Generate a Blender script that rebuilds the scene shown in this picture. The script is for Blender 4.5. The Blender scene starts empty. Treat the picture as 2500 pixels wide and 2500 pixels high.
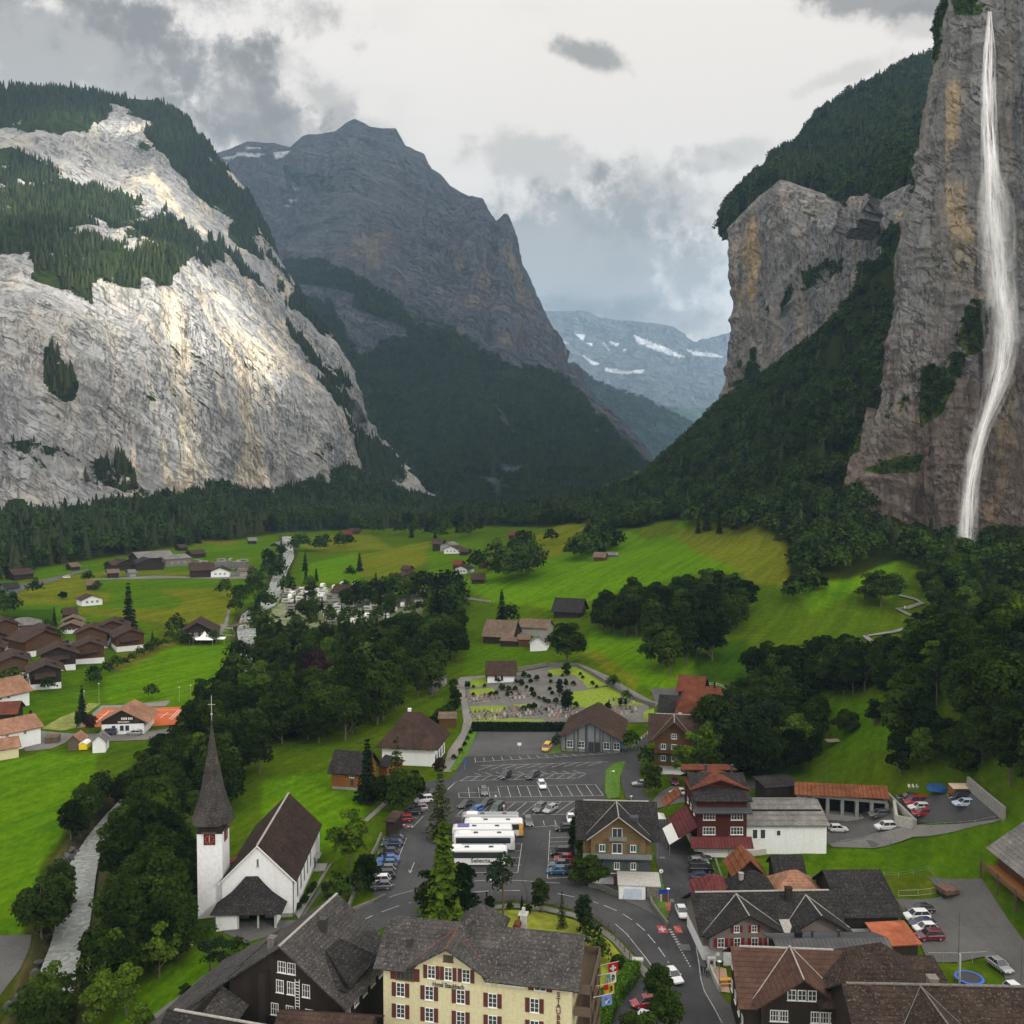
import bpy,math,random
import numpy as np
from mathutils import Vector,Matrix
C=bpy.context.scene.collection
SC=bpy.context.scene
#camera, sky, sun
F_PX=2315.0;CAM_Z=78.0;PITCH=math.atan(100.0/F_PX)
cam_d=bpy.data.cameras.new('camera');cam=bpy.data.objects.new('camera',cam_d);C.objects.link(cam)
cam_d.sensor_width=36.0;cam_d.lens=36.0*F_PX/2500.0;cam_d.clip_start=1.0;cam_d.clip_end=60000.0
cam.location=(0,0,CAM_Z);cam.rotation_euler=(math.pi/2-PITCH,0,0);SC.camera=cam
SC.view_settings.view_transform='Standard';SC.view_settings.look='None'
SC.view_settings.exposure=1.16;SC.view_settings.gamma=1.0
SC.render.engine='CYCLES'
cy=SC.cycles
cy.use_denoising=True
try:cy.denoiser='OPENIMAGEDENOISE'
except Exception:pass
cy.max_bounces=5;cy.diffuse_bounces=3;cy.glossy_bounces=2;cy.transmission_bounces=2
cy.volume_bounces=0;cy.transparent_max_bounces=16;cy.caustics_reflective=False;cy.caustics_refractive=False
cy.sample_clamp_indirect=4.0
SUN_AZ=Vector((0.62,-0.60,0)).normalized();SUN_EL=math.radians(31)
SUN_DIR=(SUN_AZ*math.cos(SUN_EL)+Vector((0,0,math.sin(SUN_EL)))).normalized()
sun_d=bpy.data.lights.new('sun','SUN');sun_d.energy=5.0;sun_d.angle=math.radians(0.5);sun_d.color=(1.0,0.94,0.82)
sun=bpy.data.objects.new('sun',sun_d);C.objects.link(sun)
sun.rotation_euler=SUN_DIR.to_track_quat('Z','Y').to_euler();sun.location=SUN_DIR*3000
CP,SP=math.cos(PITCH),math.sin(PITCH)
def ray(u,v):
 a=(u-1250.0)/F_PX;b=-(v-1250.0)/F_PX
 return np.array([a,CP+b*SP,-SP+b*CP])
def PD(u,v,D):
 """world point seen at pixel (u,v) of the 2500 px photograph, D metres ahead"""
 r=ray(u,v);t=D/r[1]
 return np.array([0,0,CAM_Z])+r*t
def PZ(u,v,z):
 r=ray(u,v);t=(z-CAM_Z)/r[2]
 return np.array([0,0,CAM_Z])+r*t
def project(P):
 P=np.asarray(P,float);x=P[...,0];y=P[...,1];z=P[...,2]-CAM_Z
 f=y*CP-z*SP;up=y*SP+z*CP
 f=np.where(f<1,1,f)
 return 1250+F_PX*x/f,1250-F_PX*up/f
class NT:
 def __init__(s,tree):s.t=tree;s.n=tree.nodes;s.l=tree.links
 def node(s,typ,**kw):
  n=s.n.new(typ)
  for k,v in kw.items():
   if k.startswith('_'):setattr(n,k[1:],v)
  return n
 def lk(s,a,b):
  s.l.new(a,b)
 def val(s,sock,v):
  if hasattr(v,'is_output')or isinstance(v,bpy.types.NodeSocket):s.l.new(v,sock)
  elif v is not None:sock.default_value=v
 def math(s,op,a,b=None,c=None,clamp=False):
  n=s.n.new('ShaderNodeMath');n.operation=op;n.use_clamp=clamp
  s.val(n.inputs[0],a)
  if b is not None:s.val(n.inputs[1],b)
  if c is not None:s.val(n.inputs[2],c)
  return n.outputs[0]
 def vmath(s,op,a,b=None,scale=None):
  n=s.n.new('ShaderNodeVectorMath');n.operation=op
  s.val(n.inputs[0],a)
  if b is not None:s.val(n.inputs[1],b)
  if scale is not None:s.val(n.inputs['Scale'],scale)
  return n.outputs['Value']if op in('DOT_PRODUCT','LENGTH','DISTANCE')else n.outputs[0]
 def noise(s,vec,scale,detail=4,rough=0.55,dist=0.0,typ=None):
  n=s.n.new('ShaderNodeTexNoise')
  if typ:n.noise_type=typ
  if vec is not None:s.l.new(vec,n.inputs['Vector'])
  n.inputs['Scale'].default_value=scale;n.inputs['Detail'].default_value=detail
  n.inputs['Roughness'].default_value=rough;n.inputs['Distortion'].default_value=dist
  return n.outputs['Fac']
 def voronoi(s,vec,scale,feature='F1',rnd=1.0,out='Distance'):
  n=s.n.new('ShaderNodeTexVoronoi');n.feature=feature
  if vec is not None:s.l.new(vec,n.inputs['Vector'])
  n.inputs['Scale'].default_value=scale;n.inputs['Randomness'].default_value=rnd
  return n.outputs[out]
 def ramp(s,fac,stops,interp='LINEAR'):
  n=s.n.new('ShaderNodeValToRGB');r=n.color_ramp;r.interpolation=interp
  while len(r.elements)>len(stops):r.elements.remove(r.elements[-1])
  while len(r.elements)<len(stops):r.elements.new(1.0)
  for e,(p,c)in zip(r.elements,stops):
   e.position=p;e.color=(c[0],c[1],c[2],1)if not isinstance(c,(int,float))else(c,c,c,1)
  s.val(n.inputs[0],fac);return n.outputs[0]
 def map(s,v,a,b,c=0.0,d=1.0,smooth=False):
  n=s.n.new('ShaderNodeMapRange')
  if smooth:n.interpolation_type='SMOOTHSTEP'
  s.val(n.inputs[0],v)
  for i,q in zip((1,2,3,4),(a,b,c,d)):s.val(n.inputs[i],q)
  return n.outputs[0]
 def mix(s,f,a,b,blend='MIX'):
  n=s.n.new('ShaderNodeMix');n.data_type='RGBA';n.blend_type=blend
  s.val(n.inputs[0],f)
  for i,q in((6,a),(7,b)):
   if isinstance(q,tuple):q=(q[0],q[1],q[2],1.0)
   s.val(n.inputs[i],q)
  return n.outputs[2]
 def scalev(s,vec,xyz):
  n=s.n.new('ShaderNodeMapping');n.inputs['Scale'].default_value=xyz
  s.l.new(vec,n.inputs['Vector']);return n.outputs[0]
 def attr(s,name):
  n=s.n.new('ShaderNodeAttribute');n.attribute_name=name;return n
 def bump(s,h,strength=0.3,dist=1.0,normal=None):
  n=s.n.new('ShaderNodeBump');n.inputs['Strength'].default_value=strength;n.inputs['Distance'].default_value=dist
  s.l.new(h,n.inputs['Height'])
  if normal is not None:s.l.new(normal,n.inputs['Normal'])
  return n.outputs[0]
MATS={}
def new_mat(name,rough=0.8,spec=0.3,metallic=0.0):
 m=bpy.data.materials.new(name);m.use_nodes=True;MATS[name]=m
 nt=NT(m.node_tree);b=m.node_tree.nodes['Principled BSDF']
 b.inputs['Roughness'].default_value=rough;b.inputs['Specular IOR Level'].default_value=spec
 b.inputs['Metallic'].default_value=metallic
 return m,nt,b
w=bpy.data.worlds.new('World');SC.world=w;w.use_nodes=True
nt=NT(w.node_tree);bg=w.node_tree.nodes['Background']
sky=nt.node('ShaderNodeTexSky');sky.sky_type='NISHITA';sky.sun_disc=False
sky.sun_elevation=SUN_EL;sky.sun_rotation=math.atan2(SUN_DIR.x,SUN_DIR.y)
nishita=nt.vmath('SCALE',sky.outputs[0],scale=0.08)
tc=nt.node('ShaderNodeTexCoord');dv=nt.vmath('NORMALIZE',tc.outputs['Generated'])
warp1=nt.noise(dv,3.0,6,0.62);warp2=nt.noise(nt.vmath('ADD',dv,(3.1,7.7,1.3)),13.0,8,0.66)
def skydir(u,v):
 r=ray(u,v);r=r/np.linalg.norm(r);return(float(r[0]),float(r[1]),float(r[2]))
sky_node_sum=None
#(u, v, width px, height px, tilt deg, strength, edge softness)
CLOUDS=[(200,130,1100,330,14,0.62,.9),(600,270,720,260,30,0.66,.8),(60,-160,1000,330,0,0.45,1.0),(800,250,420,120,38,0.40,.8),(900,310,220,80,20,0.3,.7),(1440,140,190,62,16,0.70,.75),(1480,640,640,330,5,0.62,.8),(1620,500,320,200,0,0.35,1.0),(1300,390,360,120,12,0.34,.9),(1560,790,760,110,0,0.55,.7),(1750,390,240,70,-10,0.26,.9),(2150,-10,330,90,12,0.75,.8),(2050,190,260,50,-14,0.22,.9),(2250,60,120,70,20,0.3,.9)]
for(u,v,wd,hd,tilt,st,soft)in CLOUDS:
 c0=np.array(skydir(u,v));ex=np.cross(c0,(0,0,1));ex/=np.linalg.norm(ex);ey=np.cross(ex,c0)
 a=math.radians(-tilt);e1=ex*math.cos(a)+ey*math.sin(a);e2=-ex*math.sin(a)+ey*math.cos(a)
 rx=wd/2/F_PX;ry=hd/2/F_PX
 x=nt.math('DIVIDE',nt.math('SUBTRACT',nt.vmath('DOT_PRODUCT',dv,tuple(e1)),float(e1@c0)),rx)
 y=nt.math('DIVIDE',nt.math('SUBTRACT',nt.vmath('DOT_PRODUCT',dv,tuple(e2)),float(e2@c0)),ry)
 r2=nt.math('SQRT',nt.math('ADD',nt.math('MULTIPLY',x,x),nt.math('MULTIPLY',y,y)))
 r2=nt.math('ADD',r2,nt.math('MULTIPLY',nt.math('SUBTRACT',warp2,0.5),4.4*soft))
 r2=nt.math('ADD',r2,nt.math('MULTIPLY',nt.math('SUBTRACT',warp1,0.5),1.8*soft))
 front=nt.math('GREATER_THAN',nt.vmath('DOT_PRODUCT',dv,tuple(c0)),0.0)
 f=nt.math('MULTIPLY',nt.math('MULTIPLY',nt.map(r2,1.15,0.45,0,1,True),st),front)
 sky_node_sum=f if sky_node_sum is None else nt.math('ADD',sky_node_sum,nt.math('MULTIPLY',f,nt.math('SUBTRACT',1.0,nt.math('MINIMUM',sky_node_sum,1.0))))
veil=nt.noise(nt.scalev(dv,(1,1,2.2)),4.0,7,0.6)
veil=nt.map(veil,0.45,0.7,0.0,0.13,True)
dark=nt.math('MINIMUM',nt.math('ADD',sky_node_sum,veil),0.9)
cloud_c=nt.mix(dark,(0.535,0.495,0.45),(0.104,0.094,0.081))
final=nt.mix(0.04,cloud_c,nishita)
sep=nt.node('ShaderNodeSeparateXYZ');nt.lk(dv,sep.inputs[0])
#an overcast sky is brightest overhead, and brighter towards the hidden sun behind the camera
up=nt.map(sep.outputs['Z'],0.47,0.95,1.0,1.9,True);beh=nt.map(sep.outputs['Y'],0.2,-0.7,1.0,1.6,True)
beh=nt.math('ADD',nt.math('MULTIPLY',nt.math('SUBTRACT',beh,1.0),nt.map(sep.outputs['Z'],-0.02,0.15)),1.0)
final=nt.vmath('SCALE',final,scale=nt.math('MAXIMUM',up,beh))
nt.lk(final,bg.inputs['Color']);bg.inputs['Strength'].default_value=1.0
w.cycles.sampling_method='MANUAL';w.cycles.sample_map_resolution=512
#numeric helpers
def _hash(ix,iy,iz,seed):
 h=(ix*374761393+iy*668265263+iz*2147483647+seed*974634777)&0xFFFFFFFF
 h=((h^(h>>13))*1274126177)&0xFFFFFFFF
 return((h^(h>>16))&0xFFFF)/65535.0
def vnoise(P,seed=0):
 P=np.asarray(P,float);I=np.floor(P).astype(np.int64);f=P-I;f=f*f*f*(f*(f*6-15)+10)
 out=np.zeros(P.shape[:-1])
 for dx in(0,1):
  wx=f[...,0]if dx else 1-f[...,0]
  for dy in(0,1):
   wy=f[...,1]if dy else 1-f[...,1]
   for dz in(0,1):
    wz=f[...,2]if dz else 1-f[...,2]
    out+=wx*wy*wz*_hash(I[...,0]+dx,I[...,1]+dy,I[...,2]+dz,seed)
 return out*2-1
def fbm(P,octaves=5,gain=0.5,lac=2.03,seed=0,ridged=False):
 a=1.0;s=0;tot=0;Q=np.array(P,float)
 for i in range(octaves):
  n=vnoise(Q,seed+i*17)
  if ridged:n=1-2*np.abs(n)
  s=s+a*n;tot+=a;a*=gain;Q=Q*lac+13.7
 return s/tot
def in_poly(u,v,poly):
 u=np.asarray(u);v=np.asarray(v);r=np.zeros(u.shape,bool);n=len(poly);j=n-1
 for i in range(n):
  xi,yi=poly[i];xj,yj=poly[j]
  c=((yi>v)!=(yj>v))&(u<(xj-xi)*(v-yi)/((yj-yi)or 1e-9)+xi)
  r^=c;j=i
 return r
def mesh_obj(name,V,Fc,mats=None,parent=None,mat_idx=None,smooth=False,link=True):
 me=bpy.data.meshes.new(name);V=np.asarray(V,float)
 Fc=[tuple(int(i)for i in f)for f in Fc]if not isinstance(Fc,np.ndarray)else Fc
 if isinstance(Fc,np.ndarray):
  me.vertices.add(len(V));me.vertices.foreach_set('co',V.ravel())
  k=Fc.shape[1];me.loops.add(Fc.size);me.loops.foreach_set('vertex_index',Fc.ravel().astype(np.int32))
  me.polygons.add(len(Fc));me.polygons.foreach_set('loop_start',np.arange(0,Fc.size,k,dtype=np.int32))
  me.update(calc_edges=True)
 else:
  me.from_pydata([tuple(v)for v in V],[],Fc);me.update()
 if mats is not None:
  for m in(mats if isinstance(mats,(list,tuple))else[mats]):me.materials.append(m)
 if mat_idx is not None:me.polygons.foreach_set('material_index',np.asarray(mat_idx,dtype=np.int32))
 if smooth:me.polygons.foreach_set('use_smooth',np.ones(len(me.polygons),bool))
 o=bpy.data.objects.new(name,me)
 if link:C.objects.link(o)
 if parent is not None:o.parent=parent
 return o
def tag(o,label=None,cat=None,group=None,kind=None):
 if label:o['label']=label
 if cat:o['category']=cat
 if group:o['group']=group
 if kind:o['kind']=kind
 return o
def thing(name,label,cat,loc=(0,0,0),rz=0.0,group=None):
 o=bpy.data.objects.new(name,None);C.objects.link(o);o.empty_display_size=0.5
 o.location=tuple(float(q)for q in loc);o.rotation_euler=(0,0,rz)
 return tag(o,label,cat,group)
def copy_thing(root,label=None,group=None,loc=None,rz=None,scale=None,kids=None):
 r=root.copy();C.objects.link(r)
 for ch in(kids if kids is not None else root.children):
  c=ch.copy();C.objects.link(c);c.parent=r
  for g in ch.children:
   d=g.copy();C.objects.link(d);d.parent=c
 if label:r['label']=label
 if group:r['group']=group
 if loc is not None:r.location=tuple(float(q)for q in loc)
 if rz is not None:r.rotation_euler=(0,0,rz)
 if scale is not None:r.scale=scale if isinstance(scale,tuple)else(scale,)*3
 return r
def set_attr(o,name,vals,typ='FLOAT'):
 a=o.data.attributes.new(name,typ,'POINT')
 a.data.foreach_set('value' if typ=='FLOAT' else 'color',np.asarray(vals,dtype=np.float32).ravel())
ctl=[]
def cz(u,v,z):ctl.append(PZ(u,v,z))
def cd(u,v,D):ctl.append(PD(u,v,D))
for(u,v,z)in[(850,1800,0),(1150,1780,0),(1450,1850,0),(1150,2000,0),(900,2200,0),(1250,2120,0),(1500,2180,0),(1600,1950,1),(1650,2250,0),(1300,2300,0),(1650,2450,0),(1200,2480,0),(850,2480,0),(560,2260,-1),(480,2420,-3),(700,2000,-1),(650,1800,-2),(1150,2900,0),(2300,2900,1),(300,2900,-6),(1150,4200,0),(-500,3600,-6),(3000,3600,4),(1100,1700,1),(1400,1700,2),(1300,1600,3),(1200,1620,3),(850,1600,0),(800,1480,2),(900,1420,5),(1560,1640,8),(1450,1530,7),(1650,1700,5),(1800,1760,5),(1800,1900,4),(2000,1960,6),(1850,2080,3),(1900,2200,1),(2100,2320,1),(100,1950,-4),(250,1880,-4),(100,2200,-5),(30,2400,-6),(300,2100,-5),(-200,1900,-4),(-400,2300,-6),(200,1760,-2),(420,1700,-3),(60,1680,-1),(50,1560,1),(300,1540,1),(480,1540,0),(180,1450,3),(500,1440,2),(-200,1550,3),(-600,1800,0),(100,1400,6),(400,1380,5),(650,1350,5),(700,1300,6),(950,1292,14),(850,1330,8),(-100,1380,10),(740,1420,3),(1000,1360,12),(1030,1340,14),(1130,1420,14),(1180,1470,8),(1300,1480,9),(1100,1500,3),(2300,1960,12),(2430,1960,13),(2150,2090,6),(2150,2160,3),(2450,2090,13),(2350,2130,6),(2300,2300,2),(2480,2250,3),(2450,2450,1),(2120,2040,6),(2700,2150,14),(2700,1900,24),(2100,1800,15),(2050,1720,17),(2250,1860,14),(2400,1780,24),(2700,1650,38)]:
 cz(u,v,z)
for(u,v,D)in[(1450,1260,860),(1600,1300,700),(1380,1330,700),(1420,1470,500),(1700,1380,520),(1900,1330,550),(1560,1190,1150),(1500,1240,1000),(1820,1620,330),(1900,1500,400),(2060,1410,430),(2180,1370,480),(2350,1345,515),(2500,1345,500),(2750,1330,470),(2450,1450,430),(2450,1600,330),(2200,1480,400),(2150,1590,335),(1700,1055,1200),(1760,995,1180),(1950,870,1010),(2150,660,810),(1600,1250,900),(1800,1150,850),(1950,1050,800),(2060,900,780),(1900,1230,640),(2075,1290,545),(2085,1080,600),(2120,920,680),(1750,1270,680),(2300,1250,570),(2600,1250,560),(1300,1262,1500),(1000,1262,1500),(1150,1258,1900),(200,1275,1020),(0,1295,900),(-250,1300,830),(-500,1330,800),(-600,1500,560),(418,1140,1330),(560,1205,1400),(700,1190,1500),(820,1140,1640),(900,1190,1700),(330,1245,1130),(430,1255,1050),(620,1262,1180),(800,1262,1300),(1500,1225,1400),(1250,1245,1900),(1450,1210,1900),(1250,1262,1150)]:
 cd(u,v,D)
ctl=np.array(ctl)
_S=100.0
def _phi(r):return np.sqrt(r*r+0.12)
_A=_phi(np.linalg.norm((ctl[:,None,:2]-ctl[None,:,:2])/_S,axis=2))
_n=len(ctl);_M=np.zeros((_n+3,_n+3));_M[:_n,:_n]=_A-0.02*np.eye(_n)
_Pm=np.c_[np.ones(_n),ctl[:,:2]/_S/10];_M[:_n,_n:]=_Pm;_M[_n:,:_n]=_Pm.T
_W=np.linalg.solve(_M,np.r_[ctl[:,2],0,0,0])
RIV=[(700,1330),(706,1368),(688,1400),(672,1440),(655,1480),(612,1500),(600,1540),(610,1580),(612,1640),(560,1720),(420,1840),(345,1920),(250,2020),(200,2100),(185,2200),(170,2290),(140,2380),(120,2480),(60,2640),(0,2900)]
def _rbf(x,y):
 out=np.empty(x.shape)
 fx=x.ravel();fy=y.ravel();o=np.empty(fx.shape)
 for i in range(0,len(fx),20000):
  xs=fx[i:i+20000];ys=fy[i:i+20000]
  d=np.sqrt((xs[:,None]-ctl[None,:,0])**2+(ys[:,None]-ctl[None,:,1])**2)/_S
  o[i:i+20000]=_phi(d)@_W[:_n]+_W[_n]+_W[_n+1]*xs/_S/10+_W[_n+2]*ys/_S/10
 return o.reshape(x.shape)
def _raw(x,y):
 x=np.asarray(x,float);y=np.asarray(y,float)
 z=_rbf(x,y)
 k=np.clip((130-np.abs(x-15))/60,0,1)*np.clip((330-y)/80,0,1)*np.clip((105-x)/30,0,1)*np.clip((x+70)/25,0,1)
 return z*(1-k)
riv_xy=np.array([PZ(u,v,zz)[:2]for(u,v),zz in zip(RIV,np.linspace(1,-8,len(RIV)))])
riv_w=np.interp(np.arange(len(RIV)),[0,5,9,12,19],[4.0,4.0,3.2,2.3,2.3])
def seg_dist(x,y,pts):
 best=np.full(np.shape(x),1e9);bt=np.zeros(np.shape(x))
 for i in range(len(pts)-1):
  a=pts[i];b=pts[i+1];d=b-a;L=d@d
  t=np.clip(((x-a[0])*d[0]+(y-a[1])*d[1])/L,0,1)
  q=np.hypot(x-a[0]-t*d[0],y-a[1]-t*d[1]);m=q<best
  best=np.where(m,q,best);bt=np.where(m,i+t,bt)
 return best,bt
def H(x,y):
 """ground height"""
 x=np.asarray(x,float);y=np.asarray(y,float)
 z=_raw(x,y)
 d,t=seg_dist(x,y,riv_xy);hw=np.interp(t,np.arange(len(RIV)),riv_w)
 return z-3.2*np.clip((hw+3.0-d)/3.0,0,1)
def G(u,v,lift=0.0):
 """the point of the ground seen at pixel (u, v)"""
 r=ray(u,v);Y=np.concatenate([np.arange(60,700,1.5),np.arange(700,2300,4.0)])
 t=Y/r[1];X=r[0]*t;Z=CAM_Z+r[2]*t;h=H(X,Y);k=np.where(Z<=h)[0]
 if len(k)==0:i=len(Y)-1;return np.array([X[i],Y[i],h[i]+lift])
 i=k[0]
 if i==0:return np.array([X[0],Y[0],h[0]+lift])
 a=(Z[i-1]-h[i-1]);b=(h[i]-Z[i]);s=a/(a+b)if a+b>1e-9 else 0
 y=Y[i-1]+s*(Y[i]-Y[i-1]);x=r[0]*y/r[1]
 return np.array([x,y,float(H(x,y))+lift])
def GG(pts):return[G(u,v)for u,v in pts]
#ground sheet
tx=np.linspace(-0.80,0.80,760)
yy=np.concatenate([np.geomspace(40,2400,640)])
TX,YY=np.meshgrid(tx,yy);XX=TX*YY
ZZ=H(XX,YY)
ZZ-=0.35*np.abs(fbm(np.stack([XX/9,YY/9,XX*0],-1),3,seed=5))
nr,nc=XX.shape
V=np.stack([XX,YY,ZZ],-1).reshape(-1,3)
ii=np.arange(nr*nc).reshape(nr,nc)
Fq=np.stack([ii[:-1,:-1],ii[:-1,1:],ii[1:,1:],ii[1:,:-1]],-1).reshape(-1,4)
UU,VV=project(V)
wob=fbm(V/np.array([14,14,14]),3,seed=3)
UUw=UU+wob*4;VVw=VV+fbm(V/9,3,seed=8)*3
#meadow colours, each patch where it lies on the land
GR={'lush':(0.098,0.205,0.010),'mid':(0.092,0.165,0.014),'yellow':(0.180,0.215,0.030),'olive':(0.115,0.165,0.022),'deep':(0.045,0.110,0.012),'dry':(0.19,0.19,0.06),'wood':(0.030,0.045,0.012),'bright':(0.125,0.27,0.010),'gravel':(0.32,0.31,0.29),'scrub':(0.075,0.11,0.018)}
COL=np.tile(np.array(GR['mid']),(len(V),1))
PATCH=[('wood',[(-200,1225),(1600,1225),(1600,1290),(1100,1285),(700,1300),(560,1320),(400,1340),(200,1370),(0,1400),(-200,1420)]),('lush',[(-300,1400),(200,1380),(560,1320),(760,1310),(700,1400),(620,1500),(560,1560),(560,1760),(-300,1760)]),('yellow',[(40,1440),(60,1420),(240,1400),(240,1440),(200,1460),(30,1478)]),('yellow',[(380,1440),(600,1436),(545,1530),(400,1540),(330,1515),(190,1500),(200,1482),(420,1488),(455,1465)]),('yellow',[(50,1460),(270,1445),(265,1475),(50,1478)]),('yellow',[(700,1320),(900,1300),(960,1340),(780,1348)]),('olive',[(330,1515),(560,1530),(480,1560),(400,1570),(370,1530)]),('dry',[(245,1394),(470,1396),(470,1404),(240,1404)]),('dry',[(470,1318),(600,1322),(560,1330),(470,1330)]),('dry',[(265,1615),(400,1560),(440,1566),(350,1625),(280,1650)]),('deep',[(0,1490),(130,1486),(140,1530),(0,1540)]),('bright',[(255,1690),(250,1650),(290,1640),(400,1585),(450,1568),(548,1572),(545,1640),(480,1740),(400,1725),(265,1715)]),('bright',[(-300,1830),(240,1842),(220,1920),(140,2060),(60,2280),(-300,2290)]),('olive',[(-300,1830),(90,1826),(88,1846),(-300,1850)]),('scrub',[(60,2270),(120,2280),(90,2400),(0,2500),(-50,2500),(60,2380)]),('bright',[(735,1390),(760,1375),(870,1350),(880,1400),(870,1425),(740,1420)]),('yellow',[(880,1355),(1050,1320),(1040,1370),(1000,1400),(880,1410)]),('lush',[(1040,1340),(1180,1310),(1180,1400),(1050,1430)]),('yellow',[(1200,1375),(1260,1330),(1440,1250),(1470,1260),(1460,1340),(1330,1370)]),('olive',[(1060,1450),(1190,1450),(1180,1480),(1060,1470)]),('yellow',[(1010,1470),(1070,1450),(1070,1490),(1010,1490)]),('bright',[(1120,1420),(1180,1400),(1320,1370),(1560,1290),(1640,1280),(1950,1320),(1930,1400),(1700,1400),(1500,1450),(1360,1490),(1200,1470)]),('yellow',[(1640,1300),(1760,1270),(1840,1280),(1925,1320),(1925,1430),(1830,1430),(1800,1390),(1700,1350)]),('olive',[(1540,1300),(1640,1270),(1660,1300),(1580,1320)]),('bright',[(1440,1540),(1600,1520),(1700,1600),(1700,1720),(1580,1680),(1470,1630),(1430,1590)]),('yellow',[(1420,1590),(1460,1590),(1560,1660),(1550,1680),(1480,1640)]),('lush',[(1140,1575),(1240,1570),(1340,1590),(1350,1625),(1220,1640),(1130,1650)]),('deep',[(1690,1580),(1830,1560),(1830,1670),(1700,1670)]),('lush',[(1960,1710),(2260,1700),(2200,1830),(1960,1840)]),('mid',[(1930,1460),(2220,1350),(2210,1420),(2060,1600),(1900,1600)]),('bright',[(1940,1440),(2150,1350),(2200,1360),(2180,1400),(1980,1500)]),('lush',[(1750,2110),(2000,2080),(2540,1960),(2540,2140),(2000,2180),(1760,2170)]),('olive',[(2000,2140),(2290,2130),(2290,2190),(1990,2190)]),('bright',[(640,1910),(820,1880),(900,1950),(870,2060),(760,2080),(640,2000)]),('mid',[(820,1780),(1000,1760),(1000,1880),(820,1880)]),('bright',[(250,2530),(330,2420),(500,2300),(560,2300),(500,2400),(420,2460),(360,2530)]),('olive',[(1150,2200),(1280,2180),(1420,2230),(1500,2310),(1530,2360),(1430,2380),(1180,2290)]),('lush',[(400,2170),(520,2150),(520,2230),(400,2250)]),]
for key,poly in PATCH:
 m=in_poly(UUw,VVw,poly)&(V[:,1]>60)
 COL[m]=GR[key]
wood=(V[:,0]>250)&(V[:,1]>560)
RP=[(1560,1150),(2300,500),(2600,500),(2600,1340),(2180,1370),(2060,1420),(1930,1450),(1920,1330),(1850,1270),(1600,1270),(1480,1250)]
m=in_poly(UU,VV,RP)&(V[:,1]>430);COL[m]=GR['wood']
rd,rt=seg_dist(V[:,0],V[:,1],riv_xy)
m=rd<8;COL[m]=np.array(GR['scrub'])*0.8;m=rd<6;COL[m]=(0.11,0.105,0.095)
COL=COL*np.array([.66,.66,.36])
CG=COL.reshape(nr,nc,3)
for _ in range(2):CG[1:-1,1:-1]=(CG[1:-1,1:-1]*2+CG[:-2,1:-1]+CG[2:,1:-1]+CG[1:-1,:-2]+CG[1:-1,2:])/6
COL=np.clip(CG.reshape(-1,3),0,1)
ground=mesh_obj('ground',V,Fq,smooth=True)
set_attr(ground,'tint',np.c_[COL,np.ones(len(COL))],'FLOAT_COLOR')
tag(ground,kind='structure')
m,nt,b=new_mat('meadow',1.0,0.0)
a=nt.attr('tint');geo=nt.node('ShaderNodeNewGeometry');pos=geo.outputs['Position']
n1=nt.noise(pos,0.035,5,0.6);n2=nt.noise(pos,0.35,5,0.65);n3=nt.noise(nt.scalev(pos,(1,0.35,1)),1.3,5,0.75)
c=nt.mix(nt.map(n1,0.35,0.68),a.outputs['Color'],nt.mix(1.0,a.outputs['Color'],(1.18,1.04,0.95),'MULTIPLY'))
c=nt.mix(nt.map(n2,0.35,0.7),nt.mix(1.0,c,(0.62,0.70,0.6),'MULTIPLY'),c)
c=nt.mix(nt.map(n3,0.3,0.7),nt.mix(1.0,c,(0.72,0.76,0.7),'MULTIPLY'),nt.mix(1.0,c,(1.22,1.15,1.1),'MULTIPLY'))
mw=nt.node('ShaderNodeMapping');mw.inputs['Rotation'].default_value=(0,0,.5);nt.lk(pos,mw.inputs['Vector']);n4=nt.noise(nt.scalev(mw.outputs[0],(.28,.012,.1)),1.0,3,.6)
c=nt.mix(nt.map(n4,.38,.62),nt.mix(1.0,c,(.78,.84,.8),'MULTIPLY'),nt.mix(1.0,c,(1.16,1.08,1.0),'MULTIPLY'))
nt.lk(c,b.inputs['Base Color']);nt.lk(nt.bump(nt.math('ADD',n3,nt.math('MULTIPLY',n2,2.0)),0.6,0.5),b.inputs['Normal'])
ground.data.materials.append(m)
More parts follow.
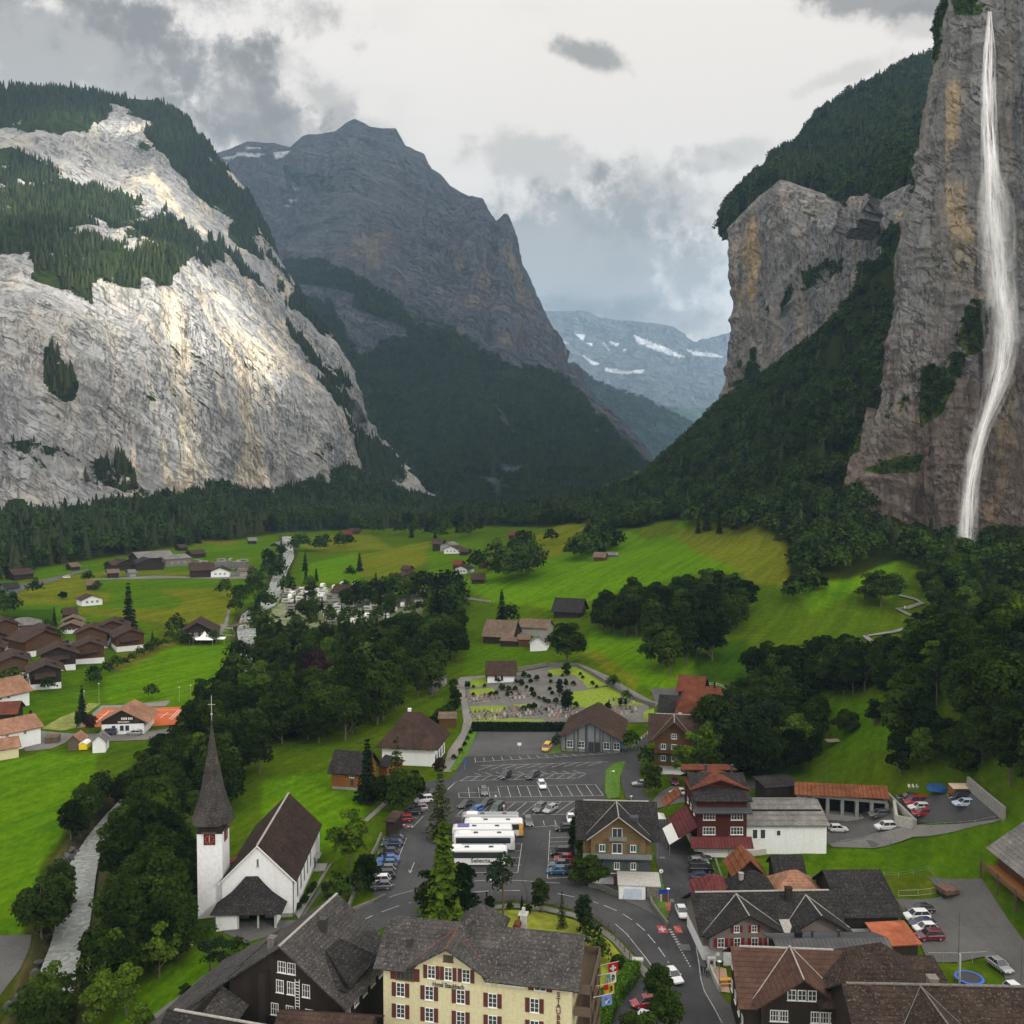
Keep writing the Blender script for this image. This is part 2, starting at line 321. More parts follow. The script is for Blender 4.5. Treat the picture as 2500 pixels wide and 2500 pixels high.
#rock materials
def rock_mat(name,base,warm,darkc,veg,scale=1.0,warm_amt=0.25,dip=0.6,speck=0.5,contrast=1.0,bumpd=1.0,low=None):
 m,nt,b=new_mat(name,0.95,0.0)
 geo=nt.node('ShaderNodeNewGeometry');pos=geo.outputs['Position'];at=nt.attr('veg');aw=nt.attr('warm');k=scale
 def mp(rot,sc):
  q=nt.node('ShaderNodeMapping');q.vector_type='TEXTURE' if False else 'POINT';q.inputs['Rotation'].default_value=rot;nt.lk(pos,q.inputs['Vector']);return nt.scalev(q.outputs[0],sc)
 def thin(n,w_):return nt.map(nt.math('ABSOLUTE',nt.math('SUBTRACT',n,.5)),w_,0.0,0,1,True)
 big=nt.noise(pos,.0045*k,5,.55);mid=nt.noise(pos,.022*k,6,.65);det=nt.noise(pos,.13*k,6,.7)
 vst=nt.noise(mp((0,0,0),(.020*k,.020*k,.0028*k)),1.0,6,.6,.2);vs2=nt.noise(mp((0,0,0),(.085*k,.085*k,.012*k)),1.0,6,.65,.3)
 diag=nt.noise(mp((dip,-.35,0),(.016*k,.016*k,.085*k)),1.0,7,.68,.5);ca=nt.math('MULTIPLY',thin(diag,.020),nt.map(mid,.42,.62))
 vcr=nt.noise(mp((.12,.1,0),(.075*k,.075*k,.014*k)),1.0,6,.68,.6);cb=nt.math('MULTIPLY',thin(vcr,.016),nt.map(big,.40,.60))
 c=nt.mix(nt.map(mid,.3,.7),tuple(q*(1-.22*contrast)for q in base),tuple(min(1,q*(1+.14*contrast))for q in base))
 c=nt.mix(nt.map(det,.32,.68),nt.mix(1.0,c,(.78,.78,.79),'MULTIPLY'),c)
 wf_=nt.math('MULTIPLY',nt.map(vst,.47,.62,0,1,True),nt.math('ADD',nt.math('MULTIPLY',aw.outputs['Fac'],.95),warm_amt),clamp=True)
 c=nt.mix(wf_,c,nt.mix(nt.map(mid,.35,.65),warm,tuple(q*.8 for q in warm)))
 c=nt.mix(nt.math('MULTIPLY',nt.map(vs2,.56,.70,0,1,True),.55*contrast,clamp=True),c,darkc)
 c=nt.mix(nt.math('MULTIPLY',nt.map(diag,.60,.72,0,1,True),.45*contrast,clamp=True),c,tuple(q*1.1 for q in darkc))
 c=nt.mix(nt.math('MULTIPLY',ca,.9),c,tuple(q*.45 for q in darkc));c=nt.mix(nt.math('MULTIPLY',cb,.8),c,tuple(q*.5 for q in darkc))
 if low:
  sz=nt.node('ShaderNodeSeparateXYZ');nt.lk(pos,sz.inputs[0]);lz=nt.math('ADD',sz.outputs[2],nt.math('MULTIPLY',nt.math('SUBTRACT',mid,.5),160.0));c=nt.mix(nt.map(lz,low[1],low[0],0,.55,True),c,nt.mix(1.0,nt.mix(det,low[2],low[3]),nt.mix(diag,(.55,.55,.55),(1.5,1.5,1.5)),'MULTIPLY'))
 vn=nt.noise(pos,.13*k,5,.7);sp=nt.math('MULTIPLY',nt.math('MULTIPLY',nt.map(diag,.53,.63),nt.map(big,.46,.6)),speck)
 vf=nt.map(nt.math('ADD',nt.math('ADD',at.outputs['Fac'],sp),nt.math('MULTIPLY',nt.math('SUBTRACT',vn,.5),1.0)),.45,.58,0,1,True)
 vc=nt.mix(nt.map(nt.noise(pos,.05*k,4,.6),.35,.7),veg,tuple(min(1,q*1.9)for q in veg));c=nt.mix(vf,c,vc)
 c=nt.mix(nt.attr('snow').outputs['Fac'],c,(.42,.45,.5))
 nt.lk(c,b.inputs['Base Color'])
 h=nt.math('ADD',nt.math('ADD',nt.math('MULTIPLY',mid,9.0),nt.math('MULTIPLY',det,3.0)),nt.math('ADD',nt.math('MULTIPLY',vs2,3.5),nt.math('MULTIPLY',diag,9.0)))
 h=nt.math('SUBTRACT',h,nt.math('ADD',nt.math('MULTIPLY',ca,3.0),nt.math('MULTIPLY',cb,3.0)))
 nt.lk(nt.bump(h,1.0,bumpd/scale),b.inputs['Normal']);return m
R_LEFT=rock_mat('pale_limestone',(0.41,0.412,0.415),(0.74,0.65,0.50),(0.13,0.133,0.142),(0.019,0.030,0.008),speck=.7,contrast=1.25)
R_MID=rock_mat('grey_limestone',(0.098,0.106,0.124),(0.165,0.145,0.122),(0.055,0.057,0.065),(0.015,0.027,0.014),scale=.42,speck=.2,contrast=1.3)
R_FAR=rock_mat('distant_slate',(0.10,0.115,0.13),(0.13,0.13,0.12),(0.05,0.06,0.07),(0.03,0.055,0.035),scale=.2,speck=.4)
R_RIGHT=rock_mat('weathered_limestone',(0.30,0.297,0.29),(0.50,0.38,0.23),(0.075,0.077,0.09),(0.03,0.05,0.012),scale=1.25,dip=-.5,speck=.5,contrast=1.4)
R_FALL=rock_mat('wet_cliff_rock',(0.25,0.25,0.247),(0.50,0.39,0.235),(0.045,0.043,0.045),(0.04,0.068,0.012),scale=2.2,warm_amt=.12,dip=-.7,speck=.4,contrast=1.5,low=(85,190,(.10,.08,.065),(.27,.165,.10)))
R_LOW=rock_mat('brown_wet_rock',(0.2,.16,.12),(.42,.26,.13),(.04,.035,.03),(.04,.068,.012),scale=2.2,warm_amt=.5)
def loft(name,cols,prof,nu,nv,mat,amp,fq,seed,anis=(1,1,.4),bands=None,veg_polys=(),veg_holes=(),warm_polys=(),veg_noise=0.0,sharp=0.0,back=None,drop=0,dipk=-.45,snow=(),bveg=0.8,rag=0,flz=.22,flk=.55,bul=None,wobk=22):
 """cols: (base u, base v, base D, crest u, crest v, crest D); prof: (height fraction, depth fraction)"""
 cols=np.array(cols,float);cols[:,1]+=drop;k=len(cols);s=np.linspace(0,k-1,nu);t=np.linspace(0,1,nv)
 ci=np.stack([np.interp(s,np.arange(k),cols[:,j])for j in range(6)],-1)
 pf=np.array(prof);dfr=np.interp(t,pf[:,0],pf[:,1])
 U=ci[:,None,0]+(ci[:,None,3]-ci[:,None,0])*t;Vp=ci[:,None,1]+(ci[:,None,4]-ci[:,None,1])*t
 if bul:U=U+bul[0]*(np.sin(np.pi*np.clip(t,0,1)**1.5)**.8)[None,:]*np.clip(1-s/bul[1],0,1)[:,None]
 D=ci[:,None,2]+(ci[:,None,5]-ci[:,None,2])*dfr
 a=(U-1250)/F_PX;b_=-(Vp-1250)/F_PX;rx,ry,rz=a,CP+b_*SP,-SP+b_*CP;T=D/ry
 P=np.stack([rx*T,ry*T,CAM_Z+rz*T],-1)
 du=np.gradient(P,axis=0);dt=np.gradient(P,axis=1);N=np.cross(du,dt);N/=np.linalg.norm(N,axis=-1,keepdims=True)+1e-9
 N*=np.where((N[...,1:2]>0),-1,1)
 A=np.array(anis);sx_=(P[...,0]+P[...,1])*.7;dq=np.stack([(sx_*.80+P[...,2]*dipk)*fq*.8,(P[...,0]-P[...,1])*fq,(P[...,2]*.80-sx_*dipk)*fq*3.6],-1)
 n=fbm(P*fq*A,6,0.5,seed=seed)*0.8+fbm(P*fq*2.1*np.array([1,1,flz]),6,0.55,seed=seed+5,ridged=True)*flk+fbm(dq,6,.55,seed=seed+9,ridged=True)*.42
 env=np.clip(t*14,0.15,1)[None,:]*np.clip((1-t)*12+0.25,0,1)[None,:]
 P=P+N*(n*amp*env)[...,None]
 Vv=P.reshape(-1,3)
 iu=np.arange(nu*nv).reshape(nu,nv)
 Fc=np.stack([iu[:-1,:-1],iu[1:,:-1],iu[1:,1:],iu[:-1,1:]],-1).reshape(-1,4)
 uu,vv=project(Vv)
 wb=fbm(Vv*fq*1.5,5,.6,seed=seed+2)*wobk;wb2=fbm(Vv*fq*1.5+50,5,.6,seed=seed+3)*wobk
 veg=np.zeros(len(Vv));warm=np.zeros(len(Vv))
 for pl,val in veg_polys:veg[in_poly(uu+wb,vv+wb2,pl)]=val
 for pl in veg_holes:veg[in_poly(uu+wb,vv+wb2,pl)]=0
 for pl,val in warm_polys:warm[in_poly(uu+wb*.6,vv+wb2,pl)]=val
 if rag:rn_=fbm(Vv*np.array([1,1,1.6])/rag,5,.6,seed=seed+21);veg=np.where(veg>0,np.clip(veg+rn_*1.25-.02,0,1.2),np.clip((rn_-.42)*2.2,0,.8))
 sn=np.zeros(len(Vv))
 for pl in snow:sn[in_poly(uu+wb*.25,vv+wb2*.25,pl)]=1
 wg=warm.reshape(nu,nv)
 for _ in range(14):wg[1:-1,1:-1]=(wg[1:-1,1:-1]+wg[:-2,1:-1]+wg[2:,1:-1]+wg[1:-1,:-2]+wg[1:-1,2:])/5
 warm=wg.ravel()
 crest=P[:,-1];off=np.array(back if back is not None else(0,900,-350.0))
 B=crest+off;base2=np.array([(p[0]+off[0]*1.5,p[1]+off[1]*1.5,-60)for p in crest])
 n0=len(Vv);Vv=np.concatenate([Vv,B,base2]);i1=np.arange(nu)+n0;i2=i1+nu;top=iu[:,-1]
 F2=np.stack([top[:-1],top[1:],i1[1:],i1[:-1]],-1);F3=np.stack([i1[:-1],i1[1:],i2[1:],i2[:-1]],-1)
 Fc=np.concatenate([Fc,F2,F3])
 veg=np.r_[veg,np.full(2*nu,bveg)];warm=np.r_[warm,np.zeros(2*nu)];sn=np.r_[sn,np.zeros(2*nu)]
 o=mesh_obj(name,Vv,Fc,mat,smooth=True);set_attr(o,'veg',veg);set_attr(o,'warm',warm);set_attr(o,'snow',sn);tag(o,kind='structure')
 return o,P,veg[:nu*nv].reshape(nu,nv),N
left_cols=[(-420,1330,850,-420,170,1900),(-150,1310,900,-150,222,1950),(0,1298,950,0,222,2000),(190,1290,1000,225,222,2050),(250,1288,1030,262,240,2060),(330,1280,1060,380,250,2080),(390,1272,1120,440,280,2100),(440,1265,1180,530,385,2100),(520,1262,1250,600,470,2110),(620,1256,1340,650,570,2120),(700,1252,1400,690,650,2120),(760,1250,1470,745,745,2120),(810,1247,1540,800,815,2130),(850,1244,1600,850,900,2150),(885,1242,1680,890,1000,2180),(930,1240,1740,935,1075,2200),(990,1240,1800,985,1130,2220),(1050,1240,1880,1060,1190,2240),(1150,1250,1950,1150,1240,2250)]
left_prof=[(0,0),(0.05,0.04),(0.12,0.07),(0.45,0.16),(0.60,0.24),(0.72,0.55),(0.78,0.66),(0.92,0.78),(1,1)]
LV=[([(-500,100),(225,190),(260,215),(420,255),(480,310),(560,405),(620,480),(670,570),(715,660),(790,800),(820,830),(700,760),(660,720),(650,640),(560,590),(560,540),(470,470),(420,370),(340,300),(260,262),(245,300),(200,345),(120,330),(0,330),(-500,330)],.86),([(-500,350),(0,350),(60,372),(130,400),(200,440),(290,470),(380,500),(440,520),(520,600),(570,640),(650,740),(690,780),(760,850),(860,960),(890,1040),(870,1060),(800,930),(740,860),(700,820),(640,740),(560,660),(480,612),(440,640),(400,700),(330,720),(250,700),(170,700),(150,660),(90,690),(40,640),(-500,560)],.74),([(110,850),(180,940),(182,985),(150,985),(105,930),(100,870)],1.0),([(720,815),(760,850),(820,930),(800,940),(740,870)],0.9),([(-100,1080),(60,1075),(200,1120),(330,1130),(380,1180),(400,1230),(300,1200),(140,1150),(30,1130),(-100,1170)],0.45),([(20,1220),(60,1220),(80,1260),(10,1270)],0.8),([(280,1125),(320,1130),(330,1170),(290,1160)],0.9),([(880,1040),(960,1110),(990,1180),(960,1200),(900,1120)],.8),([(100,560),(180,620),(210,760),(150,730),(60,700)],0.8)]
LH=[[(150,330),(215,320),(260,330),(330,430),(340,475),(270,460),(190,440),(140,395)],[(-100,330),(90,335),(120,370),(60,365),(-100,350)],[(235,520),(300,560),(350,600),(360,630),(300,590),(240,545)],[(470,640),(530,640),(560,660),(560,720),(470,700)]]
LW=[([(330,300),(760,300),(760,1250),(300,1280),(330,900)],0.6),([(350,850),(400,850),(440,1150),(390,1200)],1.0)]
left_mt,LP,Lveg,LN=loft('mountain_left',left_cols,left_prof,620,700,R_LEFT,34,0.0045,11,(1,1,.55),veg_polys=LV,veg_holes=LH,warm_polys=LW,rag=120,wobk=52,drop=35,sharp=0.006,back=(-500,700,-100))
mid_crest=[(380,440),(480,400),(528,382),(560,372),(606,352),(660,358),(710,365),(742,338),(823,326),(854,299),(866,294),(905,310),(967,313),(990,356),(1037,377),(1044,410),(1075,427),(1099,457),(1145,485),(1176,488),(1196,520),(1207,547),(1235,527),(1248,560),(1270,644),(1293,684),(1332,770),(1350,830),(1364,882),(1409,903),(1430,940),(1451,965),(1492,1031),(1538,1085),(1562,1131),(1620,1190)]
mid_base=np.interp(np.arange(len(mid_crest)),[0,10,24,29,35],[450,860,1250,1450,1640])
mid_cols=[(mb,1258,1900,c[0],c[1],4300-max(0,(c[0]-1000))*1.4)for mb,c in zip(mid_base,mid_crest)]
MV=[([(300,1300),(500,850),(560,760),(640,720),(700,640),(760,640),(860,680),(960,740),(1010,790),(1000,810),(900,770),(800,740),(820,790),(860,830),(880,890),(900,880),(960,830),(1040,800),(1090,810),(1200,880),(1280,900),(1340,910),(1390,930),(1450,1010),(1500,1050),(1700,1300)],1.0),([(960,740),(1100,800),(1080,830),(1000,800)],.5),([(690,400),(760,420),(860,430),(880,470),(780,470),(700,440)],0.5),([(540,600),(620,640),(600,720),(520,700)],.4)]
MH=[[(1160,1160),(1215,1165),(1225,1190),(1225,1225),(1205,1220),(1170,1185)],[(1215,1130),(1300,1140),(1310,1155),(1220,1175)],[(1210,990),(1225,1000),(1260,1070),(1245,1075),(1215,1020)],[(1350,1165),(1400,1170),(1405,1185),(1360,1175)],[(1440,1030),(1460,1050),(1470,1080),(1455,1070)],[(1270,1035),(1315,1040),(1310,1055),(1275,1050)],[(820,780),(960,800),(1000,830),(920,850),(880,890),(850,840)],[(700,690),(780,700),(870,730),(860,760),(760,740),(700,730)]]
mid_prof=[(0,0),(0.18,0.30),(0.38,0.55),(0.62,0.68),(0.68,0.75),(0.9,0.9),(1,1)]
mid_mt,MP,Mveg,MN=loft('mountain_central',mid_cols,mid_prof,560,420,R_MID,100,0.0016,31,(1,1,.5),veg_polys=MV,veg_holes=MH,warm_polys=[([(1100,600),(1400,600),(1400,920),(1150,800)],0.9),([(800,560),(1000,560),(1000,720),(860,720)],.7)],drop=25,sharp=0.0045,back=(-300,900,-100),snow=[[(575,372),(650,376),(625,384),(580,380)],[(668,372),(712,368),(690,384),(672,390)],[(600,357),(640,362),(600,364)],[(540,385),(600,372),(560,392)],[(546,395),(566,400),(548,404)],[(715,455),(732,462),(722,464)],[(705,486),(730,489),(712,494)],[(698,500),(715,502),(700,505)]])
far_cols=[(1200,1200,6500,1200,740,9500),(1300,1200,6500,1310,762,9500),(1380,1200,6500,1400,775,9600),(1450,1200,6500,1480,786,9600),(1530,1200,6500,1560,792,9600),(1600,1200,6500,1630,800,9700),(1660,1200,6500,1660,838,9700),(1700,1200,6500,1690,848,9700),(1760,1200,6600,1770,826,9900),(1850,1200,6700,1870,810,9900),(2000,1200,6700,2000,780,9900)]
far_mt,FP,Fveg,FN=loft('mountain_far',far_cols,[(0,0),(.4,.5),(.7,.7),(1,1)],300,200,R_FAR,260,0.0006,71,(1,1,.8),veg_polys=[([(1300,1000),(1800,1000),(1800,1300),(1300,1300)],.8)],snow=[[(1478,898),(1500,900),(1530,908),(1575,902),(1570,912),(1520,914),(1480,906)],[(1545,815),(1580,830),(1620,845),(1675,872),(1640,868),(1590,850),(1555,835)],[(1670,850),(1700,856),(1740,862),(1765,872),(1700,868)],[(1420,867),(1470,890),(1450,890)],[(1485,832),(1512,838),(1508,848)],[(1400,814),(1432,818),(1425,832)],[(1352,826),(1390,840),(1370,838)],[(1468,825),(1490,858),(1484,854)],[(1510,855),(1535,852),(1530,858)],[(1430,838),(1450,836),(1446,844)]])
sp_cols=[(1250,1180,5000,1250,850,6300),(1400,1180,5000,1395,895,6200),(1450,1180,5000,1440,935,6200),(1500,1180,5000,1500,955,6200),(1560,1180,5000,1560,975,6200),(1620,1180,5000,1610,1005,6200),(1660,1180,5000,1655,1030,6200),(1720,1180,5000,1720,1070,6200),(1800,1180,5100,1800,1110,6200),(1900,1190,5100,1900,1150,6200)]
spur,SPp,SPv,_=loft('mountain_spur',sp_cols,[(0,0),(1,1)],160,80,R_FAR,90,0.0012,91,veg_polys=[([(1000,700),(2000,700),(2000,1300),(1000,1300)],1.0)])
SPv[:]=1
#right wall: far part, then the near buttress that carries the waterfall
ra_cols=[(1745,1080,1500,1785,572,1560),(1752,1050,1440,1764,576,1470),(1765,1010,1400,1775,560,1440),(1800,980,1380,1820,515,1420),(1870,940,1300,1860,478,1350),(1930,900,1220,1907,440,1290),(1985,870,1150,1982,468,1230),(2040,830,1090,2056,508,1170),(2090,760,1010,2094,484,1110),(2130,700,950,2150,492,1040),(2150,800,890,2170,480,960),(2165,900,850,2219,452,920),(2185,1000,820,2280,440,890),(2300,1050,800,2400,430,860)]
RAV=[([(1900,760),(1960,700),(2010,690),(2050,640),(2010,640),(1950,660),(1930,700),(1900,740)],.8),([(1800,880),(1850,860),(1860,940),(1780,950)],.6),([(2150,580),(2200,570),(2240,600),(2200,640),(2160,650)],1.0),([(2100,640),(2160,640),(2160,900),(2090,760)],1.0)]
ra,RA,RAveg,RAN=loft('cliff_right_far',ra_cols,[(0,0),(.1,.15),(.8,.35),(.9,.7),(1,1)],520,420,R_RIGHT,17,0.009,51,(1,1,.5),veg_polys=RAV,rag=60,warm_polys=[([(1780,540),(1860,520),(1860,700),(1800,760),(1760,700)],.9),([(2180,450),(2300,450),(2300,800),(2200,700)],.5)],flz=.14,flk=.8,bul=(42,5),sharp=0.012,back=(260,160,-2),bveg=0)
#wooded shoulder above the far wall
rs_cols=[(1765,585,1440,1763,560,1560),(1780,570,1440,1785,505,1640),(1800,540,1430,1823,462,1700),(1850,500,1400,1860,425,1760),(1907,445,1300,1900,392,1800),(1982,475,1240,1963,337,1850),(2056,515,1180,2000,288,1880),(2094,495,1120,2056,245,1900),(2150,500,1050,2135,207,1920),(2200,470,930,2205,165,1950),(2280,455,830,2275,146,1980),(2360,450,800,2400,120,2000)]
rs,RS,RSveg,RSN=loft('hill_wooded_shoulder',rs_cols,[(0,0),(1,1)],200,160,R_RIGHT,8,0.008,53,veg_polys=[([(1000,0),(3000,0),(3000,900),(1000,900)],1.0)],back=(600,500,-50))
RSveg[:]=1
rb_cols=[(2105,1420,640,2352,-90,640),(2078,1400,600,2334,-100,610),(2072,1390,575,2330,-120,590),(2105,1385,560,2338,-130,570),(2170,1385,552,2356,-140,556),(2240,1385,550,2392,-140,545),(2320,1385,535,2416,-150,540),(2370,1385,530,2448,-150,540),(2430,1385,525,2470,-150,530),(2520,1385,510,2540,-150,515),(2650,1385,480,2660,-150,490),(2900,1385,450,2900,-150,460)]
RBV=[([(2240,-200),(2340,-200),(2320,-20),(2300,60),(2285,150),(2250,150)],.9),([(2360,740),(2410,760),(2405,850),(2360,870),(2330,840)],.85),([(2240,920),(2300,900),(2360,860),(2330,930),(2290,1010),(2240,1040)],.8),([(2130,1140),(2190,1110),(2250,1110),(2240,1150),(2150,1160),(2100,1150)],.8),([(2140,990),(2200,980),(2190,1030),(2120,1020)],.7),([(2320,0),(2380,0),(2400,30),(2330,40)],.8),([(2060,1000),(2110,980),(2100,1110),(2060,1120)],.7)]
rb,RB,RBveg,RBN=loft('cliff_waterfall_buttress',rb_cols,[(0,0),(.12,.05),(.3,.5),(.38,.6),(1,1)],620,720,R_FALL,12,0.015,57,(1,1,.38),veg_polys=RBV,rag=26,warm_polys=[([(2310,200),(2400,180),(2420,800),(2340,740),(2310,500)],1.0),([(2200,1150),(2500,900),(2500,1400),(2180,1400)],.8),([(2460,0),(2520,0),(2520,700),(2450,600)],.5)],flz=.10,flk=1.0,dipk=-.9,sharp=0.02,back=(260,200,60),bveg=0)
#trees
def leaf_mat(name,col,var=0.35,trans=0.25,hue=0.0):
 m=bpy.data.materials.new(name);m.use_nodes=True;MATS[name]=m;nt=NT(m.node_tree);nt.n.clear()
 oi=nt.node('ShaderNodeObjectInfo');sh=nt.attr('shade')
 geo=nt.node('ShaderNodeNewGeometry')
 c=nt.mix(oi.outputs['Random'],tuple(q*(1-var)for q in col),(col[0]*(1+var*1.5+hue),col[1]*(1+var),col[2]*(1+var*.6)))
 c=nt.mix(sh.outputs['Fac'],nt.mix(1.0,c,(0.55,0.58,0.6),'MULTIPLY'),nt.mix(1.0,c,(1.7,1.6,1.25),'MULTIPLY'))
 d=nt.node('ShaderNodeBsdfDiffuse');t=nt.node('ShaderNodeBsdfTranslucent');nt.lk(c,d.inputs[0]);nt.lk(c,t.inputs[0])
 ms=nt.node('ShaderNodeMixShader');ms.inputs[0].default_value=trans;nt.lk(d.outputs[0],ms.inputs[1]);nt.lk(t.outputs[0],ms.inputs[2])
 out=nt.node('ShaderNodeOutputMaterial');nt.lk(ms.outputs[0],out.inputs[0]);return m
L_BROAD=leaf_mat('broadleaf_foliage',(0.017,0.037,0.007),0.62)
L_LIGHT=leaf_mat('fresh_foliage',(0.050,0.095,0.011),0.25)
L_CON=leaf_mat('spruce_needles',(0.011,0.023,0.010),0.3,0.1)
L_LARCH=leaf_mat('larch_needles',(0.035,0.052,0.016),0.2,0.2)
L_COPPER=leaf_mat('copper_beech_leaves',(0.028,0.016,0.018),0.2)
L_FAR=leaf_mat('forest_foliage',(0.019,0.041,0.009),0.6,0.15)
L_FARCON=leaf_mat('mountain_spruce',(0.021,0.036,0.019),0.5,0.1,hue=0.2)
m,nt,b=new_mat('bark',0.95,0.1);geo=nt.node('ShaderNodeNewGeometry')
nt.lk(nt.mix(nt.noise(nt.scalev(geo.outputs['Position'],(4,4,1)),1.5),(0.06,0.045,0.035),(0.14,0.12,0.10)),b.inputs['Base Color'])
m2,nt,b=new_mat('birch_bark',0.8,0.1);b.inputs['Base Color'].default_value=(0.45,0.43,0.38,1)
BARK=MATS['bark']
def tube(pts,rads,seg=6):
 pts=np.array(pts,float);V=[];Fc=[]
 for i,p in enumerate(pts):
  d=pts[min(i+1,len(pts)-1)]-pts[max(i-1,0)];d/=np.linalg.norm(d)+1e-9
  a=np.cross(d,(0.3,0.9,0.1)if abs(d[2])>.9 else(0,0,1));a/=np.linalg.norm(a)+1e-9;b_=np.cross(d,a)
  for k in range(seg):
   an=2*math.pi*k/seg;V.append(p+rads[i]*(a*math.cos(an)+b_*math.sin(an)))
 for i in range(len(pts)-1):
  for k in range(seg):Fc.append((i*seg+k,i*seg+(k+1)%seg,(i+1)*seg+(k+1)%seg,(i+1)*seg+k))
 Fc.append(tuple(range(seg))[::-1]);Fc.append(tuple(range((len(pts)-1)*seg,len(pts)*seg)))
 return V,Fc
def merge(parts):
 V=[];Fc=[]
 for v,f in parts:
  n=len(V);V+=[tuple(q)for q in v];Fc+=[tuple(i+n for i in ff)for ff in f]
 return V,Fc
def leaf_quads(rng,cen,nrm,size,stretch=1.0):
 n=len(cen);nrm=nrm+rng.normal(0,0.55,(n,3));nrm/=np.linalg.norm(nrm,axis=1,keepdims=True)+1e-9
 r=rng.normal(0,1,(n,3));a=np.cross(nrm,r);a/=np.linalg.norm(a,axis=1,keepdims=True)+1e-9;b_=np.cross(nrm,a)
 s=(size*(0.6+0.8*rng.random(n)))[:,None]
 P=np.stack([cen-a*s*stretch-b_*s*0.4,cen+a*s*0.3*stretch-b_*s,cen+a*s*stretch+b_*s*0.5,cen-a*s*0.35*stretch+b_*s],1)
 return P.reshape(-1,3),np.arange(4*n).reshape(n,4)
def crown_mesh(name,V,Fq,shade,mat):
 me=mesh_obj(name,V,Fq,mat,link=False).data
 a=me.attributes.new('shade','FLOAT','POINT');a.data.foreach_set('value',np.asarray(shade,np.float32));return me
def broad(seed,h=1.0,nl=30,nq=130,wd=0.36,size=0.022,mat=None,low=0.05,top=1.0,birch=False):
 """crown and trunk meshes of a broadleaf tree one unit tall"""
 rng=np.random.default_rng(seed);C_=[];N_=[];S_=[]
 cz_=(low+top)/2;hz=(top-low)/2
 for i in range(nl):
  th=rng.random()*2*math.pi;ph=math.acos(1-2*rng.random()*0.93);rr=rng.random()**0.35
  x=wd*rr*math.sin(ph)*math.cos(th)*0.78;y=wd*rr*math.sin(ph)*math.sin(th)*0.78;z=cz_+hz*rr*math.cos(ph)*0.82
  taper=1.0-0.35*max(0,(z-cz_)/hz)
  x*=taper;y*=taper;lr=(0.075+0.07*rng.random())*(wd/0.36)**.6
  n=int(nq*(lr/0.11)**1.6);d=rng.normal(0,1,(n,3));d/=np.linalg.norm(d,axis=1,keepdims=True)
  d[:,2]=np.where(d[:,2]<-0.4,-d[:,2],d[:,2])
  rad=lr*(0.72+0.36*rng.random(n)+0.15*(rng.random(n)>.93))
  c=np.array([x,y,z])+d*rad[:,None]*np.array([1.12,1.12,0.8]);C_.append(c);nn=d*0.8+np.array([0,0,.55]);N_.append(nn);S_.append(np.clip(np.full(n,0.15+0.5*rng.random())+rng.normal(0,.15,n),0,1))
 c=np.concatenate(C_);nn=np.concatenate(N_);s=np.concatenate(S_)
 V,Fq=leaf_quads(rng,c,nn,np.full(len(c),size));cm=crown_mesh('crown',V,Fq,np.repeat(s,4),mat or L_BROAD)
 parts=[tube([(0,0,-0.03),(0.006,0,low),(0.0,0.01,0.45),(0,0,.8)],[0.02,0.016,0.011,0.004],7)]
 for k in range(6):
  th=k*1.05+rng.random();z0=low+0.08*k*.8
  parts.append(tube([(0,0,z0),(math.cos(th)*wd*.4,math.sin(th)*wd*.4,z0+0.12),(math.cos(th)*wd*.75,math.sin(th)*wd*.75,z0+0.24)],[0.009,0.006,0.002],5))
 tv,tf=merge(parts);tm=mesh_obj('trunk',tv,tf,MATS['birch_bark']if birch else BARK,link=False).data
 return cm,tm
def conifer(seed,wd=0.17,layers=18,br=13,low=0.07,mat=None,thin=1.0,droop=0.35,size=0.022,per=7):
 rng=np.random.default_rng(seed);C_=[];N_=[];S_=[]
 for i in range(layers):
  f=(i+rng.random()*.5)/layers;z=low+(1-low)*f;R=wd*(1-f)**0.85*(0.82+0.3*rng.random())+0.006
  nb=max(4,int(br*(1-f*0.6)));th0=rng.random()*6.3
  for k in range(nb):
   th=th0+2*math.pi*k/nb+rng.normal(0,.12);Rk=R*(0.72+0.4*rng.random())
   n=max(2,int(per*(Rk/wd)+1.5));t=(np.arange(n)+0.5+rng.normal(0,.15,n))/n
   x=np.cos(th)*Rk*t;y=np.sin(th)*Rk*t;zz=z-droop*Rk*t**1.4+rng.normal(0,.003,n)
   for sgn in(-1,1):
    off=sgn*0.018*(1-t*.5)*(wd/.17)
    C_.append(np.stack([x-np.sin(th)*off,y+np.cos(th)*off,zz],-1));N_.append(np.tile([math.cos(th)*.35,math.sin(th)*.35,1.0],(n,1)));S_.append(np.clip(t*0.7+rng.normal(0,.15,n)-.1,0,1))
 c=np.concatenate(C_);nn=np.concatenate(N_);s=np.concatenate(S_);keep=rng.random(len(c))<thin;c,nn,s=c[keep],nn[keep],s[keep]
 V,Fq=leaf_quads(rng,c,nn,np.full(len(c),size),1.15);cm=crown_mesh('crown',V,Fq,np.repeat(s,4),mat or L_CON)
 tv,tf=tube([(0,0,-0.03),(0,0,.5),(0,0,.985)],[0.013,0.008,0.0015],6);tm=mesh_obj('trunk',tv,tf,BARK,link=False).data
 return cm,tm
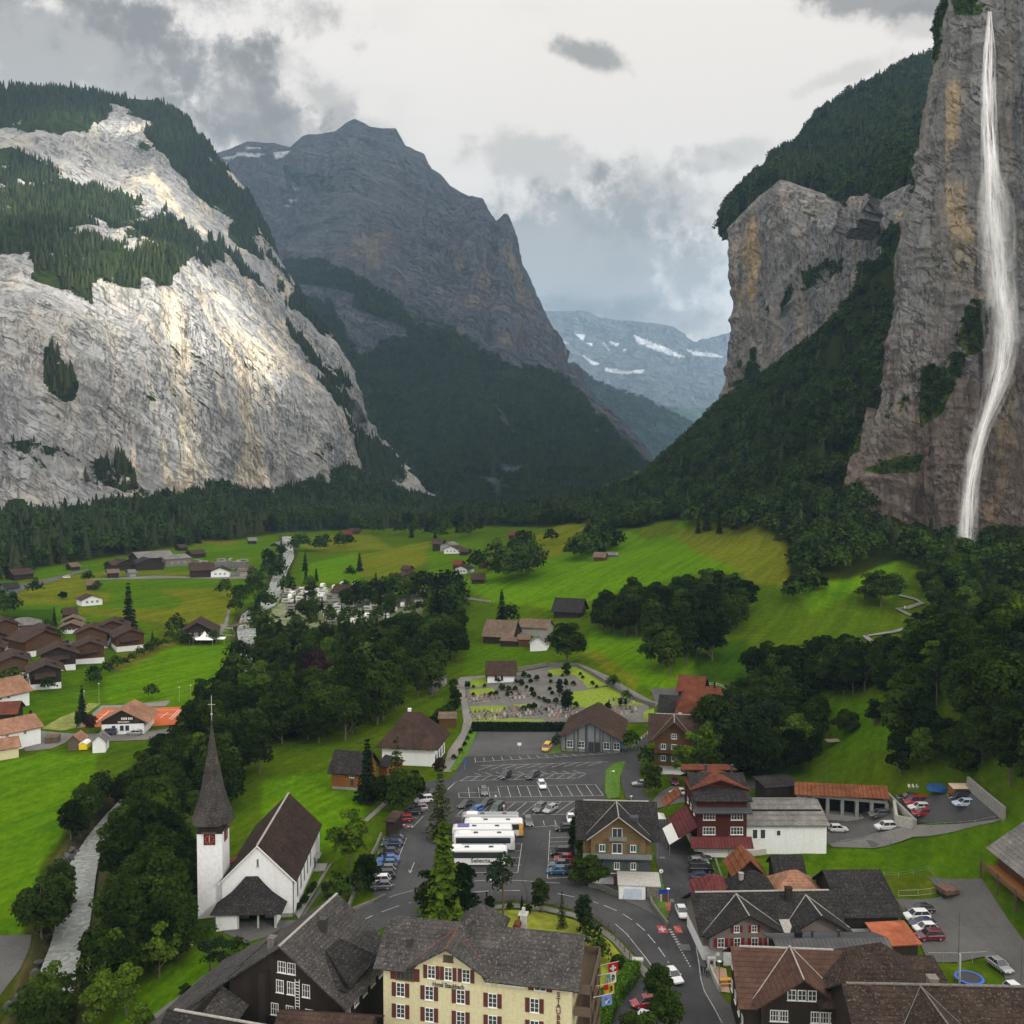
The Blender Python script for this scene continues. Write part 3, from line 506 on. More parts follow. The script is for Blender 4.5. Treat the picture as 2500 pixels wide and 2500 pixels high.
KIND={'broad':[broad(s,wd=wd_,nl=nl_)for s,wd_,nl_ in((1,.36,32),(2,.33,28),(3,.42,38),(4,.30,26),(5,.38,34))],'light':[broad(s,wd=.34,nl=26,mat=L_LIGHT,low=.10)for s in(11,12,13)],'tall':[broad(s,wd=.25,nl=30,nq=110,low=.08,size=.018)for s in(21,22,23)],'birch':[broad(s,wd=.22,nl=20,nq=100,low=.24,size=.015,birch=True,mat=L_LIGHT)for s in(26,27)],'copper':[broad(31,wd=.38,nl=32,mat=L_COPPER,low=.08)],'spruce':[conifer(s,wd=w_)for s,w_ in((41,.17),(42,.20),(43,.15))],'larch':[conifer(s,wd=.22,layers=20,br=9,mat=L_LARCH,thin=.75,droop=.25,size=.017)for s in(51,52)],'pine':[broad(61,wd=.24,nl=17,nq=90,low=.22,mat=L_CON,size=.017),broad(62,wd=.28,nl=15,nq=90,low=.3,mat=L_CON,size=.017)],'shrub':[broad(s,wd=.62,nl=22,nq=150,low=.0,top=1.0,size=.045)for s in(71,72)],'aspen':[conifer(81,wd=.25,layers=24,br=15,low=.04,mat=L_LIGHT,droop=.55,size=.024,per=8)],'cypress':[broad(75,wd=.13,nl=44,nq=90,low=.0,size=.02,mat=L_CON)],}
rngT=np.random.default_rng(99)
TREES=[]
def tree_at(u,v,h,kind,label=None,group=None,wdt=1.0,p=None):
 q=G(u,v)if p is None else p
 TREES.append((q[0],q[1],q[2],h,kind,label,group,wdt))
EXC=[(1930,1480),(2010,1425),(2180,1345),(2262,1420),(2275,1500),(2215,1640),(2100,1640),(1900,1600)]
def in_world(poly,n,sp=0.0,ymin=60,ymax=2300,tries=60):
 """n points of the land whose foot shows inside the polygon"""
 c=np.array(GG(poly));lo=c.min(0);hi=c.max(0);out=[]
 for _ in range(tries):
  k=n*6;x=rngT.uniform(lo[0],hi[0],k);y=rngT.uniform(max(lo[1],ymin),min(hi[1],ymax),k);z=H(x,y)
  u,v=project(np.stack([x,y,z],-1));ok=in_poly(u,v,poly)&~in_poly(u,v,EXC)
  for a,b_,c_ in zip(x[ok],y[ok],z[ok]):
   if sp and any((a-o[0])**2+(b_-o[1])**2<sp*sp for o in out):continue
   out.append((a,b_,c_))
   if len(out)>=n:return out
 return out
def grove(poly,n,hs,kinds,label,group,sp=4.0):
 for p in in_world(poly,n,sp):
  k=kinds[rngT.integers(len(kinds))];h=hs[0]+(hs[1]-hs[0])*rngT.random()
  nm={'broad':'dark green broadleaf tree','light':'lighter green broadleaf tree','tall':'tall slender broadleaf tree','birch':'pale stemmed birch tree','spruce':'pointed dark spruce','larch':'feathery larch','pine':'open crowned pine','shrub':'low rounded shrub','copper':'copper beech','cypress':'narrow cypress'}[k]
  TREES.append((p[0],p[1],p[2],h,k,nm+' '+label,nm+' '+group,1.0))
B2=['broad','broad','broad','tall','light']
grove([(275,2120),(272,2300),(245,2420),(215,2520),(330,2500),(430,2370),(465,2240),(458,2160),(440,2040),(330,2030)],40,(6.5,11),['broad','broad','tall','broad','light'],'on the river bank left of the church tower','on the bank below the church')
grove([(345,1965),(430,1850),(500,1880),(470,2040),(300,2060)],14,(8,12),['broad','broad','light'],'along the stream behind the church tower','behind the church tower')
grove([(480,1740),(560,1700),(620,1800),(560,1960),(500,2000),(440,1900),(420,1830)],24,(11,17),['broad','broad','tall'],'in the dense grove above the church roof','in the grove above the church')
grove([(560,1860),(640,1900),(700,1920),(800,1840),(920,1780),(960,1730),(900,1690),(760,1720),(640,1740),(580,1780)],30,(13,19),['broad','broad','light','tall'],'in the big grove between river and school','in the grove between river and school')
grove([(930,1740),(1010,1730),(1080,1680),(1080,1620),(980,1640),(920,1680)],12,(14,20),['broad','broad','tall'],'in the tall clump left of the graveyard path','left of the graveyard path')
grove([(1000,1640),(1110,1650),(1130,1590),(1080,1560),(1000,1580)],9,(14,20),['broad'],'in the dark clump behind the graveyard meadow','behind the graveyard meadow')
grove([(630,1650),(700,1660),(960,1640),(1120,1580),(1130,1530),(1000,1560),(800,1570),(640,1560)],46,(10,16),['broad','broad','spruce','tall','light'],'between the campsite and the village','below the campsite')
grove([(640,1380),(690,1340),(700,1440),(680,1480),(640,1560),(630,1640),(620,1480)],26,(9,15),['broad','spruce','tall','light'],'on the right bank of the upper river','on the upper river bank')
grove([(600,1420),(640,1380),(635,1440),(600,1470),(575,1540),(565,1480)],9,(8,13),['broad','tall'],'on the left bank of the upper river','on the left river bank')
grove([(545,1650),(598,1590),(600,1690),(560,1730),(540,1700)],8,(8,12),['broad','light'],'left of the river below the wooden bridge','left of the river below the bridge')
grove([(870,1470),(1100,1440),(1130,1500),(1080,1520),(1060,1480),(900,1490)],30,(10,17),['broad','spruce','broad','tall'],'along the far edge of the campsite','behind the campsite')
grove([(700,1480),(880,1470),(1040,1490),(1050,1560),(700,1570)],46,(5,9),['spruce','light','broad'],'among the white caravans','among the caravans')
grove([(1200,1425),(1300,1390),(1310,1405),(1250,1425)],15,(14,20),['broad','tall'],'in the clump across the green slope','in the clump on the slope')
grove([(1390,1370),(1450,1335),(1450,1355),(1410,1375)],12,(13,19),['broad','tall'],'in the clump near the top of the green slope','near the top of the slope')
grove([(1460,1520),(1600,1500),(1830,1480),(1830,1540),(1700,1560),(1560,1560),(1450,1550)],50,(14,21),['broad','broad','tall'],'in the dark belt across the middle of the slope','in the belt across the slope')
grove([(1570,1680),(1700,1650),(1760,1600),(1640,1590),(1580,1630)],9,(14,20),['broad'],'behind the small red roofed house','behind the small red roofed house')
grove([(1840,1720),(1960,1700),(2180,1700),(2200,1680),(1980,1660),(1840,1670)],30,(9,15),['broad','spruce','tall','pine'],'in the row above the fenced paddock','in the row above the paddock')
grove([(1700,1900),(1800,1900),(1960,1890),(1990,1830),(1960,1760),(1840,1780),(1720,1830)],18,(14,22),['broad','pine','tall','spruce','pine'],'in the tall dark clump right of the brown chalet','right of the brown chalet')
grove([(2170,1900),(2300,1900),(2480,1960),(2620,1960),(2620,1600),(2300,1560),(2190,1620),(2200,1760)],60,(9,16),['broad','broad','tall','pine','light'],'in the wood climbing above the upper car park','in the wood above the car park')
grove([(2250,1540),(2265,1440),(2360,1410),(2620,1420),(2620,1600),(2300,1560)],46,(9,15),['broad','broad','tall'],'in the wood below the waterfall','below the waterfall')
grove([(1930,1460),(1980,1440),(1990,1480),(1940,1500)],4,(9,13),['broad'],'at the left edge of the steep meadow','at the edge of the steep meadow')
grove([(2130,1440),(2190,1430),(2200,1480),(2150,1490)],6,(10,16),['broad'],'beside the zigzag path','beside the zigzag path')
grove([(160,2060),(255,1930),(262,1950),(200,2070)],9,(6,9),['broad'],'on the left bank above the boulders','on the left bank above the boulders')
grove([(95,2290),(150,2220),(160,2240),(130,2310)],5,(8,11),['broad'],'on the left bank by the grey forecourt','on the left bank by the forecourt')
grove([(40,2560),(140,2500),(150,2560),(100,2620)],7,(8,11),['broad','light'],'at the river bend near the bottom left corner','at the river bend')
grove([(150,1745),(270,1725),(275,1755),(180,1775)],9,(12,18),['broad','spruce','broad'],'between the minigolf and the dark chalets','between minigolf and chalets')
grove([(210,1660),(285,1630),(285,1650),(220,1685)],5,(5,8),['broad'],'at the corner of the chalet estate','at the corner of the chalet estate')
grove([(-20,1700),(40,1690),(45,1715),(-20,1730)],4,(9,12),['broad'],'behind the terracotta roofed house','behind the terracotta roofed house')
grove([(-10,1505),(38,1500),(38,1515),(-10,1520)],3,(13,16),['broad'],'at the left edge above the chalets','at the left edge above the chalets')
grove([(750,2010),(860,2030),(900,1990),(880,1930),(860,1900),(780,1940)],0,(9,12),['broad'],'','')
grove([(1440,1340),(1500,1318),(1525,1340),(1455,1368)],12,(13,20),['broad','broad','tall','spruce'],'in the dark clump left of the pale hilltop meadow','left of the hilltop meadow')
grove([(1610,1296),(1700,1272),(1830,1290),(1830,1306),(1700,1306)],16,(13,20),['broad','spruce','tall','broad'],'at the wood edge above the pale hilltop meadow','above the hilltop meadow')
grove([(880,1302),(1130,1292),(1180,1300),(1130,1318),(880,1316)],22,(12,18),['broad','broad','spruce'],'in the belt closing the valley fields','closing the valley fields')
grove([(1210,1350),(1290,1335),(1300,1345),(1220,1362)],7,(10,15),['broad'],'in the row beside the hillside farm','beside the hillside farm')
grove([(700,1340),(760,1330),(860,1335),(860,1345),(720,1352)],10,(11,17),['broad'],'in the row left of the yellow fields','left of the yellow fields')
#single trees one can point to
T=tree_at
T(1075,2050,17,'larch','tall feathery larch standing beside the parked coaches')
T(1085,2265,18,'aspen','large pointed light green tree in front of the parked coaches',wdt=1.15)
T(1050,2262,10,'tall','slender tree leaning into the large pointed tree');T(1120,2255,11,'broad','rounded tree at the left end of the lawn island')
T(1228,2232,12.5,'pine','thin dark pine on the lawn island by the street lamp')
T(1320,2225,6.0,'broad','small round tree behind the lawn rail')
T(1372,2265,6.5,'larch','thin young larch in the middle of the lawn',wdt=.8);T(1274,2243,4.2,'spruce','tiny slim conifer on the lawn island',wdt=.8);T(1425,2270,7.0,'cypress','dark bluish columnar conifer at the right end of the lawn',wdt=1.6)
T(1440,2300,4.5,'broad','low green tree beside the columnar conifer');T(1465,2345,4.2,'broad','bushy small tree near the flags')
T(1195,2215,2.0,'shrub','dark clipped bush at the rail by the pine');T(1245,2217,1.2,'shrub','small round bush beside the pine');T(1288,2227,1.5,'shrub','round bush left of the small round tree');T(1508,2365,2.4,'shrub','clipped round bush beside the grey cabinet');T(1405,2345,1.6,'shrub','low bush beside the flag lawn')
T(855,2118,12.5,'light','bright green tree right of the church roof');T(895,2170,7,'broad','small tree beside the dark parked cars');T(830,2200,6,'light','small pale tree beside the church path');T(797,2232,6.5,'pine','dark narrow conifer behind the church nave',wdt=.7);T(872,2185,5,'broad','low tree in front of the white parked car')
T(897,1958,15,'spruce','tall spruce in front of the orange barn',wdt=1.15);T(968,1945,16,'larch','slim larch before the white school');T(985,1985,11.5,'broad','dark tree between barn and car park',wdt=1.1);T(1015,1960,8.5,'broad','dark low tree at the car park edge');T(950,1975,9,'broad','dark tree behind the tall spruce')
T(1073,1895,5,'copper','small purple leaved tree beside the footpath')
T(770,1690,17,'copper','dark purple copper beech above the grove');T(800,1715,15,'copper','lower purple crown beside the copper beech')
T(1590,1940,8.5,'broad','round tree on the verge in front of the brown chalet',wdt=1.15);T(1580,1880,7,'broad','tree at the corner of the brown chalet');T(1720,1960,17,'tall','tall slim tree in front of the red tiled house');T(1690,1920,14,'light','paler tree right of the brown chalet')
T(1360,1845,6.5,'pine','small pine by the yellow vehicle');T(1540,1830,6,'broad','dark tree at the right end of the hall roof')
T(1384,1620,17,'broad','huge round tree beside the farm sheds',wdt=1.2)
T(1435,2160,6.5,'shrub','flowering shrub left of the balcony chalet');T(1410,2090,9.5,'cypress','clipped tall conifer beside the balcony chalet',wdt=1.5);T(1425,2120,7.5,'broad','dark tree between parked cars and the chalet');T(1556,2118,4.5,'cypress','dark potted conifer on the garage terrace',wdt=1.4)
T(1605,2468,7.5,'broad','rounded tree by the red car');T(1625,2545,8,'broad','rounded tree at the bottom edge of the road');T(1560,2580,7,'broad','bush crown at the bottom edge beside the driveway')
T(315,1537,22,'spruce','solitary tall spruce on the pale meadow',wdt=1.1);T(370,1707,6,'broad','small lone tree in the bright field');T(85,1455,11,'broad','lone round tree on the yellow meadow');T(215,1424,9,'broad','round tree behind the small barn');T(547,1460,12,'tall','spindly lone tree by the river meadow');T(155,1462,5,'shrub','low shrub on the yellow meadow');T(237,1442,7,'broad','small tree at the barn gable')
T(133,1528,9,'spruce','dark conifer beside the round window chalet');T(120,1545,7,'broad','bush left of the round window chalet');T(372,1573,6,'spruce','small conifer at the end of the big chalet');T(215,1550,6,'broad','bush between two chalets');T(150,1558,5,'broad','low tree before the round window chalet');T(265,1530,4,'broad','bush behind the big chalet');T(292,1528,5,'broad','bush right behind the big chalet')
T(430,1555,11,'broad','dark tree left of the tented restaurant');T(440,1572,7,'broad','tree in front of the tented restaurant');T(460,1575,6,'broad','dark bush hiding the restaurant terrace');T(520,1572,7,'broad','tree right of the restaurant terrace');T(415,1565,6,'broad','bush at the restaurant corner')
T(305,1626,4,'light','pale bush in the dry strip');T(320,1616,4,'light','second pale bush along the dry strip');T(340,1606,5,'light','pale tree along the dry strip');T(361,1600,6,'light','larger pale tree along the dry strip');T(376,1590,6,'broad','green tree along the dry strip');T(385,1583,5,'light','pale tree near the bridge path');T(403,1578,4,'light','last pale tree of the dry strip')
T(117,1690,6,'broad','small tree before the dark chalet');T(75,1762,4,'cypress','small dark cypress by the terracotta roof');T(188,1776,5.5,'cypress','left one of the twin cypresses by the courts');T(193,1776,5.5,'cypress','right one of the twin cypresses by the courts');T(220,1790,6,'copper','reddish tree at the clubhouse corner')
T(745,1395,14,'spruce','pointed spruce left of the bright field',wdt=1.1);T(878,1395,14,'spruce','pointed spruce between two meadows');T(855,1412,9,'tall','slim tree at the lower field edge');T(747,1418,11,'spruce','spruce at the corner of the bright field');T(772,1420,10,'spruce','second spruce under the bright field')
T(1078,1500,24,'spruce','massive dark spruce right of the campsite',wdt=1.5);T(1092,1490,22,'spruce','twin of the massive dark spruce',wdt=1.4);T(1065,1490,20,'spruce','shorter conifer beside the massive spruce',wdt=1.4)
T(1210,1388,19,'broad','round lone tree high on the green slope',wdt=1.1);T(1165,1400,15,'broad','dark tree beside the slope farmhouse',wdt=1.2);T(1225,1520,16,'spruce','dark conifer above the farm sheds');T(1245,1528,11,'broad','round tree right of the dark conifer');T(1345,1330,13,'broad','round tree above the upper clump')
T(2070,1790,6.5,'shrub','round shrub beside the stacked planks');T(2135,1770,8,'cypress','dark pillar bush in the paddock',wdt=2.0);T(2000,1440,8,'shrub','dark bush on the steep meadow');T(2150,1480,18,'broad','big dark tree above the zigzag path',wdt=1.3)
T(512,2385,7.0,'pine','dark conifer beside the hotel annexe',wdt=1.3);T(545,2378,6.0,'pine','second dark conifer beside the hotel annexe',wdt=1.2);T(582,2332,3.6,'light','round leafy shrub in front of the church');T(508,2292,3.4,'light','pale bushy tree at the church forecourt');T(342,2560,6,'light','small tree on the lawn path');T(450,2430,1.8,'shrub','low bush beside the lawn path');T(862,2262,2.2,'shrub','round bush at the hotel driveway')
T(240,2470,13,'birch','white stemmed birch on the river bank');T(270,2460,12,'birch','second white stemmed birch on the river bank')
T(1383,1640,3.5,'shrub','round topiary behind the graveyard');T(1530,1710,4,'broad','bush at the edge of the graveyard')
for k,(u,v)in enumerate([(1420,1625),(1437,1640),(1455,1652),(1482,1672),(1497,1681),(1513,1691),(1529,1700),(1545,1710),(1562,1719),(1580,1729)]):
 T(u,v,5.2,'broad','clipped round tree in the row above the graveyard wall','clipped trees along the graveyard wall')
TREES=[t for t in TREES]
TREES.sort(key=lambda t:-t[3]/t[1])
PROTO={}
def place_tree(t):
 x,y,z,h,kind,label,group,wdt=t
 vi=int(rngT.integers(len(KIND[kind])))
 nm={'spruce':'spruce_tree','larch':'larch_tree','pine':'pine_tree','shrub':'shrub','cypress':'cypress_tree','birch':'birch_tree','copper':'copper_beech_tree'}.get(kind,'broadleaf_tree')
 cat='shrub' if kind=='shrub' else 'tree'
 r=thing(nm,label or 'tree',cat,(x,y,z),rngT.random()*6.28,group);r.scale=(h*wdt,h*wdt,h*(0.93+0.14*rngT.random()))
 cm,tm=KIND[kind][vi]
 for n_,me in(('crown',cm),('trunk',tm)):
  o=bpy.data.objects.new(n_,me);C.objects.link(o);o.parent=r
def flush_trees(blocks):
 nb=0;n=0;rest=[]
 for t in TREES:
  if t[6]and any(in_poly(np.array([t[0]]),np.array([t[1]]),b)[0]for b in blocks):continue
  isb=t[4]in('broad','light','tall')
  if(isb and nb<294)or not isb:place_tree(t);nb+=isb
  else:rest.append(t)
 return rest
def lo_broad(seed,mat,nq=200):
 rng=np.random.default_rng(seed);d=rng.normal(0,1,(nq,3));d/=np.linalg.norm(d,axis=1,keepdims=True);d[:,2]=np.abs(d[:,2])*1.2-0.35
 lump=1+0.28*np.sin(d[:,0]*5+seed)*np.cos(d[:,1]*5)+0.18*rng.normal(0,1,nq)
 c=d*lump[:,None]*np.array([.36,.36,.40])+np.array([0,0,.56])
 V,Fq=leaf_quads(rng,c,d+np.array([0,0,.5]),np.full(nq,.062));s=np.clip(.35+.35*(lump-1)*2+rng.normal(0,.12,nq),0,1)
 return crown_mesh('wood_tree',V,Fq,np.repeat(s,4),mat)
def lo_con(seed,mat):
 rng=np.random.default_rng(seed);V=[];Fc=[];S=[]
 L=8
 for i in range(L):
  z0=0.05+0.95*i/L;z1=min(1.0,z0+0.24);R=.19*(1-i/L)**.85+.012;k=7;th0=rng.random()*6
  n=len(V);V.append((0,0,z1));S.append(.2)
  for j in range(k*2):
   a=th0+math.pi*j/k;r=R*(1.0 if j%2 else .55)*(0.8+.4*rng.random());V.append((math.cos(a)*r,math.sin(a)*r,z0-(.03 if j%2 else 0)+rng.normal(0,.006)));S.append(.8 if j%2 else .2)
  for j in range(k*2):Fc.append((n,n+1+j,n+1+(j+1)%(k*2)))
 return crown_mesh('wood_spruce',np.array(V),np.array(Fc),S,mat)
LOB=[lo_broad(s,L_FAR)for s in range(4)];LOC=[lo_con(s,L_FARCON)for s in range(4)]
def scatter(name,P,scale,var,meshes,label=None):
 P=np.asarray(P,float);n=len(P)
 me=bpy.data.meshes.new(name);me.vertices.add(n);me.vertices.foreach_set('co',P.ravel());me.update()
 for an,dt,vals in(('sc','FLOAT',scale),('rz','FLOAT',rngT.random(n)*6.28),('vr','INT',var)):
  a=me.attributes.new(an,dt,'POINT');a.data.foreach_set('value',np.asarray(vals,dtype=np.float32 if dt=='FLOAT' else np.int32))
 o=bpy.data.objects.new(name,me);C.objects.link(o);tag(o,label,kind='stuff')
 g=bpy.data.node_groups.new(name+'_scatter','GeometryNodeTree');g.interface.new_socket('Geometry',in_out='INPUT',socket_type='NodeSocketGeometry');g.interface.new_socket('Geometry',in_out='OUTPUT',socket_type='NodeSocketGeometry')
 N=g.nodes;L=g.links;gi=N.new('NodeGroupInput');go=N.new('NodeGroupOutput');jn=N.new('GeometryNodeJoinGeometry')
 def at(nm,dt):
  q=N.new('GeometryNodeInputNamedAttribute');q.data_type=dt;q.inputs['Name'].default_value=nm;return q.outputs['Attribute']
 sc_=at('sc','FLOAT');rz_=at('rz','FLOAT');vr_=at('vr','INT')
 cx=N.new('ShaderNodeCombineXYZ');L.new(rz_,cx.inputs[2]);eu=N.new('FunctionNodeEulerToRotation');L.new(cx.outputs[0],eu.inputs[0])
 for i,mm in enumerate(meshes):
  src=bpy.data.objects.new(name+'_source',mm)
  oi=N.new('GeometryNodeObjectInfo');oi.inputs['Object'].default_value=src;oi.inputs['As Instance'].default_value=True
  cmp=N.new('FunctionNodeCompare');cmp.data_type='INT';cmp.operation='EQUAL'
  ins=[s for s in cmp.inputs if s.type=='INT'];L.new(vr_,ins[0]);ins[1].default_value=i
  ip=N.new('GeometryNodeInstanceOnPoints');L.new(gi.outputs[0],ip.inputs['Points']);L.new(cmp.outputs[0],ip.inputs['Selection']);L.new(oi.outputs['Geometry'],ip.inputs['Instance']);L.new(eu.outputs[0],ip.inputs['Rotation']);L.new(sc_,ip.inputs['Scale'])
  L.new(ip.outputs[0],jn.inputs[0])
 L.new(jn.outputs[0],go.inputs[0]);md=o.modifiers.new('scatter','NODES');md.node_group=g
 return o
def wood_land(name,poly,n,hs,con=0.3,ymin=300,ymax=2300,holes=(),world_box=None,label=None,sink=0.6):
 c=np.array(GG(poly))if world_box is None else np.array(world_box,float);lo=c.min(0);hi=c.max(0)
 P=[];tot=0
 for _ in range(40):
  k=6000;x=rngT.uniform(lo[0],hi[0],k);y=rngT.uniform(max(lo[1],ymin),min(hi[1],ymax),k);z=H(x,y);u,v=project(np.stack([x,y,z],-1));ok=in_poly(u,v,poly)
  ok&=~in_poly(u,v,EXC)
  for hh in holes:ok&=~in_poly(u,v,hh)
  P.append(np.stack([x,y,z],-1)[ok]);tot+=ok.sum()
  if tot>=n:break
 P=np.concatenate(P)[:n];P[:,2]-=sink;m=len(P);isc=rngT.random(m)<con
 var=np.where(isc,4+rngT.integers(0,4,m),rngT.integers(0,4,m));h=hs[0]+(hs[1]-hs[0])*rngT.random(m);h=np.where(isc,h*1.25,h)
 return scatter(name,P,h,var,LOB+LOC,label)
def wood_mount(name,P,veg,n,hs,con=1.0,thr=0.6,label=None,tmin=0.02,jit=None,sink=1.0,gate=None,gap=-.30):
 """trees where the rock carries soil"""
 nu,nv=veg.shape;w_=(veg>=thr).astype(float);w_[:,:int(nv*tmin)]=0
 if gate is not None:
  gu,gv=project(P);w_*=in_poly(gu,gv,gate)
 e1=np.linalg.norm(np.diff(P,axis=0,append=P[-1:]),axis=-1);e2=np.linalg.norm(np.diff(P,axis=1,append=P[:,-1:]),axis=-1);w_*=e1*e2
 pr=w_.ravel()/w_.sum();k=rngT.choice(len(pr),n,p=pr);i,j=np.divmod(k,nv);i=np.minimum(i,nu-2);j=np.minimum(j,nv-2)
 a,b_=rngT.random((2,n,1));Q=P[i,j]*(1-a)*(1-b_)+P[i+1,j]*a*(1-b_)+P[i,j+1]*(1-a)*b_+P[i+1,j+1]*a*b_
 nz=fbm(Q/60,3,seed=5);ok=nz>gap;Q=Q[ok];m=len(Q);Q[:,2]-=sink
 isc=rngT.random(m)<con;var=np.where(isc,4+rngT.integers(0,4,m),rngT.integers(0,4,m));h=hs[0]+(hs[1]-hs[0])*rngT.random(m)**1.5
 return scatter(name,Q,h*np.clip(1+fbm(Q/45,2,seed=8),.45,1.12),var,LOB+LOC,label)
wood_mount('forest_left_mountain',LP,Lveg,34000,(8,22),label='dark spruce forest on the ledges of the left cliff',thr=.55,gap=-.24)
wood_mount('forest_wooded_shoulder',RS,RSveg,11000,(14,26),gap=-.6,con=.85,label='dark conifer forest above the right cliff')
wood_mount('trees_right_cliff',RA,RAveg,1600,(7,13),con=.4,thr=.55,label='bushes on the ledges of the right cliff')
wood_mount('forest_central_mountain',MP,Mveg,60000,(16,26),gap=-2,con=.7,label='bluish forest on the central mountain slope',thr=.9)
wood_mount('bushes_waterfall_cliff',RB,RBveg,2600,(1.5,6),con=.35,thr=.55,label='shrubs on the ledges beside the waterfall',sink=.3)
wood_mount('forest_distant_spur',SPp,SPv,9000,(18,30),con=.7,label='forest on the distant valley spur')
TAL=[(1180,1240),(1440,1222),(1560,1180),(1700,1050),(1760,990),(1950,865),(2150,645),(2240,640),(2222,800),(2180,950),(2135,1100),(2115,1230),(2170,1310),(2300,1335),(2640,1330),(2640,1430),(2330,1420),(2235,1400),(2170,1350),(2060,1395),(1950,1420),(1925,1330),(1840,1300),(1700,1262),(1600,1280),(1500,1300),(1430,1280),(1240,1285),(1050,1290)]
wood_land('forest_talus_slope',TAL,9000,(9,15),con=.12,label='dense broadleaf forest climbing the slope below the right cliff',world_box=[(0,380,0),(520,1700,0)],ymax=1700)
FOOT=[(-250,1225),(300,1225),(330,1130),(560,1100),(900,1080),(1000,1180),(1500,1222),(1560,1230),(1440,1262),(1300,1275),(1050,1290),(960,1290),(760,1296),(640,1300),(560,1318),(380,1338),(340,1352),(240,1358),(110,1385),(60,1400),(-60,1440),(-250,1480)]
wood_land('forest_cliff_foot',FOOT,15000,(12,20),con=.55,label='dark forest along the foot of the left cliff',world_box=[(-1000,560,0),(400,2290,0)],ymin=560,ymax=2290)
HB=[KIND['broad'][k][0]for k in range(5)]+[KIND['tall'][0][0],KIND['spruce'][0][0],KIND['light'][0][0]]
def wood_hi(name,polys,hs,label,w8=(1,1,1,1,1,.8,.5,.35)):
 P=[];w_=np.array(w8)/sum(w8)
 for poly,n in polys:P+=in_world(poly,n,3.2)
 P=np.array(P);P[:,2]-=.3;m=len(P);return scatter(name,P,hs[0]+(hs[1]-hs[0])*rngT.random(m),rngT.choice(8,m,p=w_),HB,label)
wood_hi('wood_above_village',[([(2180,1900),(2300,1905),(2480,1940),(2640,1960),(2640,1420),(2360,1400),(2240,1440),(2270,1490),(2235,1640),(2220,1760)],300),([(1700,1900),(1800,1905),(1960,1890),(1995,1830),(1950,1750),(1830,1740),(1720,1830)],52),([(1840,1715),(1960,1700),(2190,1700),(2200,1650),(1980,1650),(1840,1670)],36)],(9,17),'dense broadleaf wood filling the hillside above the upper car park')
wood_hi('wood_river_bank',[([(290,2080),(290,2300),(260,2420),(240,2520),(330,2470),(440,2340),(470,2250),(462,2160),(440,2040),(430,1850),(340,1960)],55),([(480,1740),(560,1700),(920,1690),(960,1720),(800,1840),(700,1910),(640,1890),(560,1960),(500,2000),(430,1880)],70),([(640,1650),(960,1640),(1120,1580),(1130,1530),(1000,1560),(800,1575),(640,1570)],60),([(690,1490),(700,1440),(900,1445),(1040,1450),(1060,1540),(800,1550)],14)],(8,15),'dense undergrowth and trees between river, church and campsite')
#materials for built things
def simple(name,col,rough=0.7,spec=0.3,metallic=0.0,var=0.15,scale=1.5,emit=None):
 if name in MATS:return MATS[name]
 m,nt,b=new_mat(name,rough,spec,metallic)
 if var:
  geo=nt.node('ShaderNodeNewGeometry');n=nt.noise(geo.outputs['Position'],scale,5,0.65)
  nt.lk(nt.mix(nt.map(n,.3,.7),tuple(q*(1-var)for q in col),tuple(min(1,q*(1+var))for q in col)),b.inputs['Base Color'])
 else:b.inputs['Base Color'].default_value=(*col,1)
 return m
def wall_mat(name,col,dirt=(0.25,0.24,0.22),amt=0.35,boards=0.0,var=.12):
 if max(col)<.5:col=tuple(q*.6 for q in col)
 m,nt,b=new_mat(name,0.9,0.08);tc=nt.node('ShaderNodeTexCoord');p=tc.outputs['Object']
 n=nt.noise(nt.scalev(p,(1,1,.25)),.9,6,.7);n2=nt.noise(p,2.2,5,.65)
 c=nt.mix(nt.map(n2,.3,.7),tuple(q*(1-var)for q in col),tuple(min(1,q*(1+var))for q in col))
 c=nt.mix(nt.math('MULTIPLY',nt.map(n,.5,.8),amt),c,tuple(q*0.5+w_*0.2 for q,w_ in zip(col,dirt)))
 if boards:
  sx=nt.node('ShaderNodeSeparateXYZ');nt.lk(p,sx.inputs[0])
  axis=nt.math('ADD',sx.outputs[0],sx.outputs[1])if boards>0 else sx.outputs[2]
  fr=nt.math('FRACT',nt.math('MULTIPLY',axis,abs(boards)))
  gap=nt.map(nt.math('ABSOLUTE',nt.math('SUBTRACT',fr,.5)),.36,.5,0,.75)
  c=nt.mix(gap,c,tuple(q*0.35 for q in col));nt.lk(nt.bump(gap,.5,.05),b.inputs['Normal'])
 nt.lk(c,b.inputs['Base Color']);return m
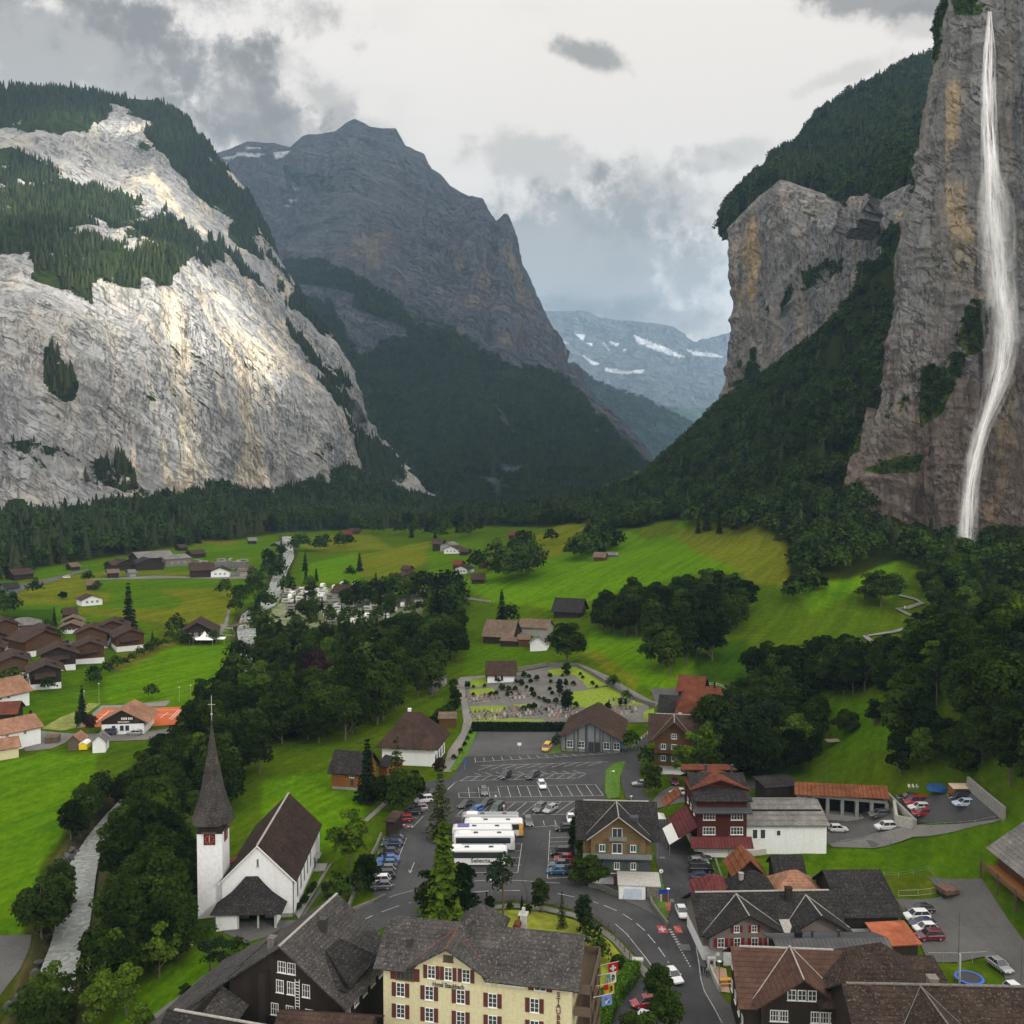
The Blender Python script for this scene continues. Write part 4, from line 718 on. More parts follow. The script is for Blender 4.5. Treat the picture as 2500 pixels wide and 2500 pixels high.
def roof_mat(name,col,col2,speck=0.25,rows=3.0,rough=.85,spk=(0.5,0.49,0.46),streak=0.4,seams=0.0,dk=.37):
 m,nt,b=new_mat(name,rough,0.08);tc=nt.node('ShaderNodeTexCoord');p=tc.outputs['Object']
 col=tuple(q*dk for q in col);col2=tuple(q*dk*1.15 for q in col2);spk=tuple(q*.6 for q in spk)
 n=nt.noise(p,.5,6,.7);n2=nt.noise(p,3.2,4,.8);big=nt.noise(p,.13,4,.6)
 c=nt.mix(nt.map(n,.32,.68),col,col2);c=nt.mix(nt.map(big,.4,.65),c,nt.mix(1.0,c,(1.35,1.3,1.28),'MULTIPLY'))
 if rows:
  sx=nt.node('ShaderNodeSeparateXYZ');nt.lk(p,sx.inputs[0])
  fz=nt.math('FRACT',nt.math('MULTIPLY',sx.outputs[2],rows));g=nt.map(fz,0.0,.3,.75,0)
  v=nt.voronoi(nt.scalev(p,(2.6,2.6,rows*1.0)),1.0,out='Color')
  c=nt.mix(nt.map(v,0.2,.9,0,.5),c,nt.mix(1.0,c,(.5,.5,.5),'MULTIPLY'))
  c=nt.mix(g,c,nt.mix(1.0,c,(.45,.45,.45),'MULTIPLY'));nt.lk(nt.bump(nt.math('ADD',fz,nt.math('MULTIPLY',n2,.8)),.6,.06),b.inputs['Normal'])
 if seams:
  sx=nt.node('ShaderNodeSeparateXYZ');nt.lk(p,sx.inputs[0]);fr=nt.math('FRACT',nt.math('MULTIPLY',sx.outputs[0 if seams>0 else 1],abs(seams)))
  g=nt.map(nt.math('ABSOLUTE',nt.math('SUBTRACT',fr,.5)),.40,.47,0,.8);c=nt.mix(g,c,tuple(q*.4 for q in col));nt.lk(nt.bump(g,.6,.06),b.inputs['Normal'])
 c=nt.mix(nt.math('MULTIPLY',nt.map(n2,.55,.66,0,1,True),speck),c,spk)
 nt.lk(c,b.inputs['Base Color']);return m
WH=wall_mat('white_render',(0.66,0.68,0.70),amt=.35);CR=wall_mat('cream_render',(0.52,0.48,0.31),amt=.3);PW=wall_mat('grey_render',(0.42,0.42,0.41),amt=.5)
DT=wall_mat('dark_timber',(0.052,0.040,0.032),boards=4.0);BT=wall_mat('brown_timber',(0.15,0.075,0.035),boards=-4.0);OT=wall_mat('orange_timber',(0.36,0.15,0.04),boards=4.0)
GB=wall_mat('grey_boards',(0.26,0.29,0.30),boards=2.5);RS_=wall_mat('red_shingle',(0.095,0.028,0.022),boards=-5.0);YT=wall_mat('honey_timber',(0.27,0.185,0.095),boards=-3.0);ST=wall_mat('stone_wall',(0.22,0.21,0.19),amt=.6,var=.4);GS=wall_mat('slate_cladding',(0.10,0.105,0.115),boards=-5.0);BB=wall_mat('beige_boards',(0.30,0.27,0.24),boards=5.0)
R_SL=roof_mat('grey_slate_roof',(0.085,0.08,0.08),(0.15,0.14,0.135),speck=.45);R_DK=roof_mat('dark_slate_roof',(0.035,0.034,0.036),(0.065,0.06,0.058),speck=.25)
R_BR=roof_mat('brown_tile_roof',(0.085,0.052,0.042),(0.135,0.085,0.066),speck=.12);R_RD=roof_mat('red_tile_roof',(0.23,0.065,0.035),(0.32,0.11,0.06),speck=.1);R_OR=roof_mat('orange_tile_roof',(0.36,0.18,0.115),(0.46,0.26,0.17),speck=.1,dk=.55)
R_RU=roof_mat('rusty_metal_roof',(0.25,0.075,0.03),(0.40,0.16,0.07),speck=.3,rows=0,seams=1.1,spk=(.5,.42,.36));R_MG=roof_mat('grey_metal_roof',(0.13,0.13,0.14),(0.17,0.17,0.18),speck=.03,rows=0,seams=1.6,rough=.5);R_GR=roof_mat('pale_shingle_roof',(0.20,0.195,0.19),(0.31,0.30,0.29),speck=.4,rows=2.0,dk=.5)
R_MB=roof_mat('brown_ribbed_roof',(0.16,0.085,0.065),(0.21,0.12,0.09),speck=.03,rows=2.6,seams=0);R_PK=roof_mat('maroon_metal_roof',(0.20,0.05,0.055),(0.26,0.08,0.08),speck=.1,rows=0,seams=1.5);R_TN=roof_mat('tan_tile_roof',(0.27,0.19,0.14),(0.36,0.26,0.19),speck=.1);R_MOSS=roof_mat('mottled_tile_roof',(0.055,0.036,0.030),(0.10,0.07,0.055),speck=.55,rows=2.6,spk=(.34,.30,.25))
R_SP=roof_mat('spire_shingles',(0.075,0.07,0.066),(0.15,0.14,0.13),speck=.3,rows=2.2)
GLASS=simple('window_glass',(0.035,0.045,0.055),.08,.6,var=0);FRM=simple('white_paint',(0.70,0.70,0.68),.5,.3,var=.05);WOODF=simple('brown_frame',(0.12,.07,.04),.7,.2,var=.1)
SHR=simple('maroon_shutter_paint',(0.085,0.025,0.025),.7,.2,var=.1);SHG=simple('green_shutter_paint',(0.04,0.09,0.06),.7,.2,var=.1);RED=simple('red_shutter_paint',(0.16,0.015,0.02),.7,.2,var=.1)
GUT=simple('pale_flashing',(0.27,0.26,0.24),.8,.1,var=.3,scale=3);DRK=simple('dark_opening',(0.012,0.012,0.013),.8,.1,var=0);CONC=simple('concrete',(0.36,0.35,0.33),.9,.15,var=.2);STEEL=simple('galvanised_steel',(0.35,0.36,0.36),.45,.5,.6,var=.1);BLACKM=simple('black_metal',(0.03,.03,.032),.5,.4,var=0);POSTW=simple('weathered_wood',(0.10,.075,.055),.9,.1,var=.25,scale=4);COPR=simple('copper_flashing',(0.13,0.055,0.035),.8,.1,var=.4,scale=3)
WPAINT=simple('white_road_paint',(0.36,0.36,0.35),.9,.1,var=.4,scale=1.2)
def asphalt(name,a,b_,crack=True):
 a=tuple(q*.5 for q in a);b_=tuple(q*.55 for q in b_);m,nt,b=new_mat(name,0.95,0.05);geo=nt.node('ShaderNodeNewGeometry');p=geo.outputs['Position']
 n=nt.noise(p,.07,6,.65);n2=nt.noise(p,2.5,4,.7);n3=nt.noise(nt.scalev(p,(.5,.06,1)),1.0,4,.6)
 c=nt.mix(nt.map(n,.35,.65),a,b_);c=nt.mix(nt.map(n2,.3,.7),nt.mix(1.0,c,(.86,.86,.86),'MULTIPLY'),nt.mix(1.0,c,(1.1,1.1,1.1),'MULTIPLY'));c=nt.mix(nt.math('MULTIPLY',nt.map(n3,.55,.75),.4),c,tuple(q*.6 for q in a))
 v=nt.voronoi(nt.vmath('ADD',p,nt.vmath('SCALE',nt.vmath('SUBTRACT',nt.n.new('ShaderNodeTexNoise').outputs['Color'],(.5,.5,.5)),scale=4.0)),.07,'DISTANCE_TO_EDGE');c=nt.mix(nt.map(v,.008,.0,0,.55),c,tuple(q*.5 for q in a))
 nt.lk(c,b.inputs['Base Color']);return m
ASP=asphalt('asphalt',(0.088,0.088,0.093),(0.125,0.125,0.13));ASP2=asphalt('old_asphalt',(0.15,0.148,0.145),(0.20,0.195,0.19));GRV=asphalt('pale_gravel',(0.24,0.235,0.225),(0.32,0.31,0.295));PATHM=asphalt('path_gravel',(0.30,0.29,0.265),(0.38,0.365,0.335))
#shape kit
def bx(x0,x1,y0,y1,z0,z1):
 V=[(x0,y0,z0),(x1,y0,z0),(x1,y1,z0),(x0,y1,z0),(x0,y0,z1),(x1,y0,z1),(x1,y1,z1),(x0,y1,z1)]
 return V,[(0,3,2,1),(4,5,6,7),(0,1,5,4),(1,2,6,5),(2,3,7,6),(3,0,4,7)]
def prism(poly,y0,y1):
 """polygon in x,z (counter-clockwise seen from the front) pushed from y0 to y1"""
 n=len(poly);V=[(x,y0,z)for x,z in poly]+[(x,y1,z)for x,z in poly]
 return V,[tuple(range(n)),tuple(range(n,2*n))[::-1]]+[(i+n,(i+1)%n+n,(i+1)%n,i)for i in range(n)]
def vprism(poly,z0,z1):
 n=len(poly);V=[(x,y,z0)for x,y in poly]+[(x,y,z1)for x,y in poly]
 return V,[tuple(range(n))[::-1],tuple(range(n,2*n))]+[(i,(i+1)%n,(i+1)%n+n,i+n)for i in range(n)]
def slab(quad,th=0.22):
 """thick plate under a roof plane given by 3 or 4 corners"""
 q=[np.array(p,float)for p in quad];n=len(q);nn=np.cross(q[1]-q[0],q[2]-q[0]);nn/=np.linalg.norm(nn)+1e-9
 if nn[2]<0:q=q[::-1];nn=-nn
 lo=[p-nn*th for p in q];V=[tuple(p)for p in q]+[tuple(p)for p in lo]
 return V,[tuple(range(n)),tuple(range(n,2*n))[::-1]]+[(i+n,(i+1)%n+n,(i+1)%n,i)for i in range(n)]
def cyl(r,z0,z1,seg=12,x=0,y=0,r2=None):
 r2=r if r2 is None else r2;V=[];
 for z,rr in((z0,r),(z1,r2)):
  for k in range(seg):a=2*math.pi*k/seg;V.append((x+rr*math.cos(a),y+rr*math.sin(a),z))
 return V,[tuple(range(seg))[::-1],tuple(range(seg,2*seg))]+[(k,(k+1)%seg,(k+1)%seg+seg,k+seg)for k in range(seg)]
def part(name,parts,mat,parent,label=None):
 """one mesh from several shapes; each shape may carry its own material"""
 V=[];Fc=[];mi=[];mats=mat if isinstance(mat,list)else[mat]
 for p in parts:
  v,f=p[0],p[1];k=p[2]if len(p)>2 else 0;n=len(V);V+=[tuple(q)for q in v];Fc+=[tuple(i+n for i in ff)for ff in f];mi+=[k]*len(f)
 o=mesh_obj(name,V,Fc,mats,parent,mi)
 if label:o['label']=label
 return o
def put(src_me,name,parent,loc=(0,0,0),rz=0.0):
 o=bpy.data.objects.new(name,src_me);C.objects.link(o);o.parent=parent;o.location=loc;o.rotation_euler=(0,0,rz);return o
_wc={}
def win_mesh(w,h,bars=(1,1),frm=None,arch=False,sill=True):
 key=(round(w,2),round(h,2),bars,(frm or FRM).name,arch)
 if key in _wc:return _wc[key]
 P=[];t=0.09
 if arch:
  n=8;pts=[(-w/2,0),(w/2,0),(w/2,h-w/2)]+[(w/2*math.cos(math.pi*k/n),h-w/2+w/2*math.sin(math.pi*k/n))for k in range(1,n)]+[(-w/2,h-w/2)]
  P.append((*prism(pts,-.03,.05),1));P.append((*bx(-.03,.03,-.05,-.03,0,h),0))
 else:
  P.append((*bx(-w/2+t,w/2-t,-.02,.04,t,h-t),1))
  P+=[(*bx(-w/2,-w/2+t,-.06,.04,0,h),0),(*bx(w/2-t,w/2,-.06,.04,0,h),0),(*bx(-w/2+t,w/2-t,-.06,.04,0,t),0),(*bx(-w/2+t,w/2-t,-.06,.04,h-t,h),0)]
  nx,ny=bars
  for i in range(nx):x=-w/2+w*(i+1)/(nx+1);P.append((*bx(x-.035,x+.035,-.05,-.02,t,h-t),0))
  for i in range(ny):z=h*(i+1)/(ny+1);P.append((*bx(-w/2+t,w/2-t,-.048,-.022,z-.022,z+.022),0))
  if sill:P.append((*bx(-w/2-.1,w/2+.1,-.14,-.06,-.07,0),0))
 V,Fc,mi=[],[],[]
 for v,f,k in P:n=len(V);V+=v;Fc+=[tuple(i+n for i in ff)for ff in f];mi+=[k]*len(f)
 me=mesh_obj('window',V,Fc,[frm or FRM,GLASS],mat_idx=mi,link=False).data;_wc[key]=me;return me
_sc={}
def shut_mesh(h,w,mat):
 k=(round(h,2),round(w,2),mat.name)
 if k not in _sc:_sc[k]=mesh_obj('shutter',*bx(-w/2,w/2,-.09,-.03,0,h),mat,link=False).data
 return _sc[k]
def face_pose(face,W,D,a,off=0.0):
 if face=='f':return(a,-off,0.0)
 if face=='r':return(W+off,a,math.pi/2)
 if face=='l':return(-off,a,-math.pi/2)
 return(a,D+off,math.pi)
def add_windows(root,W,D,wins):
 for wn in wins:
  face,a,z,w,h=wn[:5];opt=wn[5]if len(wn)>5 else{}
  x,y,rz=face_pose(face,W,D,a,opt.get('off',0.0))
  o=put(win_mesh(w,h,opt.get('bars',(1,1)),opt.get('frm'),opt.get('arch',False)),'window',root,(x,y,z),rz)
  if opt.get('sh'):
   sw=opt.get('sw',w*.48)
   for s in(-1,1):
    put(shut_mesh(h,sw,opt['sh']),'shutter',o,(s*(w/2+sw/2+.03),0,0))
def row(face,z,xs,w,h,**opt):return[(face,x,z,w,h,opt)for x in xs]
def frame_of(A,B):
 A=np.array(A,float);B=np.array(B,float);return A,float(np.hypot(*(B-A)[:2])),math.atan2(B[1]-A[1],B[0]-A[0])
def house(name,label,A,B,D,eave,ridge,kind='side',ov=0.9,wall=None,roof=None,base=None,wins=(),chim=(),z=None,cat='house',cross=(),ov_side=None,hip_in=None,group=None,flash=None,drop=2.5,rth=0.2,ridge_off=0.0,fascia=None):
 """A, B: front corners on the ground (pixels of the photo or metres); D depth away from the viewer"""
 if len(A)==2:A=G(*A)
 if len(B)==2:B=G(*B)
 A,W,rz=frame_of(A,B);z0=min(A[2],B[2])if z is None else z
 r=thing(name,label,cat,(A[0],A[1],z0),rz,group);os_=ov if ov_side is None else ov_side
 body=[];wall=wall or DT;roof=roof or R_BR
 bh=base[0]if base else 0
 sl=(ridge-eave)/((W/2)if kind=='front' else(D/2))
 if kind=='front':
  poly=[(0,-drop if not base else bh),(W,-drop if not base else bh),(W,eave),(W/2,ridge),(0,eave)]
  body.append(prism(poly,0,D))
  ro=[slab([(-ov,-os_,eave-sl*ov+.12),(W/2,-os_,ridge+.12),(W/2,D+os_,ridge+.12),(-ov,D+os_,eave-sl*ov+.12)],rth),slab([(W/2,-os_,ridge+.12),(W+ov,-os_,eave-sl*ov+.12),(W+ov,D+os_,eave-sl*ov+.12),(W/2,D+os_,ridge+.12)],rth)]
 elif kind in('side','hip','mono','flat'):
  if kind=='side':
   yr=D/2+ridge_off;s1=(ridge-eave)/yr;s2=(ridge-eave)/(D-yr)
   V=[(0,0,0),(0,D,0),(0,D,eave),(0,yr,ridge),(0,0,eave)];b0=-drop if not base else bh
   V=[(0,0,b0),(0,D,b0),(0,D,eave),(0,yr,ridge),(0,0,eave)];V2=[(W,y,z_)for _,y,z_ in V]
   body.append((V+V2,[(0,1,2,3,4)[::-1],(5,6,7,8,9),(0,5,9,4)[::-1]if False else(0,5,9,4),(1,2,7,6),(4,9,8,3),(3,8,7,2),(0,1,6,5)]))
   nf=[(W+os_,yr,ridge+.12),(-os_,yr,ridge+.12),(-os_,-ov,eave-s1*ov+.12)]
   for(cx,hw,az,*_)in sorted(cross):ya=min(yr-.05,(az-eave)/s1);nf+=[(cx-hw,-ov,eave-s1*ov+.12),(cx,ya,eave+s1*ya+.12),(cx+hw,-ov,eave-s1*ov+.12)]
   nf.append((W+os_,-ov,eave-s1*ov+.12))
   ro=[slab(nf,rth),slab([(-os_,yr,ridge+.12),(W+os_,yr,ridge+.12),(W+os_,D+ov,eave-s2*ov+.12),(-os_,D+ov,eave-s2*ov+.12)],rth)]
  elif kind=='hip':
   body.append(bx(0,W,0,D,-drop if not base else bh,eave));hi=hip_in if hip_in is not None else D/2
   e=eave-sl*ov+.12;a,b_,c,d=(-ov,-ov,e),(W+ov,-ov,e),(W+ov,D+ov,e),(-ov,D+ov,e);p,q=(hi,D/2,ridge+.12),(W-hi,D/2,ridge+.12)
   ro=[slab([a,b_,q,p],rth),slab([c,d,p,q],rth),slab([b_,c,q],rth),slab([d,a,p],rth)]
  elif kind=='mono':
   body.append(([(0,0,-drop),(W,0,-drop),(W,D,-drop),(0,D,-drop),(0,0,eave),(W,0,eave),(W,D,ridge),(0,D,ridge)],bx(0,1,0,1,0,1)[1]));s1=(ridge-eave)/D
   ro=[slab([(-os_,-ov,eave-s1*ov+.1),(W+os_,-ov,eave-s1*ov+.1),(W+os_,D+ov,ridge+s1*ov+.1),(-os_,D+ov,ridge+s1*ov+.1)],rth)]
  else:
   body.append(bx(0,W,0,D,-drop,eave));ro=[bx(-ov,W+ov,-ov,D+ov,eave+.003,eave+.3)]
 for(cx,hw,az,pr,*rest)in cross:
  ce=rest[0]if rest else eave;s1=(ridge-eave)/(D/2);yb=min(D/2,max(0.5,(az-eave)/s1))if kind!='hip' else D/2
  body.append(prism([(cx-hw+.5,ce-0.4),(cx+hw-.5,ce-0.4),(cx+hw-.5,ce+.0),(cx,az-.15),(cx-hw+.5,ce+.0)],-pr,max(.3,yb*.8)))
  if pr>.05:body.append(bx(cx-hw+.5,cx+hw-.5,-pr+.003,.3,bh if base else-drop,ce-.39))
  f0=-pr-ov;s=(az-ce)/hw;zz=ce-s*.4+.16
  ro+=[slab([(cx-hw-.4,f0,zz),(cx,f0,az+.16),(cx,yb+.3,az+.16),(cx-hw-.4,max(-ov*.6,(zz-eave)/s1),zz)],rth),slab([(cx,f0,az+.16),(cx+hw+.4,f0,zz),(cx+hw+.4,max(-ov*.6,(zz-eave)/s1),zz),(cx,yb+.3,az+.16)],rth)]
 part('walls',body,wall,r)
 if base:part('ground_floor',[bx(.03,W-.03,.03,D-.03,-drop,bh)],base[1],r)
 ro_o=part('roof',ro,roof,r)
 if flash:
  if flash is COPR:pass
  elif kind=='front':part('ridge_cap',[bx(W/2-.18,W/2+.18,-os_,D+os_,ridge+.10,ridge+.22)],flash,ro_o)
  else:part('ridge_cap',[bx(0 if kind!='hip' else hi,W if kind!='hip' else W-hi,D/2-.18+(ridge_off if kind=='side' else 0),D/2+.18+(ridge_off if kind=='side' else 0),ridge+.08,ridge+.22)],flash,ro_o)
  for(cx,hw,az,pr,*rest)in cross:
   s1=(ridge-eave)/(D/2);yb=min(D/2,max(.5,(az-eave)/s1));part('ridge_cap',[bx(cx-.09,cx+.09,-pr-ov,yb,az+.15,az+.22)],flash,ro_o)
   ce=rest[0]if rest else eave;s=(az-ce)/hw;zz=ce-s*.4+.16;y1=max(-ov*.6,(zz-eave)/s1)
   for sg in(-1,1):
    a0=np.array([cx+sg*(hw+.4),y1,zz+.05]);a1=np.array([cx,yb+.2,az+.22]);v,f=tube([a0,a1],[.08,.08],4);part('valley_flashing',[(v,f)],flash,ro_o)
 if fascia and kind=='front':
  for sg in(0,1):
   x0,x1=(-ov,W/2)if sg==0 else(W+ov,W/2);zz0=eave-sl*ov-.1;V=[(x0,-os_-.06,zz0),(x1,-os_-.06,ridge-.1),(x1,-os_-.06,ridge+.14),(x0,-os_-.06,zz0+.24)]
   part('bargeboard',[(V+[(a,b_+.055,c)for a,b_,c in V],[(0,1,2,3),(7,6,5,4),(0,4,5,1),(1,5,6,2),(2,6,7,3),(3,7,4,0)])],fascia,ro_o)
 for ch in chim:
  x,y,h,w_=ch[:4];cm=ch[4]if len(ch)>4 else CONC
  if kind=='front':zr=ridge-abs(x-W/2)*sl
  else:zr=ridge-abs(y-D/2)*sl if kind!='flat' else eave
  part('chimney',[bx(x-w_/2,x+w_/2,y-w_/2,y+w_/2,zr-.6,zr+h),bx(x-w_/2-.08,x+w_/2+.08,y-w_/2-.08,y+w_/2+.08,zr+h+.002,zr+h+.12)],cm,ro_o)
 add_windows(r,W,D,wins)
 foot=[(0,0),(W,0),(W,D),(0,D)];c,s=math.cos(rz),math.sin(rz);m_=1.2
 BLOCKS.append([(A[0]+(x+(m_ if x else-m_))*c-(y+(m_ if y else-m_))*s,A[1]+(x+(m_ if x else-m_))*s+(y+(m_ if y else-m_))*c)for x,y in foot])
 r['W']=W;return r
BLOCKS=[]
from mathutils.geometry import delaunay_2d_cdt
def drape(name,poly,mat,lift=0.05,step=3.0,kind='structure',world=False,block=True,z=None):
 P=np.array(poly,float)[:,:2]if world else np.array([p[:2]for p in GG(poly)])
 E=[]
 for i in range(len(P)):
  a,b_=P[i],P[(i+1)%len(P)];n=max(1,int(np.hypot(*(b_-a))/step));E+=[a+(b_-a)*k/n for k in range(n)]
 E=np.array(E);lo,hi=E.min(0),E.max(0);gx_,gy_=np.meshgrid(np.arange(lo[0]+step/2,hi[0],step),np.arange(lo[1]+step/2,hi[1],step))
 ins=in_poly(gx_.ravel(),gy_.ravel(),[tuple(p)for p in P]);gp=np.stack([gx_.ravel(),gy_.ravel()],-1)[ins]
 if len(gp):d,_=seg_dist(gp[:,0],gp[:,1],np.vstack([P,P[:1]]));gp=gp[d>step*.35]
 allp=np.vstack([E,gp])if len(gp)else E;ne=len(E)
 res=delaunay_2d_cdt([Vector(p)for p in allp],[(i,(i+1)%ne)for i in range(ne)],[],1,1e-4)
 vs=np.array([tuple(v)for v in res[0]]);zz=(H(vs[:,0],vs[:,1])if z is None else np.full(len(vs),z))+lift
 o=mesh_obj(name,np.c_[vs,zz],[tuple(f)for f in res[2]],mat,smooth=True)
 me=o.data
 if len(me.polygons)and me.polygons[0].normal.z<0:me.flip_normals()
 if kind:tag(o,kind=kind)
 if block:BLOCKS.append([tuple(p)for p in P])
 return o
def strip_pts(pts,w):
 pts=np.array(pts,float)[:,:2];L=[];R_=[]
 for i in range(len(pts)):
  d=pts[min(i+1,len(pts)-1)]-pts[max(i-1,0)];d/=np.hypot(*d)+1e-9;n=np.array([-d[1],d[0]])*w/2;L.append(pts[i]+n);R_.append(pts[i]-n)
 return L+R_[::-1]
def lines_mesh(name,segs,w,mat,lift=0.09,world=False,dash=None):
 V=[];Fc=[]
 for s in segs:
  P=[np.array(q[:2])for q in(s if world else GG(s))]
  for a,b_ in zip(P[:-1],P[1:]):
   L=np.hypot(*(b_-a));d=(b_-a)/(L+1e-9);n=np.array([-d[1],d[0]])*w/2
   spans=[(0,L)]if not dash else[(k,min(k+dash[0],L))for k in np.arange(0,L,dash[0]+dash[1])]
   for s0,s1 in spans:
    m_=max(1,int((s1-s0)/4))
    for j in range(m_):
     t0=s0+(s1-s0)*j/m_;t1=s0+(s1-s0)*(j+1)/m_;q=[a+d*t0-n,a+d*t1-n,a+d*t1+n,a+d*t0+n];k=len(V)
     V+=[(p[0],p[1],float(H(p[0],p[1]))+lift)for p in q];Fc.append((k,k+1,k+2,k+3))
 return tag(mesh_obj(name,V,Fc,mat),kind='structure')
def text_part(parent,body,size,loc,rot,mat,depth=0.03,sx=1.0,name='lettering',align='CENTER'):
 cu=bpy.data.curves.new(name,'FONT');cu.body=body;cu.size=size;cu.extrude=depth/2;cu.align_x=align;cu.align_y='CENTER';cu.resolution_u=3;cu.offset=size*.018
 o=bpy.data.objects.new(name,cu);me=None
 C.objects.link(o);dg=bpy.context.evaluated_depsgraph_get();me=bpy.data.meshes.new_from_object(o.evaluated_get(dg));C.objects.unlink(o);bpy.data.objects.remove(o)
 me.materials.clear();me.materials.append(mat);q=bpy.data.objects.new(name,me);C.objects.link(q);q.parent=parent;q.location=loc;q.rotation_euler=rot;q.scale=(sx,1,1);return q
def fence(name,label,pts,h,mat,step=2.4,rails=(0.45,0.95),world=False,post=0.06,rail=0.035,cat='fence',wall=False,zlift=0.0):
 P=[np.array(q)for q in(pts if world else GG(pts))];o0=P[0];r=thing(name,label,cat,o0)
 posts=[];rl=[];Q=[]
 for a,b_ in zip(P[:-1],P[1:]):
  L=np.hypot(*(b_-a)[:2]);n=max(1,int(round(L/step)))
  for k in range(n):q=a+(b_-a)*k/n;Q.append(q)
 Q.append(P[-1]);Q=[np.array([q[0],q[1],float(H(q[0],q[1]))+zlift])-o0 for q in Q]
 for q in Q:posts.append(bx(q[0]-post,q[0]+post,q[1]-post,q[1]+post,q[2]-.3,q[2]+h))
 for a,b_ in zip(Q[:-1],Q[1:]):
  for f in rails:rl.append(tube([a+np.array([0,0,h*f]),b_+np.array([0,0,h*f])],[rail,rail],4))
 part('posts',posts,mat,r);part('rails',rl,mat,r);return r
def low_wall(name,label,pts,h,w,mat,world=False,cat='wall'):
 P=[np.array(q)for q in(pts if world else GG(pts))];o0=P[0];sh=[];L_,R_=[],[]
 pp=np.array(P)
 for i in range(len(P)):
  d=pp[min(i+1,len(pp)-1)]-pp[max(i-1,0)];d=d[:2]/(np.hypot(*d[:2])+1e-9);n=np.array([-d[1],d[0]])*w/2;L_.append(pp[i][:2]+n);R_.append(pp[i][:2]-n)
 V=[];Fc=[]
 for i in range(len(P)):
  zb=P[i][2]-o0[2]
  for q,z in((L_[i],zb-.6),(R_[i],zb-.6),(R_[i],zb+h),(L_[i],zb+h)):V.append((q[0]-o0[0],q[1]-o0[1],z))
 for i in range(len(P)-1):
  a,b_=4*i,4*i+4
  for k in range(4):Fc.append((a+k,a+(k+1)%4,b_+(k+1)%4,b_+k))
 n=len(P)*4;Fc+=[(0,3,2,1),(n-4,n-3,n-2,n-1)]
 o=mesh_obj(name,V,Fc,mat);o.location=tuple(o0);return tag(o,label,cat)
K6=600/1932.0
def Zm(ox,oy,*pts):return[(ox+x*K6,oy+y*K6)for x,y in pts]
#river
rp=riv_xy;fine=np.vstack([np.stack([np.linspace(rp[i][0],rp[i+1][0],24,endpoint=False),np.linspace(rp[i][1],rp[i+1][1],24,endpoint=False)],-1)for i in range(len(rp)-1)]+[rp[-1:]])
for _ in range(25):fine[1:-1]=(fine[:-2]+fine[1:-1]*2+fine[2:])/4
ft=np.linspace(0,len(rp)-1,len(fine));fw=np.interp(ft,np.arange(len(rp)),riv_w)+.7
rd_=np.gradient(fine,axis=0);rd_/=np.linalg.norm(rd_,axis=1,keepdims=True);rn=np.stack([-rd_[:,1],rd_[:,0]],-1)
zc=_raw(fine[:,0],fine[:,1]);zc=np.minimum.accumulate(zc)-1.5;nw=14;V=[]
for j in range(nw):
 s_=(j/(nw-1)*2-1);q=fine+rn*(fw*s_)[:,None];V.append(np.c_[q,zc+0.16*fbm(np.c_[q/1.6,zc],3,seed=3)])
V=np.stack(V,1).reshape(-1,3);ii=np.arange(len(fine)*nw).reshape(len(fine),nw)
m,nt,b=new_mat('glacial_water',.22,.5);geo=nt.node('ShaderNodeNewGeometry');p=geo.outputs['Position']
n=nt.noise(p,.42,7,.66,1.6);n2=nt.noise(p,.12,4,.6,.5)
c=nt.mix(nt.map(n,.35,.7),(0.24,0.265,0.25),(0.38,0.40,0.38));c=nt.mix(nt.map(n,.60,.72,0,.6,True),c,(.62,.64,.64));c=nt.mix(nt.map(n2,.3,.7,0,.35),c,(0.26,.28,.26));nt.lk(c,b.inputs['Base Color']);nt.lk(nt.bump(n,1.0,.6),b.inputs['Normal']);nt.lk(nt.map(n,.5,.7,.2,.6),b.inputs['Roughness'])
river=mesh_obj('river',V,np.stack([ii[:-1,:-1],ii[1:,:-1],ii[1:,1:],ii[:-1,1:]],-1).reshape(-1,4),m,smooth=True);tag(river,kind='structure')
#boulders along the left bank
rb_=random.Random(4);V0,F0=None,None
import bmesh
BOULD=simple('boulder_stone',(.075,.073,.07),.95,.05,var=.5,scale=.8)
def rock_mesh(seed):
 bm=bmesh.new();bmesh.ops.create_icosphere(bm,subdivisions=2,radius=1.0);rr=np.array([v.co[:]for v in bm.verts]);k=1+.35*fbm(rr*1.3+seed*7,3,seed=seed)
 for v,q in zip(bm.verts,k):v.co*=q;v.co.z*=.7
 me=bpy.data.meshes.new('boulder');bm.to_mesh(me);bm.free();me.materials.append(BOULD);return me
RK=[rock_mesh(s)for s in range(4)]
def boulders(px,n,size,label,group):
 P=GG(px)
 for i in range(n):
  f=(i+.5)/n*(len(P)-1);k=int(f);q=P[k]+(P[k+1]-P[k])*(f-k)+np.array([rb_.uniform(-.6,.6),rb_.uniform(-.6,.6),0]);s=size*rb_.uniform(.6,1.3)
  o=bpy.data.objects.new('boulder',RK[i%4]);C.objects.link(o);o.location=(q[0],q[1],float(H(q[0],q[1]))+s*.2);o.scale=(s,s,s*.9);o.rotation_euler=(rb_.random(),rb_.random(),rb_.random()*6);tag(o,label,'boulder',group)
boulders(Zm(0,1900,(600,560),(540,640),(480,720),(500,850),(520,930)),26,1.0,'dark grey boulder in the line shoring the left river bank','boulders shoring the left river bank')
boulders(Zm(0,1900,(420,1330),(370,1420),(320,1500),(200,1700),(60,1840)),18,.8,'boulder at the water edge below the grey forecourt','boulders below the forecourt')
